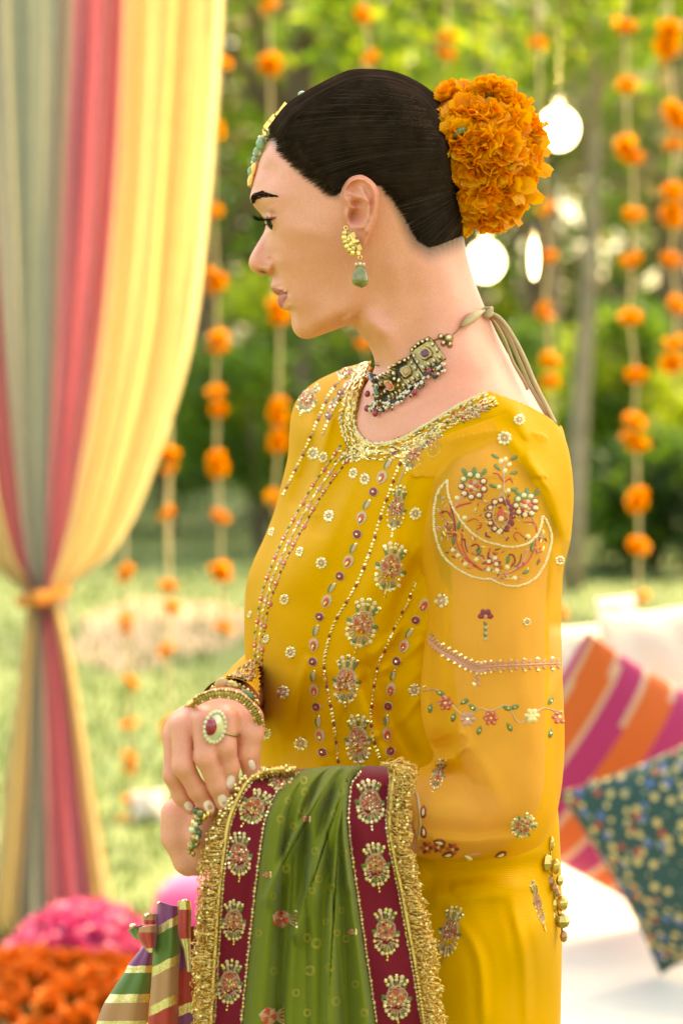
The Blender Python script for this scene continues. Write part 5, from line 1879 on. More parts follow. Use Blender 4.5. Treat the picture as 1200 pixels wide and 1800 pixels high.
for x, y in ((620, 140), (655, 125), (685, 165), (650, 215), (605, 340), (678, 368), (340, 580), (830, 725), (282, 425), (250, 830), (290, 872), (432, 905), (345, 940), (575, 895), (530, 920), (585, 940), (525, 985), (668, 965), (590, 990), (725, 1050)):
    s.disc(*SZ(x, y), 4.6, 'thread_cream', 7, 0.0018)
for x, y, a in ((620, 215, -135), (680, 240, -15), (600, 345, 200), (680, 365, -10), (285, 680, -80), (430, 880, -60), (850, 830, -70), (668, 945, -80), (610, 120, -150), (690, 130, -30), (780, 1020, -30), (250, 800, -90)):
    s.drop(*SZ(x, y), 17, 7, a, 'thread_green')
for k in range(5):
    s.drop(*SZ(560, 940), 15, 8, -90 + (k - 2) * 38, ['thread_red', 'thread_maroon', 'thread_pink'][k % 3])
s.done('embroidered_flower', sleeve)
for (x, y, r) in ((886, 770, 14), (912, 738, 11), (776, 1056, 14), (925, 1093, 8), (983, 985, 9)):
    daisy(sbvh, x, y, r, sleeve)
s = Stitch(sbvh)
for k in range(4):
    s.drop(853, 1083, 14, 10, -90 + (k - 1.5) * 60, 'thread_maroon')
s.disc(853, 1083, 4.5, 'thread_pink')
for k in range(6):
    s.drop(853 + (k % 2 - .5) * 8, 1092 + k * 5, 12, 6, 90 + (k % 2 - .5) * 70, ['thread_green', 'thread_pale'][k % 2])
s.done('embroidered_bud', sleeve)
# two bands round the sleeve
band1 = smooth([(752, 1125), (772, 1142), (795, 1156), (815, 1167), (835, 1174), (850, 1172), (885, 1170), (935, 1168), (984, 1166)], 70)
s = Stitch(sbvh)
s.line(band1, 4, 'thread_pink')
for i in range(1, 70, 2):
    x, y = band1[i]
    for q in (-1, 1):
        s.drop(x, y + q * 1.5, 10, 5, (q * 52), 'thread_pink')
        if i % 4 == 1:
            s.disc(x + 6, y + q * 10, 3.6, 'sequin', 6, 0.0016)
for k in range(5):
    s.drop(838, 1178 + k * 5, 9, 5, 90 + (k % 2 - .5) * 60, 'thread_pink')
s.disc(833, 1203, 4.2, 'sequin')
s.done('embroidered_band', sleeve)
vine = smooth([(742, 1215), (765, 1212), (785, 1228), (805, 1250), (822, 1262), (842, 1245), (862, 1250), (890, 1240), (910, 1270), (932, 1258), (955, 1245), (988, 1255)], 60)
s = Stitch(sbvh)
s.line(vine, 2.6, 'thread_pale')
for (x, y, c_) in ((783, 1236, 'thread_red'), (862, 1262, 'thread_red'), (982, 1260, 'thread_red'), (822, 1264, 'thread_pink'), (934, 1258, 'thread_cream')):
    for k in range(6):
        s.drop(x, y, 14, 9, k * 60, c_)
    for k in range(6):
        s.disc(x + 9 * math.cos(k), y + 9 * math.sin(k), 2.8, 'sequin' if c_ == 'thread_cream' else 'thread_pale', 6, 0.0016)
    s.disc(x, y, 4, 'sequin')
for (x, y, a) in ((756, 1208, 190), (765, 1215, 20), (758, 1236, 100), (800, 1252, 110), (808, 1238, -30), (838, 1250, -140), (845, 1275, 110), (895, 1246, -20), (900, 1248, 200), (890, 1270, 60), (962, 1240, -60), (968, 1280, 100)):
    s.drop(x, y, 18, 9, a, 'thread_green')
    s.disc(*rot(9, 0, x, y, a), 2.8, 'sequin', 6, 0.0016)
s.done('embroidered_band', sleeve)
spray(sbvh, 770, 1362, 30, 64, 12, sleeve, seed=51)
spray(sbvh, 918, 1452, 44, 52, 60, sleeve, seed=52)
# scalloped cuff
cf = smooth([(722, 1380), (733, 1400), (738, 1440), (735, 1475), (740, 1495), (770, 1500), (800, 1496), (826, 1510), (850, 1520), (880, 1500)], 50)
s = Stitch(sbvh)
s.line(cf, 5, 'thread_pale', 0.0014)
for (x, y) in ((715, 1388), (795, 1492), (770, 1488), (750, 1490)):
    for k in range(6):
        s.drop(x, y, 12, 7, k * 60, ['thread_maroon', 'thread_red'][k % 2])
    s.disc(x, y, 4, 'thread_cream')
for (x, y, a) in ((760, 1478, 10), (775, 1504, -10), (812, 1502, 25), (838, 1512, 0), (868, 1506, -20), (742, 1450, 80), (745, 1415, 95)):
    s.drop(x, y, 24, 12, a, 'thread_maroon', 0.0010)
    s.drop(*rot(3, 0, x, y, a), 17, 6, a, 'thread_cream', 0.0016)
s.done('embroidered_cuff', sleeve)
s = Stitch(cbvh)
for k in range(170):
    t = random.random()
    x, y = 398 + 56 * random.random(), 0
    y = 1192 - (x - 398) * 0.72 + random.uniform(2, 34)
    s.drop(x, y, random.uniform(6, 10), random.uniform(3, 5), random.choice([-36, 144]) + random.gauss(0, 14), random.choice(['gold_thread', 'sequin', 'thread_pale', 'thread_maroon', 'thread_green', 'gold_dark']), 0.0012)
s.done('embroidered_cuff', cuff)
# ================================================================ nails, jewellery, flowers in the hair
M['jade'] = pmat('jade', (0.24, 0.36, 0.20), rough=0.15, coat=0.4, noise=0.25, nscale=180)
M['olive_stone'] = pmat('olive_stone', (0.19, 0.17, 0.045), rough=0.14, coat=0.5, noise=0.45, nscale=160)
M['cord'] = pmat('gold_cord', (0.50, 0.36, 0.19), rough=0.5, metal=0.3, bump=0.6, bscale=1500)
for (x, y, ln, wd, a) in ((405.5, 1375, 25, 15.5, 98), (392.5, 1409, 26, 17, 68), (368, 1418, 24, 17.5, 56), (332, 1417, 18, 14, 52), (443, 1345, 20, 11, 70)):
    s = Stitch(body_bvh)
    c_, d_ = math.cos(rad(a)), math.sin(rad(a))
    o = [(-0.5, 0), (-0.44, 0.32), (-0.2, 0.48), (0.12, 0.47), (0.36, 0.3), (0.5, 0.0), (0.36, -0.3), (0.12, -0.47), (-0.2, -0.48), (-0.44, -0.32)]
    s.poly([(x + u * ln * c_ - v_ * wd * d_, y + u * ln * d_ + v_ * wd * c_) for u, v_ in o], 'nail', 0.0005, 0.0002, 0.82)
    s.mb.m = [0] * len(s.mb.m)
    s.mb.build('fingernail', M['nail'], person)

# ---- necklace
neck = empty('necklace', P(715, 665, 1.93), 'choker necklace of gold framed stones with pearl and ruby fringe', 'necklace')


def plaque(cx, cy, w_, h_, ang, gem, tops, bots):
    s = Stitch(body_bvh)

    def T(x, y):
        return rot(x, y, cx, cy, ang)
    hw, hh = w_ / 2, h_ / 2
    s.poly([T(-hw * 1.15, -hh * 0.85), T(hw * 1.15, -hh * 0.85), T(hw * 1.2, hh * 1.15), T(-hw * 1.2, hh * 1.15)], 'gold_dark', 0.0022, 0.0002, 0.96)
    oc = [T(hw * 0.62 * x, hh * 0.55 * y) for x, y in ((-1, -0.55), (-0.6, -1), (0.6, -1), (1, -0.55), (1, 0.55), (0.6, 1), (-0.6, 1), (-1, 0.55))]
    s.poly(oc, 'gold_dark', 0.0046, 0.001, 0.8)
    for k in range(tops):
        x = (-1 + 2 * (k + 0.5) / tops) * hw * 1.05
        yy = -hh * (1.0 - 0.12 * abs(x / hw))
        s.disc(*T(x, yy), w_ / tops * 0.62, 'gold_dark', 8, 0.0040, 1.15)
        s.disc(*T(x, yy), w_ / tops * 0.36, 'kundan', 7, 0.0050, 1.15)
    for sx in (-1, 1):
        for yy in (-0.35, 0.25):
            s.disc(*T(sx * hw * 0.95, hh * yy), w_ * 0.13, 'gold_dark', 8, 0.0040, 1.3)
            s.disc(*T(sx * hw * 0.95, hh * yy), w_ * 0.075, 'kundan', 7, 0.0050, 1.3)
    for k in range(bots):
        x = (-1 + 2 * (k + 0.5) / bots) * hw * 1.08
        p = T(x, hh * 0.48)
        s.drop(*p, hh * 0.68, w_ / bots * 1.0, 90 + ang, 'gold_dark', 0.0040)
        s.drop(*T(x, hh * 0.60), hh * 0.46, w_ / bots * 0.55, 90 + ang, 'kundan', 0.0050)
    pl = s.done('plaque', neck)
    s2 = Stitch(body_bvh)
    s2.poly([rot((p[0] - cx), (p[1] - cy), cx, cy, 0, 0.68) for p in oc], gem, 0.0058, 0.0034, 0.62)
    s2.done('gem', pl)
    return pl


s = Stitch(body_bvh)                       # dark backing band
for k_ in range(2):
    s.line(smooth([[(662, 672), (676, 672), (697, 658), (722, 636), (748, 608), (758, 600)], [(660, 700), (680, 702), (706, 690), (732, 668), (758, 644), (770, 634)]][k_], 30), 20, 'black_bead', 0.0016)
s.done('backing', neck)
plaque(750, 623, 40, 45, -33, 'purple', 5, 4)
plaque(715, 655, 37, 43, -33, 'amber', 5, 4)
plaque(689, 679, 27, 42, -28, 'coral', 4, 4)
plaque(668, 689, 15, 42, -4, 'emerald', 3, 3)
s = Stitch(body_bvh)                      # triangular end piece
for (x, y, r, a) in ((787, 595, 10, 0.9), (774, 592, 5.5, 1.1), (779, 604, 5.5, 1), (790, 607, 5.5, 1)):
    s.disc(x, y, r, 'gold_dark', 9, 0.0030, a)
    s.disc(x, y, r * 0.66, 'kundan', 8, 0.0042, a)
s.done('end_piece', neck)
s = Stitch(body_bvh)
s.line(smooth([(755, 602), (768, 596), (776, 592)], 8), 2.4, 'gold_dark', 0.003)
s.line(smooth([(796, 588), (804, 580), (808, 574)], 8), 2.0, 'gold_dark', 0.003)
s.done('bead_link', neck)
s = Stitch(body_bvh)
s.line(smooth([(664, 640), (659, 648), (657, 660), (660, 672)], 12), 9, 'black_bead', 0.004)
for k in range(9):
    t = k / 8
    s.disc(662 - 5 * math.sin(t * 3), 640 + 34 * t, 4.2, 'black_bead', 7, 0.006)
s.done('bead_link', neck)
s = Stitch(body_bvh)
low = np.asarray(smooth([(783, 648), (768, 656), (752, 666), (738, 680), (722, 690), (708, 701), (692, 712), (676, 718), (662, 718), (653, 716)], 120))
for k in range(150):
    i = random.randrange(120)
    x, y = low[i]
    hang = random.random()
    s_ = MB()
    lc, nr_ = cast(body_bvh, x + random.gauss(0, 1.5), y + (hang - 0.4) * 17)
    if lc is None:
        continue
    r0 = random.uniform(0.0009, 0.0015)
    s.mb.ball(lc + nr_ * (0.0022 + random.random() * 0.002), r0, EMI[random.choice(['pearl', 'pearl', 'pearl', 'gold_dark', 'black_bead'])], 7, 5)
pf = s.done('pearl_fringe', neck)
for p in pf.data.polygons:
    p.use_smooth = True
pf['kind'] = 'stuff'
for (x, y) in ((757, 656), (732, 696), (665, 731), (651, 721), (653, 695)):
    lc, nr_ = cast(body_bvh, x, y)
    if lc is None:
        continue
    mb = MB()
    mb.ball(lc + nr_ * 0.004, (0.0024, 0.0024, 0.0029), 0, 10, 8)
    mb.build('ruby_bead', M['ruby'], neck)
# tie: wrapped caps, knot and the hanging cords
def on_body(pts, up):
    out = []
    for x, y in pts:
        lc, nr_ = cast(body_bvh, x, y)
        out.append(lc + nr_ * up if lc is not None else Vector(P(x, y, Y0 - 0.02)))
    return out


mb = MB()
cp = on_body([(807, 577), (813, 570), (820, 563), (829, 556), (838, 552)], 0.0045)
mb.tube(cp, [0.0012, 0.0032, 0.0042, 0.0036, 0.0016], 12)
mb.build('wrapped_cap', M['cord'], neck)
mb = MB()
kx = Vector(P(855, 549, 1.972))
for k in range(4):
    a = k * 0.8
    mb.tube([kx + Vector((0.0042 * math.cos(t + a), 0.004 * math.sin(t * 1.0 + a), 0.0036 * math.sin(t + a * 1.7))) for t in np.linspace(0, 6.28, 18)], 0.0013, 6)
mb.tube(on_body([(836, 552), (845, 549)], 0.003) + [kx], 0.0014, 6)
mb.build('knot', M['cord'], neck)
for off_, w_ in ((0, 0.0019), (1, 0.0016), (2, 0.0013)):
    mb = MB()
    pts = [[(858, 550), (878, 560), (900, 590), (920, 628), (940, 675), (960, 715), (975, 745)], [(858, 552), (876, 566), (896, 598), (912, 634), (930, 676), (952, 716), (968, 742)], [(856, 553), (872, 572), (888, 602), (900, 634), (912, 656), (921, 672), (926, 684)]][off_]
    mb.tube([P(x, y, 1.975 - 0.0 * i + 0.004 * off_ - np.interp(y, [550, 660, 745], [0, 0.02, 0.052])) for i, (x, y) in enumerate(crom(pts, 30))], w_, 8)
    mb.build('cord', M['cord'], neck)

# ---- earring
M['stud_gold'] = pmat('stud_gold', (0.66, 0.45, 0.17), rough=0.2, metal=1.0)
lobe, ln_ = cast(body_bvh, 628, 418)
ey0 = lobe.y - 0.004
ear_r = empty('earring', P(620, 424, ey0), 'gold earring with a green stone drop on her ear', 'earring')
mb = MB()


def EP(x, y, dy=0.0):
    return Vector(P(*EZ(x, y), ey0 + dy))


def block(pts, mi, d0, d1, m_=None):
    m_ = m_ or mb
    a = [EP(x, y, d0) for x, y in pts]
    b = [EP(x, y, d1) for x, y in pts]
    n = len(pts)
    m_.add(a + b, [tuple(range(n))[::-1], tuple(range(n, 2 * n))] + [(i, (i + 1) % n, n + (i + 1) % n, n + i) for i in range(n)], mi)


block([(290, 900), (360, 930), (440, 1090), (500, 1230), (420, 1240), (330, 1180), (265, 1060), (255, 950)], 1, 0.003, -0.002)
for k, (x, y) in enumerate(((280, 940), (275, 1000), (290, 1060), (310, 1120), (345, 1170), (390, 1210), (340, 1000), (370, 1080), (400, 1150))):
    mb.ball(EP(x, y, -0.0025), (0.0022, 0.0016, 0.0028), 0 if k % 2 else 2, 8, 6)
for (x, y) in ((330, 1030), (355, 1100)):
    mb.ball(EP(x, y, -0.003), (0.0018, 0.0014, 0.003), 2, 8, 6)
block([(340, 960), (385, 935), (440, 1060), (395, 1075)], 0, -0.001, -0.0045)
block([(360, 935), (410, 920), (435, 990), (385, 1010)], 2, -0.0035, -0.0058)
block([(420, 1030), (470, 1025), (475, 1055), (430, 1065)], 0, -0.002, -0.005)
block([(440, 1110), (495, 1085), (520, 1160), (460, 1180)], 2, -0.0025, -0.0055)
block([(440, 1185), (490, 1180), (495, 1230), (455, 1240)], 0, -0.001, -0.0045)
mb.build('stud', [M['gold'], M['gold_dark'], M['stud_gold']], ear_r, smooth=False)
for (x, y, r) in ((295, 866, 26), (490, 1272, 24)):
    mb = MB()
    mb.tube([EP(x + r * math.cos(t), y + r * math.sin(t), -0.001) for t in np.linspace(0, 2 * math.pi, 15)], 0.0006, 6)
    mb.build('ring', M['gold'], ear_r)
mb = MB()
mb.tube([EP(490, 1275, -0.002), EP(488, 1340, -0.002)], 0.0005, 5)
mb.build('wire', M['gold_dark'], ear_r)
for (x, y, r) in ((435, 1362, 20), (490, 1358, 25), (540, 1362, 20)):
    mb = MB()
    mb.ball(EP(x, y, -0.003), r * 0.128 * K * 1.93, 0, 10, 8)
    mb.build('pearl', M['pearl'], ear_r)
mb = MB()
prof = [(1385, 10), (1395, 50), (1430, 78), (1480, 92), (1540, 104), (1590, 110), (1630, 104), (1660, 82), (1676, 40), (1680, 8)]
sg = 24
vv = []
for (yy, r) in prof:
    cx = 493 - (yy - 1530) * 0.02
    for k in range(sg):
        t = 2 * math.pi * k / sg
        rr = r * (1 + 0.04 * math.sin(2 * t + 1) + 0.03 * math.sin(3 * t + yy * 0.01))
        p = EP(cx + rr * math.cos(t), yy + 8 * math.sin(t + 1), -0.002 + rr * 0.128 * K * 1.93 * math.sin(t) * 0.9)
        vv.append(p)
mb.add(vv, [tuple(q) for q in grid_faces(len(prof), sg, wrap=True).tolist()] + [tuple(range(sg)), tuple(range((len(prof) - 1) * sg, len(prof) * sg))])
mb.build('stone_drop', M['olive_stone'], ear_r)

# ---- head ornament along the parting
tk = empty('head_ornament', P(470, 240, Y0), 'gold, jade and pearl ornament hanging from her parting to her brow', 'jewellery')


def tp_(x, y, dy=-0.002):
    return Vector(P(x, y, Y0 + dy))


for nm, mt_, lst in (('jade_bead', 'jade', [(531, 166, 7.5, 6), (458.5, 253, 8.5, 11), (451, 267, 6, 8), (447, 281, 5, 7), (440, 302, 5, 9)]),
                     ('pearl', 'pearl', [(518, 176, 4, 3), (457, 242, 4.2, 3.8), (463, 240.5, 4, 3.6), (468.5, 242.5, 3.6, 3.6), (448.5, 270, 4.2, 4), (455.5, 270, 3.6, 3.6), (444.5, 285.5, 3.8, 3.6), (449, 285, 3.6, 3.6), (441, 302, 3.2, 3.2)])):
    for (x, y, rx, ry) in lst:
        mb = MB()
        mb.ball(tp_(x, y), (rx * K * Y0, rx * K * Y0, ry * K * Y0), 0, 12, 9)
        mb.build(nm, M[mt_], tk)
for (x0, y0, x1, y1, w_) in ((503, 182, 497, 190, 6), (496, 190, 491, 198, 5), (490, 198, 484, 207, 6), (484, 203, 474, 215, 7.5), (475, 214, 466, 226, 8), (463, 232, 467, 239, 4)):
    mb = MB()
    a, b = tp_(x0, y0), tp_(x1, y1)
    dv_ = (b - a).normalized()
    sd_ = dv_.cross(Vector((0, 1, 0))) * (w_ / 2 * K * Y0)
    up = Vector((0, 1, 0)) * 0.006
    q = [a - sd_ - up, a + sd_ - up, b + sd_ - up, b - sd_ - up, a - sd_ + up, a + sd_ + up, b + sd_ + up, b - sd_ + up]
    mb.add(q, [(0, 1, 2, 3), (7, 6, 5, 4), (0, 4, 5, 1), (1, 5, 6, 2), (2, 6, 7, 3), (3, 7, 4, 0)])
    mb.build('gold_link', M['gold'], tk, smooth=False)
mb = MB()
mb.tube([tp_(465.5 + 3.6 * math.cos(t), 230.5 + 3.8 * math.sin(t)) for t in np.linspace(0, 6.283, 13)], 0.0006, 6)
mb.build('ring', M['gold'], tk)
for (x0, y0, x1, y1, n, w_) in ((448, 288, 446, 305, 9, 5.2), (443.5, 306, 440.5, 325, 9, 5.0)):
    mb = MB()
    for k in range(n):
        t = k / (n - 1)
        c_ = tp_(x0 + (x1 - x0) * t, y0 + (y1 - y0) * t)
        ww = w_ * (0.75 + 0.35 * math.sin(t * 3))
        mb.tube([c_ + Vector((ww * K * 2 * math.cos(a), ww * K * 2 * 1.2 * math.sin(a), ww * K * 0.5 * math.cos(a))) for a in np.linspace(0, 6.283, 13)], 0.0008, 5)
    mb.tube([tp_(x0, y0), tp_(x1, y1)], w_ * 0.75 * K * 2, 8)
    mb.build('ribbed_drop', M['gold'], tk)
mb = MB()
mb.ball(tp_(442.5, 328), 0.0017, 0, 8, 6)
mb.build('dark_bead', M['gold_dark'], tk)
mb = MB()
mb.tube([tp_(473, 240), tp_(461, 262), tp_(452, 285), tp_(445, 312)], 0.0005, 5)
mb.build('wire', M['gold_dark'], tk)

# ---- ring
rg = empty('finger_ring', P(377, 1277, 1.785), 'large oval ruby ring with a pale stone rim on her index finger', 'ring')
rc, rn = cast(body_bvh, 392, 1284)
ry_ = rc.y - 0.008


def RP(x, y, dy=0.0):
    return Vector(P(x, y, ry_ + dy))


mb = MB()
mb.add([RP(378 + 20 * math.cos(t) - 4 * math.sin(t), 1278 + 29 * math.sin(t), 0.003 + 0.004 * math.cos(t)) for t in np.linspace(0, 6.283, 24, endpoint=False)] + [RP(376 + 16 * math.cos(t), 1278 + 25 * math.sin(t), -0.0005 + 0.003 * math.cos(t)) for t in np.linspace(0, 6.283, 24, endpoint=False)],
       [tuple(q) for q in grid_faces(2, 24, wrap=True).tolist()] + [tuple(range(24)), tuple(range(24, 48))])
mb.build('bezel', M['kundan'], rg)
for k in range(20):
    t = 2 * math.pi * k / 20
    mb = MB()
    mb.ball(RP(378 + 17.5 * math.cos(t) - 3 * math.sin(t), 1278 + 26.5 * math.sin(t), 0.0005 + 0.004 * math.cos(t)), 0.0018, 0, 7, 5)
    mb.build('pale_stone', M['kundan'], rg, smooth=False)
mb = MB()
mb.ball(RP(369.5, 1277, -0.0015), (0.0050, 0.0044, 0.0068), 0, 18, 14)
mb.build('ruby', M['ruby'], rg)
mb = MB()
cen_r = Vector(HP(398, 1282, -0.007))
pts = []
for t in np.linspace(0, 6.283, 25):
    pts.append(cen_r + Vector((0.0098 * math.cos(t), 0.0098 * math.sin(t), -0.003 * math.cos(t) - 0.0015)))
mb.tube(pts, 0.0011, 6)
mb.build('band', M['gold_dark'], rg)

# ---- bracelets on the right wrist
for nm, arc, dep_, n, sz in (('bracelet', [(322, 1266), (328, 1250), (338, 1238), (352, 1228), (370, 1221), (390, 1218.5), (410, 1221), (428, 1229), (443, 1243), (452, 1258), (457, 1272), (459, 1288)], [1.850, 1.822, 1.804, 1.796, 1.791, 1.789, 1.789, 1.792, 1.796, 1.800, 1.808, 1.835], 40, 0.0034),
                             ('bracelet', [(376, 1214), (385, 1206), (398, 1203), (412, 1206), (428, 1214), (442, 1226), (449, 1238)], [1.858, 1.842, 1.833, 1.829, 1.828, 1.830, 1.838], 15, 0.0036)):
    first = n == 40
    br = empty(nm, P(392, 1240, 1.87), 'wide beaded antique gold bracelet nearest her hand' if first else 'gold cuff bracelet with green stone above the beaded bracelet', 'bracelet')
    p = crom([(x, y, d_) for (x, y), d_ in zip(arc, dep_)], n)
    mb = MB()
    mb.tube([P(*q) for q in p], 0.0016, 8)
    mb.build('band', M['gold_dark'], br)
    for k in range(n):
        c_ = Vector(P(*p[k]))
        tg = (Vector(P(*p[min(n - 1, k + 1)])) - Vector(P(*p[max(0, k - 1)]))).normalized()
        up = tg.cross(Vector((0, -1, 0))).normalized()
        ou = up.cross(tg)
        mb = MB()
        r3 = (sz * 0.55, sz * 0.5, sz * (1.15 if first else 1.0))
        mb.ball(c_ - Vector((0, 0.0012, 0)), r3, 0, 8, 5, (tg, ou, up))
        for q in (-1, 1):
            mb.ball(c_ + up * (q * sz * 0.75) - Vector((0, 0.0022, 0)), sz * 0.36, 0 if (k + q) % 3 else 1, 6, 5)
        mb.build('link', [M['gold_dark'], M['gold'], M['kundan']], br, smooth=True)
    if first:
        for (x, y, a) in ((335, 1237, -40), (349, 1227, -28), (362, 1220, -20)):
            mb = MB()
            mb.ball(P(x, y - 1, 1.798), (0.0045, 0.002, 0.0016), 0, 8, 6, (Vector((math.cos(rad(a)), 0, -math.sin(rad(a)))), Vector((0, 1, 0)), Vector((math.sin(rad(a)), 0, math.cos(rad(a))))))
            mb.build('setting', M['gold'], br)
    else:
        for (x, y, mt_, r3, a) in ((433, 1222, 'emerald', (0.0062, 0.0026, 0.0036), 28), (389, 1201, 'amber', (0.0052, 0.003, 0.004), -30), (408, 1205, 'gold_dark', (0.0058, 0.003, 0.0036), 14)):
            mb = MB()
            ax_ = (Vector((math.cos(rad(a)), 0, -math.sin(rad(a)))), Vector((0, 1, 0)), Vector((math.sin(rad(a)), 0, math.cos(rad(a)))))
            mb.ball(P(x, y, 1.824), r3, 0, 14, 8, ax_)
            mb.build('stone', M[mt_], br)
# ---- beaded ornament on the left hand
ho = empty('hand_ornament', P(350, 1460, 1.85), 'gold and green beaded ornament across her lower hand', 'jewellery')
for k in range(44):
    t = k / 43
    x, y = 352 - 14 * t + random.gauss(0, 5), 1424 + 72 * t + random.gauss(0, 3)
    mb = MB()
    rr = random.uniform(0.0014, 0.0029)
    mb.ball(P(x, y, 1.806 + random.uniform(-0.004, 0.004)), (rr, rr * 0.8, rr * random.uniform(0.8, 1.5)), 0, 8, 6)
    mt_ = random.choice(['gold', 'gold_dark', 'gold_dark', 'emerald', 'kundan'])
    mb.build({'gold': 'gold_bead', 'gold_dark': 'gold_bead', 'emerald': 'green_bead', 'kundan': 'pale_bead'}[mt_], M[mt_], ho)
# ---- tassel at the kurta's side
M['tassel'] = pmat('gold_glass', (0.62, 0.42, 0.13), rough=0.16, metal=0.75)
M['tassel_amber'] = pmat('amber_glass', (0.40, 0.17, 0.04), rough=0.1, coat=0.6)
ts = empty('beaded_tassel', P(972, 1560, 1.93), 'beaded gold tassel hanging from the kurta behind her elbow', 'tassel')
for (x, y, rx, ry, kind) in ((968, 1483, 6, 13, 0), (961, 1517, 10.5, 16, 1), (976, 1523, 8, 14, 0), (958, 1545, 7, 8, 2), (967, 1550, 7, 9, 2), (983, 1548, 7, 10, 1), (974, 1561, 7, 8, 2), (962, 1562, 6, 7, 2), (979, 1570, 6, 7, 2), (962, 1588, 7, 11, 0), (974, 1590, 6, 12, 1), (987, 1588, 11, 14, 0), (972, 1612, 6, 10, 1), (988, 1619, 13.5, 14, 1), (990, 1646, 7, 11, 2)):
    mb = MB()
    nu, nv_ = (12, 8) if kind == 0 else (6, 4)
    mb.ball(P(x, y, 1.925 + random.uniform(-0.004, 0.004)), (rx * K * 1.93, rx * K * 1.7, ry * K * 1.93), 0, nu, nv_)
    mb.build('bead', M['tassel_amber'] if kind == 2 else M['tassel'], ts, smooth=(kind == 0))
mb = MB()
mb.tube([P(966, 1470, 1.93), P(968, 1520, 1.928), P(975, 1580, 1.927), P(988, 1640, 1.926)], 0.0008, 5)
mb.build('cord', M['gold_dark'], ts)

# ---- marigolds
M['marigold'] = pmat('marigold', (0.98, 0.41, 0.012), rough=0.6, noise=0.15, nscale=70, translucent=0.38)
M['marigold_deep'] = pmat('marigold_deep', (0.97, 0.31, 0.008), rough=0.6, noise=0.15, nscale=70, translucent=0.38)
M['sepal'] = pmat('sepal', (0.10, 0.15, 0.035), rough=0.5)


def marigold_mesh(name, seed, petals=120, fine=True):
    r_ = random.Random(seed)
    mb = MB()
    for k in range(petals):
        t = (k + 0.5) / petals
        th = math.acos(1 - t * 1.25)                   # from the pole to a little below the equator
        ph = k * 2.399963 + r_.gauss(0, 0.12)
        d_ = Vector((math.sin(th) * math.cos(ph), math.sin(th) * math.sin(ph), math.cos(th)))
        d_ = (d_ + Vector((r_.gauss(0, .14), r_.gauss(0, .14), r_.gauss(0, .14)))).normalized()
        side = d_.cross(Vector((0, 0, 1)))
        side = side.normalized() if side.length > 0.05 else Vector((1, 0, 0))
        tw = r_.gauss(0, 0.5)
        nrm = d_.cross(side)
        side = (side * math.cos(tw) + nrm * math.sin(tw)).normalized()
        nrm = d_.cross(side).normalized()
        ln = r_.uniform(0.62, 0.85) * (0.75 + 0.3 * t)
        wd = r_.uniform(0.2, 0.38)
        b0 = d_ * 0.22
        nu, nvv = (5, 5) if fine else (3, 3)
        vv = []
        curl = r_.uniform(-0.05, 0.32)
        p1, p2 = r_.uniform(0, 6), r_.uniform(2.5, 5)
        for i in range(nu):
            u = i / (nu - 1)
            ww = wd * (0.25 + 0.95 * math.sin(min(1, u * 1.15 + 0.05) * math.pi * 0.55))
            for j in range(nvv):
                v_ = -1 + 2 * j / (nvv - 1)
                ruf = 0.075 * u * u * math.sin(v_ * p2 + p1) * (1 if fine else 0.7)
                notch = -0.06 * u * (math.cos(v_ * 5 + p1) + 0.6 * v_ * v_)
                vv.append(b0 + d_ * (u * ln + notch) + side * (v_ * ww) - nrm * (curl * u * u + ruf - 0.10 * v_ * v_ * u))
        mb.add(vv, [tuple(q) for q in grid_faces(nu, nvv).tolist()], 0 if r_.random() < 0.62 else 1)
    mb.ball((0, 0, 0), (0.30, 0.30, 0.26), 1, 10, 6)
    mb.ball((0, 0, -0.42), (0.26, 0.26, 0.42), 2, 8, 6)
    o = mb.build(name, [M['marigold'], M['marigold_deep'], M['sepal']])
    me = o.data
    bpy.data.objects.remove(o)
    return me


MG_F = [marigold_mesh('marigold', 10 + i, 46, True) for i in range(4)]
MG_C = [marigold_mesh('marigold', 30 + i, 70, False) for i in range(3)]


def place_flower(me, loc, r, direc, parent, spin=0.0, squash=0.85, name='marigold'):
    o = bpy.data.objects.new(name, me)
    COL.objects.link(o)
    q = Vector(direc).normalized().to_track_quat('Z', 'Y')
    o.rotation_mode = 'XYZ'
    mw = Matrix.LocRotScale(Vector(loc), q @ Matrix.Rotation(spin, 3, 'Z').to_quaternion(), Vector((r, r, r * squash)))
    if parent:
        o.parent = parent
        mw = wmat(parent).inverted() @ mw
    o.location, qq, o.scale = mw.decompose()
    o.rotation_euler = qq.to_euler()
    return o


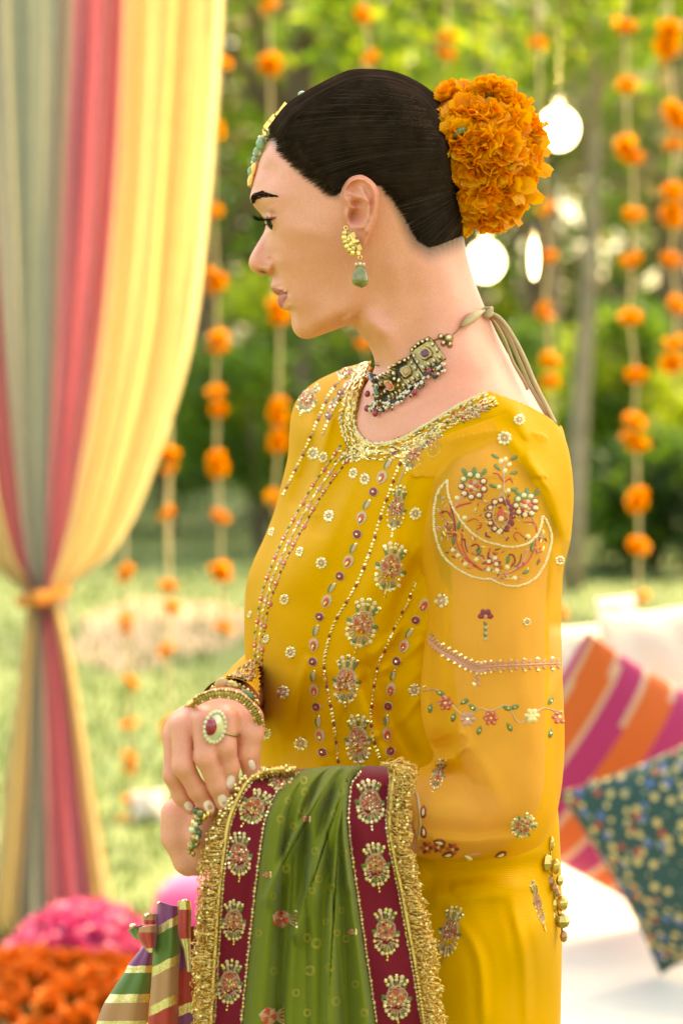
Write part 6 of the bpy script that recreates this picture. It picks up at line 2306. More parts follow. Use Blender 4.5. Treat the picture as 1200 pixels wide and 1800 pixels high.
hf_ = empty('hair_flowers', P(850, 275, Y0), 'bunch of fresh orange marigolds pinned round her bun', 'flowers')
cf_ = Vector(P(845, 275, Y0))
FL = [(788, 168, 12), (822, 160, 24), (862, 163, 22), (900, 185, 14), (778, 208, 26), (812, 205, 40), (852, 205, 44), (892, 220, 34), (927, 225, 10), (776, 250, 28), (808, 250, 48), (846, 250, 52), (884, 258, 46), (918, 268, 26), (940, 280, 4),
      (792, 292, 34), (828, 298, 48), (866, 302, 46), (902, 308, 26), (926, 308, 2), (806, 335, 28), (844, 345, 38), (882, 345, 26), (828, 378, 20), (862, 382, 14), (896, 372, 2),
      (800, 180, -22), (850, 180, -32), (900, 215, -26), (820, 230, -44), (870, 250, -46), (925, 265, -18), (830, 290, -44), (880, 310, -36), (820, 345, -26), (860, 365, -18)]
for k, (x, y, dmm) in enumerate(FL):
    loc = Vector(P(x, y, Y0 - dmm / 1000))
    loc = cf_ + (loc - cf_) * random.uniform(0.88, 1.02)
    dr = (loc - cf_)
    dr = dr.normalized() + Vector((random.gauss(0, .25), random.gauss(0, .2) - 0.1, random.gauss(0, .25)))
    o = place_flower(MG_F[k % 4], loc, random.uniform(0.0165, 0.0235), dr, hf_, random.uniform(0, 6), random.uniform(0.7, 0.95))
pm_ = MB()                                   # one loose petal, copied round the bunch
vv = []
for i in range(4):
    for j in range(3):
        u, v_ = i / 3, j - 1
        vv.append((v_ * 0.4 * math.sin(0.4 + u * 2.2), 0.12 * v_ * v_ * u - 0.1 * u * u + 0.06 * math.sin(5 * u + 2 * v_), u))
pm_.add(vv, [tuple(q) for q in grid_faces(4, 3).tolist()])
po = pm_.build('petal', M['marigold'])
pme = po.data
bpy.data.objects.remove(po)
for k in range(130):
    th, ph = random.uniform(0, 6.283), random.gauss(0, 0.6)
    dr = Vector((math.cos(th) * math.cos(ph), -abs(math.sin(ph)) * 0.9, math.sin(th) * math.cos(ph)))
    loc = cf_ + Vector((dr.x * 0.041, dr.y * 0.050, dr.z * 0.052)) + Vector((0.002, 0, 0.0))
    place_flower(pme, loc, random.uniform(0.009, 0.019), dr + Vector((random.gauss(0, .5), random.gauss(0, .5), random.gauss(0, .5))), hf_, random.uniform(0, 6), 1.0, 'petal')
for (x, y, dmm, a) in ((806, 233, 56, 30), (896, 292, 47, 25)):
    mb = MB()
    ax_ = (Vector((math.cos(rad(a)), 0, math.sin(rad(a)))), Vector((0, 1, 0)), Vector((-math.sin(rad(a)), 0, math.cos(rad(a)))))
    mb.ball(P(x, y, Y0 - dmm / 1000), (0.0070, 0.0034, 0.0034), 0, 10, 8, ax_)
    mb.build('sepal', M['sepal'], hf_)
# ================================================================ the garden
def grass_material():
    m, nt, b = nmat('lawn')
    tc = nt.nodes.new('ShaderNodeTexCoord')
    n1 = nt.nodes.new('ShaderNodeTexNoise')
    n1.inputs['Scale'].default_value = 0.35
    n1.inputs['Detail'].default_value = 8
    n2 = nt.nodes.new('ShaderNodeTexNoise')
    n2.inputs['Scale'].default_value = 9
    n2.inputs['Detail'].default_value = 6
    for n in (n1, n2):
        nt.links.new(tc.outputs['Object'], n.inputs['Vector'])
    mx = nt.nodes.new('ShaderNodeMath')
    mx.operation = 'ADD'
    nt.links.new(n1.outputs[0], mx.inputs[0])
    nt.links.new(n2.outputs[0], mx.inputs[1])
    r = nt.nodes.new('ShaderNodeValToRGB')
    r.color_ramp.elements[0].position = 0.75
    r.color_ramp.elements[1].position = 1.25
    r.color_ramp.elements[0].color = (0.045, 0.085, 0.013, 1)
    r.color_ramp.elements[1].color = (0.10, 0.13, 0.028, 1)
    nt.links.new(mx.outputs[0], r.inputs[0])
    nt.links.new(r.outputs[0], b.inputs['Base Color'])
    b.inputs['Roughness'].default_value = 0.8
    bp = nt.nodes.new('ShaderNodeBump')
    bp.inputs['Strength'].default_value = 0.5
    bp.inputs['Distance'].default_value = 0.03
    nt.links.new(n2.outputs[0], bp.inputs['Height'])
    nt.links.new(bp.outputs[0], b.inputs['Normal'])
    return m


M['lawn'] = grass_material()
lawn = mesh_obj('lawn', [(-400, -60, 0), (400, -60, 0), (400, 500, 0), (-400, 500, 0)], [(0, 1, 2, 3)], M['lawn'])
tag(lawn, kind='structure')
M['earth'] = pmat('bare_earth', (0.32, 0.215, 0.14), rough=0.9, noise=0.18, nscale=1.5)
pts = []
ecx, ecy = P(285, 1100, 12.8)[0], 12.8
for k in range(40):
    t = 2 * math.pi * k / 40
    q = 1 + 0.12 * math.sin(3 * t + 1) + 0.07 * math.sin(7 * t)
    pts.append((ecx + 0.48 * q * math.cos(t), ecy + 1.6 * q * math.sin(t), 0.004))
earth = mesh_obj('bare_earth', pts, [tuple(range(40))], M['earth'], smooth=False)
tag(earth, kind='structure')
# loose grass in the nearer lawn
gv, gf = [], []
for k in range(60000):
    y = 3.6 + 19 * random.random() ** 1.4
    x = random.uniform(-0.34, 0.34) * (y + 2.0) * 1.3
    h_ = random.uniform(0.03, 0.08)
    a = random.uniform(0, 6.28)
    w_ = 0.006
    lx, ly = random.gauss(0, 0.02), random.gauss(0, 0.02)
    n = len(gv)
    gv += [(x - w_ * math.cos(a), y - w_ * math.sin(a), 0.001), (x + w_ * math.cos(a), y + w_ * math.sin(a), 0.001), (x + lx, y + ly, h_)]
    gf.append((n, n + 1, n + 2))
M['blade'] = pmat('grass_blade', (0.08, 0.13, 0.02), rough=0.6, noise=0.3, nscale=3, translucent=0.4)
grass = mesh_obj('grass', gv, gf, M['blade'], smooth=False)
tag(grass, 'short grass blades on the lawn', 'grass', kind='stuff')

# ---- foliage
LEAF = {}
for nm, c in (('leaf_bright', (0.34, 0.42, 0.028)), ('leaf_mid', (0.12, 0.22, 0.022)), ('leaf_dark', (0.04, 0.085, 0.014)), ('leaf_dry', (0.26, 0.20, 0.11))):
    LEAF[nm] = pmat(nm, c, rough=0.45, noise=0.35, nscale=1.7, translucent=0.62)
M['bark'] = pmat('bark', (0.17, 0.115, 0.075), rough=0.9, noise=0.35, nscale=9, bump=0.8, bscale=30)
M['bark_pale'] = pmat('bark_pale', (0.30, 0.22, 0.15), rough=0.9, noise=0.3, nscale=9, bump=0.8, bscale=30)


def leaf_cloud(seed, clumps, n, size, flat=0.0):
    """leaves as folded quads scattered through clumps ((x,y,z),(rx,ry,rz))"""
    g = np.random.default_rng(seed)
    vol = np.array([c[1][0] * c[1][1] * c[1][2] for c in clumps]) ** 0.67
    pick = g.choice(len(clumps), n, p=vol / vol.sum())
    C = np.array([c[0] for c in clumps])[pick]
    R = np.array([c[1] for c in clumps])[pick]
    d_ = g.normal(size=(n, 3))
    d_ /= np.linalg.norm(d_, axis=1)[:, None]
    r = g.random(n) ** 0.45
    p = C + d_ * R * r[:, None] * (1 + 0.12 * g.normal(size=n))[:, None]
    a = g.normal(size=(n, 3))
    a /= np.linalg.norm(a, axis=1)[:, None]
    b = np.cross(a, g.normal(size=(n, 3)))
    b /= np.linalg.norm(b, axis=1)[:, None] + 1e-9
    s_ = size * g.uniform(0.6, 1.4, n)[:, None]
    v = np.stack([p - a * s_, p + b * s_ * 0.45, p + a * s_, p - b * s_ * 0.45], 1).reshape(-1, 3)
    f = np.arange(4 * n).reshape(n, 4)
    return v, f


def shrub(px, pytop, y, w_px, mats, seed, n=3600, label='', group='shrubs', size=0.05, hscale=1.0, name='shrub'):
    x = (px - 600) * K * y
    top = CAMZ - (pytop - HOR) * K * y
    w_ = w_px * K * y
    r_ = random.Random(seed)
    root = empty(name, (x, y, 0), label, 'shrub', group)
    cl = []
    for k in range(14):
        u = r_.uniform(-1, 1)
        hz = top * r_.uniform(0.25, 0.86) * (1 - 0.35 * u * u)
        rr = r_.uniform(0.18, 0.30) * w_
        cl.append(((x + u * w_ * 0.38, y + r_.uniform(-0.35, 0.35) * w_ * 0.6, hz), (rr, rr, rr * r_.uniform(0.7, 1.0))))
    cl.append(((x, y, top - 0.22 * w_ * 0.8), (w_ * 0.24, w_ * 0.24, w_ * 0.2)))
    v, f = leaf_cloud(seed, cl, n, size)
    mi = np.random.default_rng(seed).choice(len(mats), n, p=[0.7] + [0.3 / (len(mats) - 1)] * (len(mats) - 1) if len(mats) > 1 else [1.0])
    mesh_obj('foliage', v, f, [LEAF[m_] for m_ in mats], root, mi, smooth=False)
    mb = MB()
    for k in range(5):
        a = r_.uniform(0, 6.28)
        mb.tube([(x, y, 0), (x + 0.12 * math.cos(a), y + 0.12 * math.sin(a), top * 0.35), (x + 0.3 * w_ * math.cos(a), y + 0.3 * w_ * math.sin(a), top * 0.75)], [0.03, 0.02, 0.008], 6)
    mb.build('stem', M['bark'], root)
    return root


def tree(px, y, r0, height, crown_w, mats, seed, label, bark='bark', n=6000, size=0.09, lean=0.0, low=0.45):
    x = (px - 600) * K * y
    r_ = random.Random(seed)
    root = empty('tree', (x, y, 0), label, 'tree', 'trees at the end of the lawn')
    mb = MB()
    top = Vector((x + lean * height, y, height * 0.75))
    pts = [Vector((x, y, 0)) + (top - Vector((x, y, 0))) * t + Vector((0.06 * math.sin(5 * t + seed), 0.06 * math.cos(4 * t), 0)) for t in np.linspace(0, 1, 9)]
    mb.tube(pts, [r0 * (1.25 - 0.9 * t) for t in np.linspace(0, 1, 9)], 10)
    cl = []
    for k in range(9):
        t = r_.uniform(low, 0.95)
        b0 = pts[0].lerp(top, t)
        a = r_.uniform(0, 6.28)
        e_ = b0 + Vector((math.cos(a) * crown_w * r_.uniform(0.25, 0.5), math.sin(a) * crown_w * r_.uniform(0.25, 0.5), r_.uniform(0.1, 0.28) * height))
        mb.tube([b0, b0.lerp(e_, 0.5) + Vector((0, 0, 0.1)), e_], [r0 * 0.4, r0 * 0.25, r0 * 0.08], 6)
        rr = crown_w * r_.uniform(0.13, 0.24)
        cl.append((tuple(e_), (rr, rr, rr * 0.75)))
        cl.append((tuple(b0.lerp(e_, 0.6)), (rr * 0.8, rr * 0.8, rr * 0.6)))
    mb.build('trunk', M[bark], root)
    v, f = leaf_cloud(seed, cl, n, size)
    mi = np.random.default_rng(seed).integers(0, len(mats), n)
    mesh_obj('crown', v, f, [LEAF[m_] for m_ in mats], root, mi, smooth=False)
    return root


shrub(455, 470, 18.0, 300, ['leaf_mid', 'leaf_bright'], 1, 4200, 'leafy green shrub behind the garlands left of her face')
shrub(300, 640, 20.0, 330, ['leaf_mid', 'leaf_dark'], 2, 3600, 'dark green shrub beside the drape, low over the lawn')
shrub(600, 560, 22.0, 330, ['leaf_dark', 'leaf_mid'], 3, 3600, 'dark shrub under her chin, far behind her')
shrub(1110, 520, 17.0, 330, ['leaf_bright', 'leaf_mid'], 4, 5200, 'bright yellow-green shrub behind the garlands at right', size=0.055)
shrub(930, 560, 18.5, 260, ['leaf_bright', 'leaf_mid'], 5, 4200, 'yellow-green shrub beside her neck cord')
shrub(1260, 560, 19.0, 300, ['leaf_bright', 'leaf_dark'], 6, 3600, 'yellow-green shrub at the right edge of the view')
shrub(780, 640, 23.0, 380, ['leaf_mid', 'leaf_dark'], 7, 3600, 'green shrub hidden mostly behind her shoulders')
shrub(1150, 760, 16.2, 300, ['leaf_dark', 'leaf_mid'], 8, 3600, 'low dark shrub in front of the yellow-green one')
shrub(130, 560, 22.0, 360, ['leaf_mid', 'leaf_dark'], 9, 3600, 'green shrub behind the coloured drape')
tree(1025, 15.0, 0.055, 6.0, 3.4, ['leaf_mid', 'leaf_bright'], 11, 'slender pale trunked tree behind the string lights', 'bark_pale', 4600, 0.07, 0.0, 0.55)
tree(505, 22.0, 0.20, 8.5, 6.0, ['leaf_mid', 'leaf_dry'], 12, 'brown trunked tree above her forehead', 'bark', 5200, 0.10, 0.015, 0.5)
tree(800, 26.0, 0.22, 9.5, 7.0, ['leaf_mid', 'leaf_bright'], 13, 'tall leafy tree above her hair', 'bark', 6500, 0.11, -0.01, 0.3)
tree(1180, 24.0, 0.18, 8.0, 6.5, ['leaf_mid', 'leaf_dry'], 14, 'leafy tree at the upper right corner', 'bark', 5200, 0.10, 0.01, 0.35)
tree(350, 28.0, 0.20, 9.0, 6.5, ['leaf_dry', 'leaf_mid'], 15, 'dry leaved tree right of the yellow drape', 'bark', 5200, 0.11, 0.0, 0.35)
tree(960, 32.0, 0.24, 11.0, 8.0, ['leaf_mid', 'leaf_dark'], 16, 'tall tree far behind the marigold bun', 'bark', 6500, 0.13, 0.0, 0.25)
# unseen tree, added so that its crown shades her and the daybed
sx_, sy_ = 3.6, 4.6
shade = empty('tree', (sx_, sy_, 0), 'unseen tree added right of the daybed, its crown shading her', 'tree')
mb = MB()
mb.tube([(sx_, sy_, 0), (sx_ - 0.1, sy_, 1.5), (sx_ - 0.2, sy_ + 0.1, 3.0), (sx_ - 0.5, sy_, 4.6)], [0.22, 0.18, 0.16, 0.08], 12)
cl = []
for (ex_, ey_, ez_, er_) in ((1.0, 3.5, 4.2, 0.95), (0.4, 2.9, 4.0, 0.75), (1.5, 4.2, 4.4, 0.95), (2.2, 5.6, 4.3, 1.0), (2.4, 6.8, 4.4, 1.0), (1.6, 5.4, 4.5, 0.9), (2.8, 4.4, 4.8, 1.0), (1.1, 4.4, 4.9, 0.8)):
    mb.tube([(sx_ - 0.2, sy_, 3.0), ((sx_ + ex_) / 2, (sy_ + ey_) / 2, 3.8), (ex_, ey_, ez_)], [0.09, 0.06, 0.02], 7)
    cl.append(((ex_, ey_, ez_), (er_, er_, er_ * 0.55)))
mb.build('trunk', M['bark'], shade)
v, f = leaf_cloud(91, cl, 9000, 0.075)
mesh_obj('crown', v, f, [LEAF['leaf_mid'], LEAF['leaf_bright']], shade, np.random.default_rng(8).integers(0, 2, 9000), smooth=False)
# the wood that closes the view
cl = []
for k in range(150):
    x = random.uniform(-46, 46)
    rr = random.uniform(1.6, 3.2)
    cl.append(((x, 46 + random.uniform(-3, 4), random.uniform(0.8, 11.5)), (rr, rr, rr * 0.8)))
for k in range(90):
    rr = random.uniform(1.3, 2.4)
    cl.append(((random.uniform(-13, 13) if k < 60 else random.choice([-1, 1]) * random.uniform(12, 36), 44 + random.uniform(-4, 4), random.uniform(0.6, 6.5)), (rr, rr, rr * 0.8)))
v, f = leaf_cloud(77, cl, 66000, 0.22)
mi = np.random.default_rng(5).choice(4, 66000, p=[0.12, 0.42, 0.22, 0.24])
wood = mesh_obj('far_wood', v, f, [LEAF['leaf_bright'], LEAF['leaf_mid'], LEAF['leaf_dark'], LEAF['leaf_dry']], None, mi, smooth=False)
tag(wood, 'far belt of trees closing the garden', 'woodland', kind='stuff')

# ---- drape tied to its post
def cloth(name, col, tr=0.45):
    return pmat(name, col, rough=0.75, noise=0.06, nscale=25, translucent=tr, sheen=0.2)


M['drape_yellow'] = cloth('yellow_voile', (0.64, 0.50, 0.24), 0.35)
M['drape_pink'] = cloth('pink_voile', (0.56, 0.165, 0.215), 0.35)
M['drape_green'] = cloth('sage_voile', (0.37, 0.38, 0.31), 0.25)
CY = 5.9
drp = empty('drape', P(75, 1045, CY)[:2] + (0.0,), 'tied-back drape of yellow, pink and sage green cloth at left', 'curtain')


def panel(rows_, mt_, lab, seed, amp=0.035, folds=3.0, dy=0.0):
    """rows: (py, left px, right px)"""
    r = crom(rows_, 90)
    nu = 44
    u = np.linspace(0, 1, nu)
    g = np.random.default_rng(seed)
    ph = g.uniform(0, 6.28, 3)
    x = r[:, 1:2] * (1 - u) + r[:, 2:3] * u
    py_ = np.repeat(r[:, 0:1], nu, 1)
    wid = (r[:, 2:3] - r[:, 1:2]) / max(1.0, np.max(r[:, 2] - r[:, 1]))
    z = CY + dy + 1.7 * amp * (0.35 + 0.65 * wid) * (np.sin(u * folds * 6.283 + ph[0] + 0.25 * np.sin(py_ / 160.0)) + 0.4 * np.sin(u * folds * 15 + ph[1]))
    o = mesh_obj('cloth_panel', PA(x, py_, z).reshape(-1, 3), grid_faces(90, nu), mt_, drp)
    tag(o, lab)
    return o


UPY = [-160, 0, 300, 600, 850, 960, 1010, 1045]


def up(l, r):
    return [(a, b, c) for a, b, c in zip(UPY, l, r)]


panel(up([222, 218, 204, 176, 136, 112, 96, 84], [398, 392, 372, 338, 262, 206, 150, 100]), M['drape_yellow'], 'yellow panel', 1, 0.03, 2.6)
panel(up([132, 128, 114, 99, 88, 84, 80, 76], [224, 220, 206, 178, 138, 114, 98, 88]), M['drape_pink'], 'pink panel', 2, 0.03, 2.2, 0.02)
panel(up([-50, -44, -18, 4, 28, 44, 54, 64], [134, 130, 116, 101, 90, 86, 82, 80]), M['drape_green'], 'sage green panel', 3, 0.035, 2.2, 0.035)
panel(up([-120, -110, -80, -40, -2, 22, 42, 58], [-46, -40, -14, 8, 31, 46, 56, 68]), M['drape_pink'], 'pink panel at the left edge', 4, 0.03, 1.5, 0.02)
panel(up([-260, -250, -220, -170, -90, -40, 5, 50], [-116, -106, -76, -36, 2, 24, 44, 62]), M['drape_yellow'], 'yellow panel at the left edge', 5, 0.03, 2.4)
LPY = [1045, 1090, 1180, 1350, 1480, 1580, 1650]


def dn(l, r):
    return [(a, b, c) for a, b, c in zip(LPY, l, r)]


panel(dn([54, 44, 34, 12, 0, -12, -18], [66, 64, 60, 54, 46, 40, 36]), M['drape_yellow'], 'lower yellow panel', 6, 0.03, 1.6)
panel(dn([62, 60, 56, 50, 44, 38, 34], [74, 76, 78, 82, 86, 88, 90]), M['drape_green'], 'lower sage green panel', 7, 0.03, 1.6, 0.02)
panel(dn([72, 74, 78, 82, 84, 86, 86], [84, 98, 116, 136, 152, 164, 170]), M['drape_pink'], 'lower pink panel', 8, 0.03, 1.8, 0.01)
panel(dn([80, 92, 112, 134, 150, 160, 166], [94, 112, 132, 158, 180, 198, 208]), M['drape_yellow'], 'lower yellow panel at right', 9, 0.03, 1.5)
mb = MB()
tc_ = Vector(P(76, 1047, CY))
mb.tube([tc_ + Vector((0.052 * math.cos(t), 0.07 * math.sin(t), 0.012 * math.cos(t))) for t in np.linspace(0, 6.283, 28)], 0.016, 10)
mb.ball(tc_ + Vector((0.0, -0.075, 0)), (0.026, 0.02, 0.022), 0, 12, 8)
mb.build('tie', pmat('orange_tie', (0.55, 0.20, 0.03), rough=0.7), drp)
mb = MB()
pb = P(130, 1045, CY + 0.3)
mb.tube([(pb[0] - 0.05, pb[1], 0), (pb[0] - 0.05, pb[1], 3.6)], 0.035, 12)
tag(mb.build('post', pmat('pale_post', (0.42, 0.34, 0.26), rough=0.7)), 'pale round post standing behind the drape', 'post')

# ---- hanging marigold strings
M['string'] = pmat('pale_string', (0.62, 0.52, 0.30), rough=0.7, translucent=0.3)
GY = 7.4
STRINGS = [
    ('garland string right of the yellow drape, nearest her face', 380, [(388, 112), (377, 228), (375, 370), (380, 482), (381, 505), (383, 590), (382, 608), (378, 690), (382, 718), (380, 805), (381, 822), (388, 905), (388, 1000), (388, 1012), (395, 1105)], 17),
    ('short garland string hanging left of her chest, clear of the drape', 295, [(297, 795), (298, 820), (292, 900), (297, 1030), (300, 1070), (292, 1145)], 17),
    ('garland string hanging beside the drape tie', 224, [(220, 1000), (221, 1012), (222, 1090), (224, 1105), (228, 1200), (227, 1270), (226, 1332), (227, 1350), (230, 1405), (222, 1440), (226, 1478), (230, 1548)], 15),
    ('garland string low on the lawn, left of her hands', 299, [(297, 1272), (297, 1288), (300, 1505)], 16),
    ('garland string passing behind her lips', 484, [(475, 12), (473, 112), (474, 126), (484, 535), (492, 555), (490, 712), (491, 732), (488, 768), (489, 782), (482, 880)], 18),
    ('garland string hanging above her hair, nearest her forehead', 645, [(640, 25), (650, 100), (640, 600)], 17),
    ('garland string above the marigold bun', 786, [(787, 66), (786, 92)], 17),
    ('garland string crossing behind the string lights', 958, [(945, 78), (957, 365), (965, 450), (955, 545), (960, 550), (966, 632), (965, 672), (985, 1078)], 16),
    ('long garland string, second from the right edge', 1108, [(1098, 42), (1100, 150), (1102, 258), (1112, 275), (1113, 375), (1110, 455), (1105, 560), (1118, 657), (1114, 742), (1108, 772), (1118, 780), (1120, 875), (1121, 886), (1122, 960), (1122, 1048)], 19),
    ('garland string along the right edge of the view', 1181, [(1175, 52), (1172, 78), (1174, 98), (1185, 195), (1190, 212), (1185, 255), (1180, 338), (1178, 372), (1184, 385), (1178, 455), (1190, 535), (1186, 600), (1180, 638)], 20)]
for lab, x0, fl, r_px in STRINGS:
    gy = GY + random.uniform(-0.35, 0.35)
    g_ = empty('marigold_garland', P(x0, fl[-1][1], gy), lab, 'garland', 'marigold strings hanging over the lawn')
    mb = MB()
    pp = [P(fl[0][0], -260, gy)] + [P(x, y, gy) for x, y in fl] + [P(fl[-1][0] + 1, fl[-1][1] + 30, gy)]
    if lab.startswith(('short', 'garland string low', 'garland string hanging beside')):
        pp[0] = P(fl[0][0] + 4, -260, gy)
    mb.tube(pp, 0.0045, 5)
    mb.build('string', M['string'], g_)
    for (x, y) in fl:
        place_flower(random.choice(MG_C), P(x + random.uniform(-2, 2), y, gy), r_px * K * gy * random.uniform(0.92, 1.15), (random.gauss(0, .5), random.gauss(-0.4, .4), random.choice([-1, 1]) + random.gauss(0, .3)), g_, random.uniform(0, 6), random.uniform(0.75, 1.0))

# ---- string lights
M['bulb'] = bpy.data.materials.new('lit_bulb')
M['bulb'].use_nodes = True
nt = M['bulb'].node_tree
nt.nodes.clear()
mo = nt.nodes.new('ShaderNodeOutputMaterial')
em = nt.nodes.new('ShaderNodeEmission')
em.inputs[0].default_value = (1.0, 0.82, 0.55, 1)
em.inputs[1].default_value = 2.6
nt.links.new(em.outputs[0], mo.inputs[0])
M['socket'] = pmat('black_socket', (0.03, 0.03, 0.03), rough=0.5)
M['cable'] = pmat('dark_cable', (0.03, 0.03, 0.025), rough=0.6)
for (x, y, yy, r, lab) in ((981, 226, 5.6, 0.0450, 'lit round bulb overlapping the right of the marigold bun'), (852, 460, 5.6, 0.0430, 'lit round bulb glowing beside her nape'), (938, 455, 4.6, 0.0085, 'slender lit bulb hanging right of the nape bulb')):
    b_ = empty('light_bulb', P(x, y, yy), lab, 'light bulb', 'string lights behind her head')
    c_ = Vector(P(x, y, yy))
    mb = MB()
    mb.ball(c_, (r, r, r * (1.08 if r > 0.02 else 4.6)), 0, 24, 16)
    mb.build('glass', M['bulb'], b_)
    ld = bpy.data.lights.new('bulb_light', 'POINT')          # the lit lamp's own light
    ld.energy = 16.0 if r > 0.02 else 2.0
    ld.color = (1.0, 0.72, 0.40)
    ld.shadow_soft_size = r * 1.05
    lo_ = bpy.data.objects.new('bulb_light', ld)
    COL.objects.link(lo_)
    lo_.parent = b_
    lo_.location = (0, -r * 1.3, 0)
    tp = r * (1.02 if r > 0.02 else 4.4)
    mb = MB()
    mb.tube([c_ + Vector((0, 0, tp)), c_ + Vector((0, 0, tp + 0.035))], [0.014 if r > 0.02 else 0.005] * 2, 12)
    mb.build('socket', M['socket'], b_)
    mb = MB()
    mb.tube([c_ + Vector((0, 0, tp + 0.03)), c_ + Vector((0.004, 0, 0.6)), c_ + Vector((0, 0, 1.8))], 0.0013, 6)
    mb.build('cable', M['cable'], b_)

# ---- daybed with cushions
M['white_cloth'] = pmat('white_cotton', (0.70, 0.62, 0.54), rough=0.8, noise=0.05, nscale=6, bump=0.25, bscale=12)


def rounded_box(name, lo_, hi_, bev, mt_, parent=None, seg=4):
    x0, y0, z0 = lo_
    x1, y1, z1 = hi_
    mb = MB()
    mb.add([(x0, y0, z0), (x1, y0, z0), (x1, y1, z0), (x0, y1, z0), (x0, y0, z1), (x1, y0, z1), (x1, y1, z1), (x0, y1, z1)], [(0, 3, 2, 1), (4, 5, 6, 7), (0, 1, 5, 4), (1, 2, 6, 5), (2, 3, 7, 6), (3, 0, 4, 7)])
    o = mb.build(name, mt_, parent, smooth=True)
    md = o.modifiers.new('bevel', 'BEVEL')
    md.width = bev
    md.segments = seg
    return o


day = empty('daybed', (0.95, 4.6, 0), 'low daybed with a white mattress behind her', 'daybed')
rounded_box('mattress', (0.14, 3.5, 0.18), (2.2, 5.3, 0.33), 0.045, M['white_cloth'], day)
rounded_box('base', (0.18, 3.55, 0.06), (2.16, 5.25, 0.178), 0.01, pmat('dark_wood', (0.10, 0.055, 0.03), rough=0.55, noise=0.3, nscale=12), day)
for lx in (0.25, 2.08):
    for ly in (3.62, 5.16):
        rounded_box('leg', (lx - 0.035, ly - 0.035, 0.0), (lx + 0.035, ly + 0.035, 0.058), 0.004, bpy.data.materials['dark_wood'], day)


def cushion(name, c, U, V, half, th, mats, mi_fn, lab, cat='cushion', group=None, n=56):
    c, U, V = Vector(c), Vector(U).normalized(), Vector(V).normalized()
    N_ = U.cross(V).normalized()
    V = N_.cross(U)
    a = np.sin(np.linspace(-1, 1, n) * math.pi / 2)
    A, B = np.meshgrid(a, a, indexing='ij')
    t = th * (np.maximum(1 - A ** 2, 0) ** 0.55) * (np.maximum(1 - B ** 2, 0) ** 0.55)
    pin = 1 - 0.07 * (1 - A ** 2) * B ** 2 - 0.0
    pin2 = 1 - 0.07 * (1 - B ** 2) * A ** 2
    X = A * pin2 * half
    Y = B * pin * half
    wr = 0.006 * np.sin(A * 7 + B * 3) * (1 - A ** 2) * (1 - B ** 2)
    base = np.array(c)[None, None] + X[..., None] * np.array(U) + Y[..., None] * np.array(V)
    v1 = base + (t + wr)[..., None] * np.array(N_)
    v2 = base - t[..., None] * np.array(N_)
    vv = np.vstack([v1.reshape(-1, 3), v2.reshape(-1, 3)])
    f_a, f_b = grid_faces(n, n), grid_faces(n, n, True) + n * n
    idx = np.arange(2 * n * n)
    bd = ((np.abs(A) > 0.9999) | (np.abs(B) > 0.9999)).ravel()
    idx[n * n:][bd] = np.arange(n * n)[bd]
    ff = idx[np.vstack([f_a, f_b])]
    ac = A.ravel()[f_a].mean(1)
    bc = B.ravel()[f_a].mean(1)
    mi = mi_fn(ac, bc)
    root = mesh_obj(name, vv, ff, mats, None, np.concatenate([mi, mi]))
    tag(root, lab, cat, group)
    return root


M['c_pink'] = pmat('cushion_pink', (0.42, 0.015, 0.11), rough=0.7)
M['c_orange'] = pmat('cushion_orange', (0.62, 0.10, 0.012), rough=0.7)
M['c_pale'] = pmat('cushion_pale', (0.62, 0.33, 0.22), rough=0.5, metal=0.2)


def stripes(a, b):
    t = (b * 0.5 + 0.5) * 3.55 + 0.32 + 0.03 * a
    fr = t - np.floor(t)
    return np.where(fr < 0.42, 0, np.where(fr < 0.5, 2, np.where(fr < 0.92, 1, 2)))


cc = P(1090, 1368, 4.5)
cushion('cushion', cc, (0.52, -0.30, 0.80), (0.78, 0.28, -0.56), 0.228, 0.075, [M['c_pink'], M['c_orange'], M['c_pale']], stripes, 'pink and orange striped cushion standing on the daybed')
m, nt, b = nmat('printed_teal')
tc = nt.nodes.new('ShaderNodeTexCoord')
prev = None
base_c = (0.009, 0.050, 0.044, 1)
for i, (sc_, thr, col, seed_) in enumerate(((44, 0.32, (0.62, 0.44, 0.16, 1), 0.0), (32, 0.22, (0.42, 0.05, 0.03, 1), 3.1), (29, 0.20, (0.10, 0.14, 0.36, 1), 7.7), (36, 0.18, (0.25, 0.26, 0.16, 1), 5.3))):
    mp = nt.nodes.new('ShaderNodeMapping')
    mp.inputs['Location'].default_value = (seed_, seed_ * 0.7, seed_ * 1.3)
    vo = nt.nodes.new('ShaderNodeTexVoronoi')
    vo.inputs['Scale'].default_value = sc_
    vo.inputs['Randomness'].default_value = 0.55
    nt.links.new(tc.outputs['Object'], mp.inputs[0])
    nt.links.new(mp.outputs[0], vo.inputs['Vector'])
    lt = nt.nodes.new('ShaderNodeMath')
    lt.operation = 'LESS_THAN'
    lt.inputs[1].default_value = thr
    nt.links.new(vo.outputs['Distance'], lt.inputs[0])
    mx = nt.nodes.new('ShaderNodeMix')
    mx.data_type = 'RGBA'
    nt.links.new(lt.outputs[0], mx.inputs[0])
    if prev is None:
        mx.inputs[6].default_value = base_c
    else:
        nt.links.new(prev, mx.inputs[6])
    mx.inputs[7].default_value = col
    prev = mx.outputs[2]
nt.links.new(prev, b.inputs['Base Color'])
b.inputs['Roughness'].default_value = 0.7
M['teal_print'] = m
cushion('cushion', P(1236, 1484, 4.15), (0.80, -0.30, 0.42), (-0.38, -0.10, 0.86), 0.185, 0.075, [M['teal_print']], lambda a, b: np.zeros(len(a), int), 'dark teal cushion with dotted floral print leaning on the striped one')
M['white_cushion'] = pmat('white_cushion', (0.55, 0.50, 0.44), rough=0.75, noise=0.05, nscale=10)
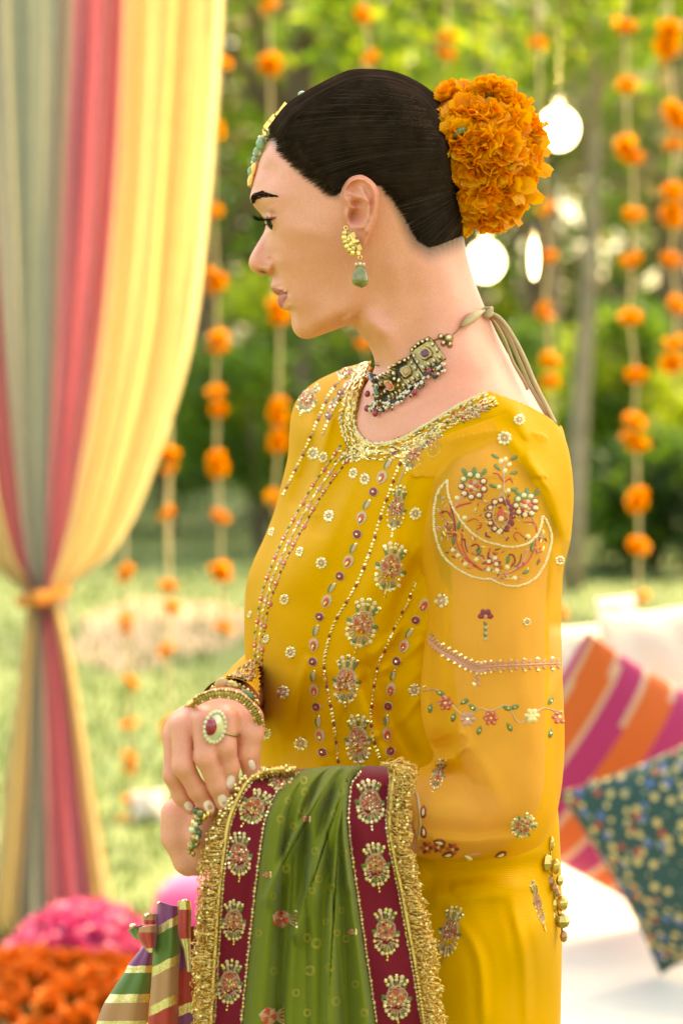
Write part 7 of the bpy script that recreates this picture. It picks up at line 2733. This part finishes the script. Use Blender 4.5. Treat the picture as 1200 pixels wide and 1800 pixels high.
for (x, y, yy, h_, lab) in ((1030, 1165, 5.15, 0.085, 'white cushion behind the striped one, near her elbow'), (1150, 1160, 5.05, 0.11, 'white cushion behind the striped one, at right'), (1085, 1085, 5.2, 0.045, 'small white cushion propped highest on the daybed')):
    cushion('cushion', P(x, y, yy), (1, -0.1, 0.12), (-0.1, 0.3, 1), h_, 0.06, [M['white_cushion']], lambda a, b: np.zeros(len(a), int), lab, n=30)
# ---- on the lawn at left
cushion('cushion', P(262, 1420, 7.4), (1, 0, 0.1), (0, 0.5, 1), 0.055, 0.04, [M['white_cushion']], lambda a, b: np.zeros(len(a), int), 'small white cushion on the lawn left of her hands', n=24)
mb = MB()
M['hot_pink'] = pmat('hot_pink_cloth', (0.72, 0.05, 0.22), rough=0.65, sheen=0.4)
cb = P(360, 1650, 5.6)
vv = []
nb2 = 26
for i in range(nb2):
    t = i / (nb2 - 1)
    rr = 0.118 * (1 - abs(2 * t - 1) ** 5) ** 0.5
    for k in range(32):
        a = 2 * math.pi * k / 32
        vv.append((cb[0] - 0.13 + 0.62 * t, cb[1] + rr * math.cos(a), 0.120 + rr * math.sin(a)))
mb.add(vv, [tuple(q) for q in grid_faces(nb2, 32, wrap=True).tolist()])
o = mb.build('bolster', M['hot_pink'])
tag(o, 'hot pink bolster on the lawn behind the striped pouch', 'bolster')

M['brass'] = pmat('brass_tray', (0.55, 0.36, 0.12), rough=0.3, metal=1.0)


def tray(x, y, r, lab):
    root = mesh_obj('tray', *(lambda pr, n_: ([(x + q[0] * math.cos(2 * math.pi * k / n_), y + q[0] * math.sin(2 * math.pi * k / n_), q[1]) for q in pr for k in range(n_)], grid_faces(len(pr), n_, wrap=True).tolist() + [tuple(range(n_)), tuple(range((len(pr) - 1) * n_, len(pr) * n_))]))([(r * 0.9, 0.004), (r * 0.97, 0.012), (r, 0.05), (r * 0.985, 0.052), (r * 0.94, 0.018), (r * 0.8, 0.014)], 48), M['brass'])
    tag(root, lab, 'tray')


hx, hy = P(70, 1750, 5.17)[0], 5.17
tray(hx, hy, 0.36, 'round brass tray under the marigold heap')
# heap of marigolds: many blooms too many to count, one mass
base_me = MG_C[0]
bv = np.array([tuple(v_.co) for v_ in base_me.vertices])
bf = [tuple(p.vertices) for p in base_me.polygons]
bm = [p.material_index for p in base_me.polygons]
hv2, hf2_, hm2 = [], [], []
offv = 0
for k in range(210):
    rr = 0.30 * math.sqrt(random.random())
    a = random.uniform(0, 6.28)
    zz_ = 0.015 + 0.075 * max(0, 1 - (rr / 0.34) ** 2) * random.uniform(0.75, 1.0)
    R_ = Matrix.Rotation(random.uniform(0, 6), 3, 'Z') @ Matrix.Rotation(random.gauss(0, 0.7), 3, 'X')
    v_ = (bv * random.uniform(0.026, 0.036)) @ np.array(R_).T + np.array((hx + rr * math.cos(a), hy + rr * math.sin(a), zz_ + 0.02))
    hv2.append(v_)
    hf2_ += [tuple(i + offv for i in q) for q in bf]
    hm2 += bm
    offv += len(bv)
M['heap_orange'] = pmat('deep_orange_marigold', (0.60, 0.155, 0.004), rough=0.7, noise=0.25, nscale=40)
M['heap_dark'] = pmat('dark_orange_marigold', (0.46, 0.095, 0.003), rough=0.7, noise=0.25, nscale=40)
heap = mesh_obj('marigold_heap', np.vstack(hv2), hf2_, [M['heap_orange'], M['heap_dark'], M['sepal']], None, hm2)
tag(heap, 'heap of loose orange marigolds at the lower left', 'flowers', kind='stuff')
rx, ry = P(150, 1690, 5.5)[0], 5.5
tray(rx, ry, 0.215, 'round brass tray under the pink petals')
M['petal_pink'] = pmat('rose_petal', (0.52, 0.03, 0.16), rough=0.5, noise=0.3, nscale=30, translucent=0.3)
M['petal_light'] = pmat('rose_petal_light', (0.70, 0.15, 0.30), rough=0.5, translucent=0.3)
pv, pf_, pm = [], [], []
for k in range(3200):
    rr = 0.195 * math.sqrt(random.random())
    a = random.uniform(0, 6.28)
    zz_ = 0.02 + 0.155 * max(0, 1 - (rr / 0.22) ** 2) * random.uniform(0.6, 1.0)
    c_ = Vector((rx + rr * math.cos(a), ry + rr * math.sin(a), zz_))
    n_ = Vector((random.gauss(0, .6), random.gauss(0, .6), 1)).normalized()
    u_ = n_.orthogonal().normalized()
    w_ = n_.cross(u_)
    s_ = random.uniform(0.012, 0.022)
    n0 = len(pv)
    pv += [c_ - u_ * s_, c_ + w_ * s_ * 0.8 + n_ * s_ * 0.4, c_ + u_ * s_ + n_ * s_ * 0.2, c_ - w_ * s_ * 0.8 + n_ * s_ * 0.4, c_ - n_ * s_ * 0.1]
    pf_ += [(n0, n0 + 1, n0 + 4), (n0 + 1, n0 + 2, n0 + 4), (n0 + 2, n0 + 3, n0 + 4), (n0 + 3, n0, n0 + 4)]
    pm += [0 if random.random() < 0.7 else 1] * 4
petals = mesh_obj('petal_heap', [tuple(p) for p in pv], pf_, [M['petal_pink'], M['petal_light']], None, pm)
tag(petals, 'heap of loose pink rose petals in front of the drape', 'petals', kind='stuff')

# ================================================================ striped pouch hanging below her hands
M['s_purple'] = pmat('silk_purple', (0.20, 0.025, 0.13), rough=0.4, sheen=0.2)
M['s_green'] = pmat('silk_green', (0.085, 0.15, 0.025), rough=0.4, sheen=0.2)
M['s_tan'] = pmat('silk_tan', (0.45, 0.20, 0.09), rough=0.4, sheen=0.2)
M['s_red'] = pmat('silk_red', (0.42, 0.02, 0.018), rough=0.4, sheen=0.2)
M['s_gold'] = pmat('gold_ribbon', (0.80, 0.62, 0.34), rough=0.3, metal=0.7, noise=0.3, nscale=900)
PM = [M['s_purple'], M['s_gold'], M['s_green'], M['s_tan'], M['s_red']]
pch = empty('drawstring_pouch', P(280, 1640, 1.87), 'striped silk pouch with gold ribbon bands and a gathered top below her hands', 'pouch')


def zq(x, y):
    return (160 + x * 0.21667, 1500 + y * 0.21667)


def sheet(name, left, right, bands, depth, bulge, slope, n=260, m_=60):
    """left/right: polylines in zoom units; bands: list of (y limit, material index); slope: rise of the bands to the right"""
    l_, r_ = crom([zq(*p) for p in left], n), crom([zq(*p) for p in right], n)
    u = np.linspace(0, 1, m_)
    x = l_[:, 0:1] * (1 - u) + r_[:, 0:1] * u
    y = l_[:, 1:2] * (1 - u) + r_[:, 1:2] * u
    z = depth - bulge * np.sin(u * math.pi)[None] - 0.002 * np.sin(u * 9 + 1)[None] + 0.0 * x
    o_v = PA(x, y, z).reshape(-1, 3)
    f = grid_faces(n, m_)
    fx = (x.ravel()[f].mean(1) - 160) / 0.21667
    fy = (y.ravel()[f].mean(1) - 1500) / 0.21667
    uc_ = np.repeat(u[None], n, 0).ravel()[f].mean(1)
    key = fy + slope * uc_
    mi = np.zeros(len(f), int)
    for lim, k in bands[::-1]:
        mi = np.where(key < lim, k, mi)
    o = mesh_obj(name, o_v, f, PM, pch, mi)
    md = o.modifiers.new('solid', 'SOLIDIFY')
    md.thickness = 0.001
    return o


sheet('skirt_panel', [(425, 765), (310, 910), (280, 970), (160, 1150), (108, 1235), (50, 1390), (10, 1500)], [(510, 765), (505, 900), (500, 970), (470, 1140), (465, 1200), (445, 1390), (440, 1500)], [(915, 0), (972, 1), (1145, 2), (1215, 1), (1360, 3), (1410, 1), (1800, 4)], 1.885, 0.010, 8)
sheet('front_pleat', [(552, 388), (540, 520), (528, 680), (508, 900), (492, 1150), (470, 1390), (462, 1500)], [(722, 440), (722, 560), (718, 780), (705, 960), (700, 1100), (702, 1390), (702, 1500)], [(600, 0), (672, 1), (925, 2), (1005, 1), (1245, 3), (1325, 1), (1800, 4)], 1.868, 0.012, 118)
sheet('back_panel', [(705, 560), (700, 800), (690, 1100), (690, 1500)], [(860, 600), (860, 900), (850, 1200), (850, 1500)], [(760, 4), (960, 0), (1250, 4), (1330, 1), (1800, 0)], 1.880, 0.006, 60)
sheet('ruffle', [(715, 385), (716, 520), (720, 660), (765, 800), (790, 960)], [(800, 385), (806, 500), (800, 640), (800, 760), (800, 965)], [(455, 1), (690, 4), (960, 1)], 1.858, 0.010, 0)
sheet('ruffle', [(305, 620), (340, 660), (375, 700)], [(420, 575), (415, 620), (400, 680)], [(606, 0), (800, 2)], 1.872, 0.012, 0)
sheet('ruffle', [(400, 600), (390, 680), (440, 760), (480, 800)], [(530, 580), (530, 660), (520, 740), (500, 805)], [(640, 3), (768, 4), (900, 1)], 1.862, 0.012, 0)
sheet('ruffle', [(430, 500), (435, 545), (440, 575)], [(532, 485), (532, 530), (530, 575)], [(540, 3), (800, 4)], 1.874, 0.010, 0)
for (x, y, r) in ((338, 588, 34), (452, 502, 26), (432, 605, 26), (758, 392, 36), (548, 400, 14)):
    mb = MB()
    c_ = Vector(P(*zq(x, y), 1.860))
    rr = r * 0.21667 * K * 1.87
    mb.ball(c_, (rr * 0.8, 0.004, rr * 0.55), 0, 14, 8)
    mb.build('ribbon_edge', M['s_gold'], pch)
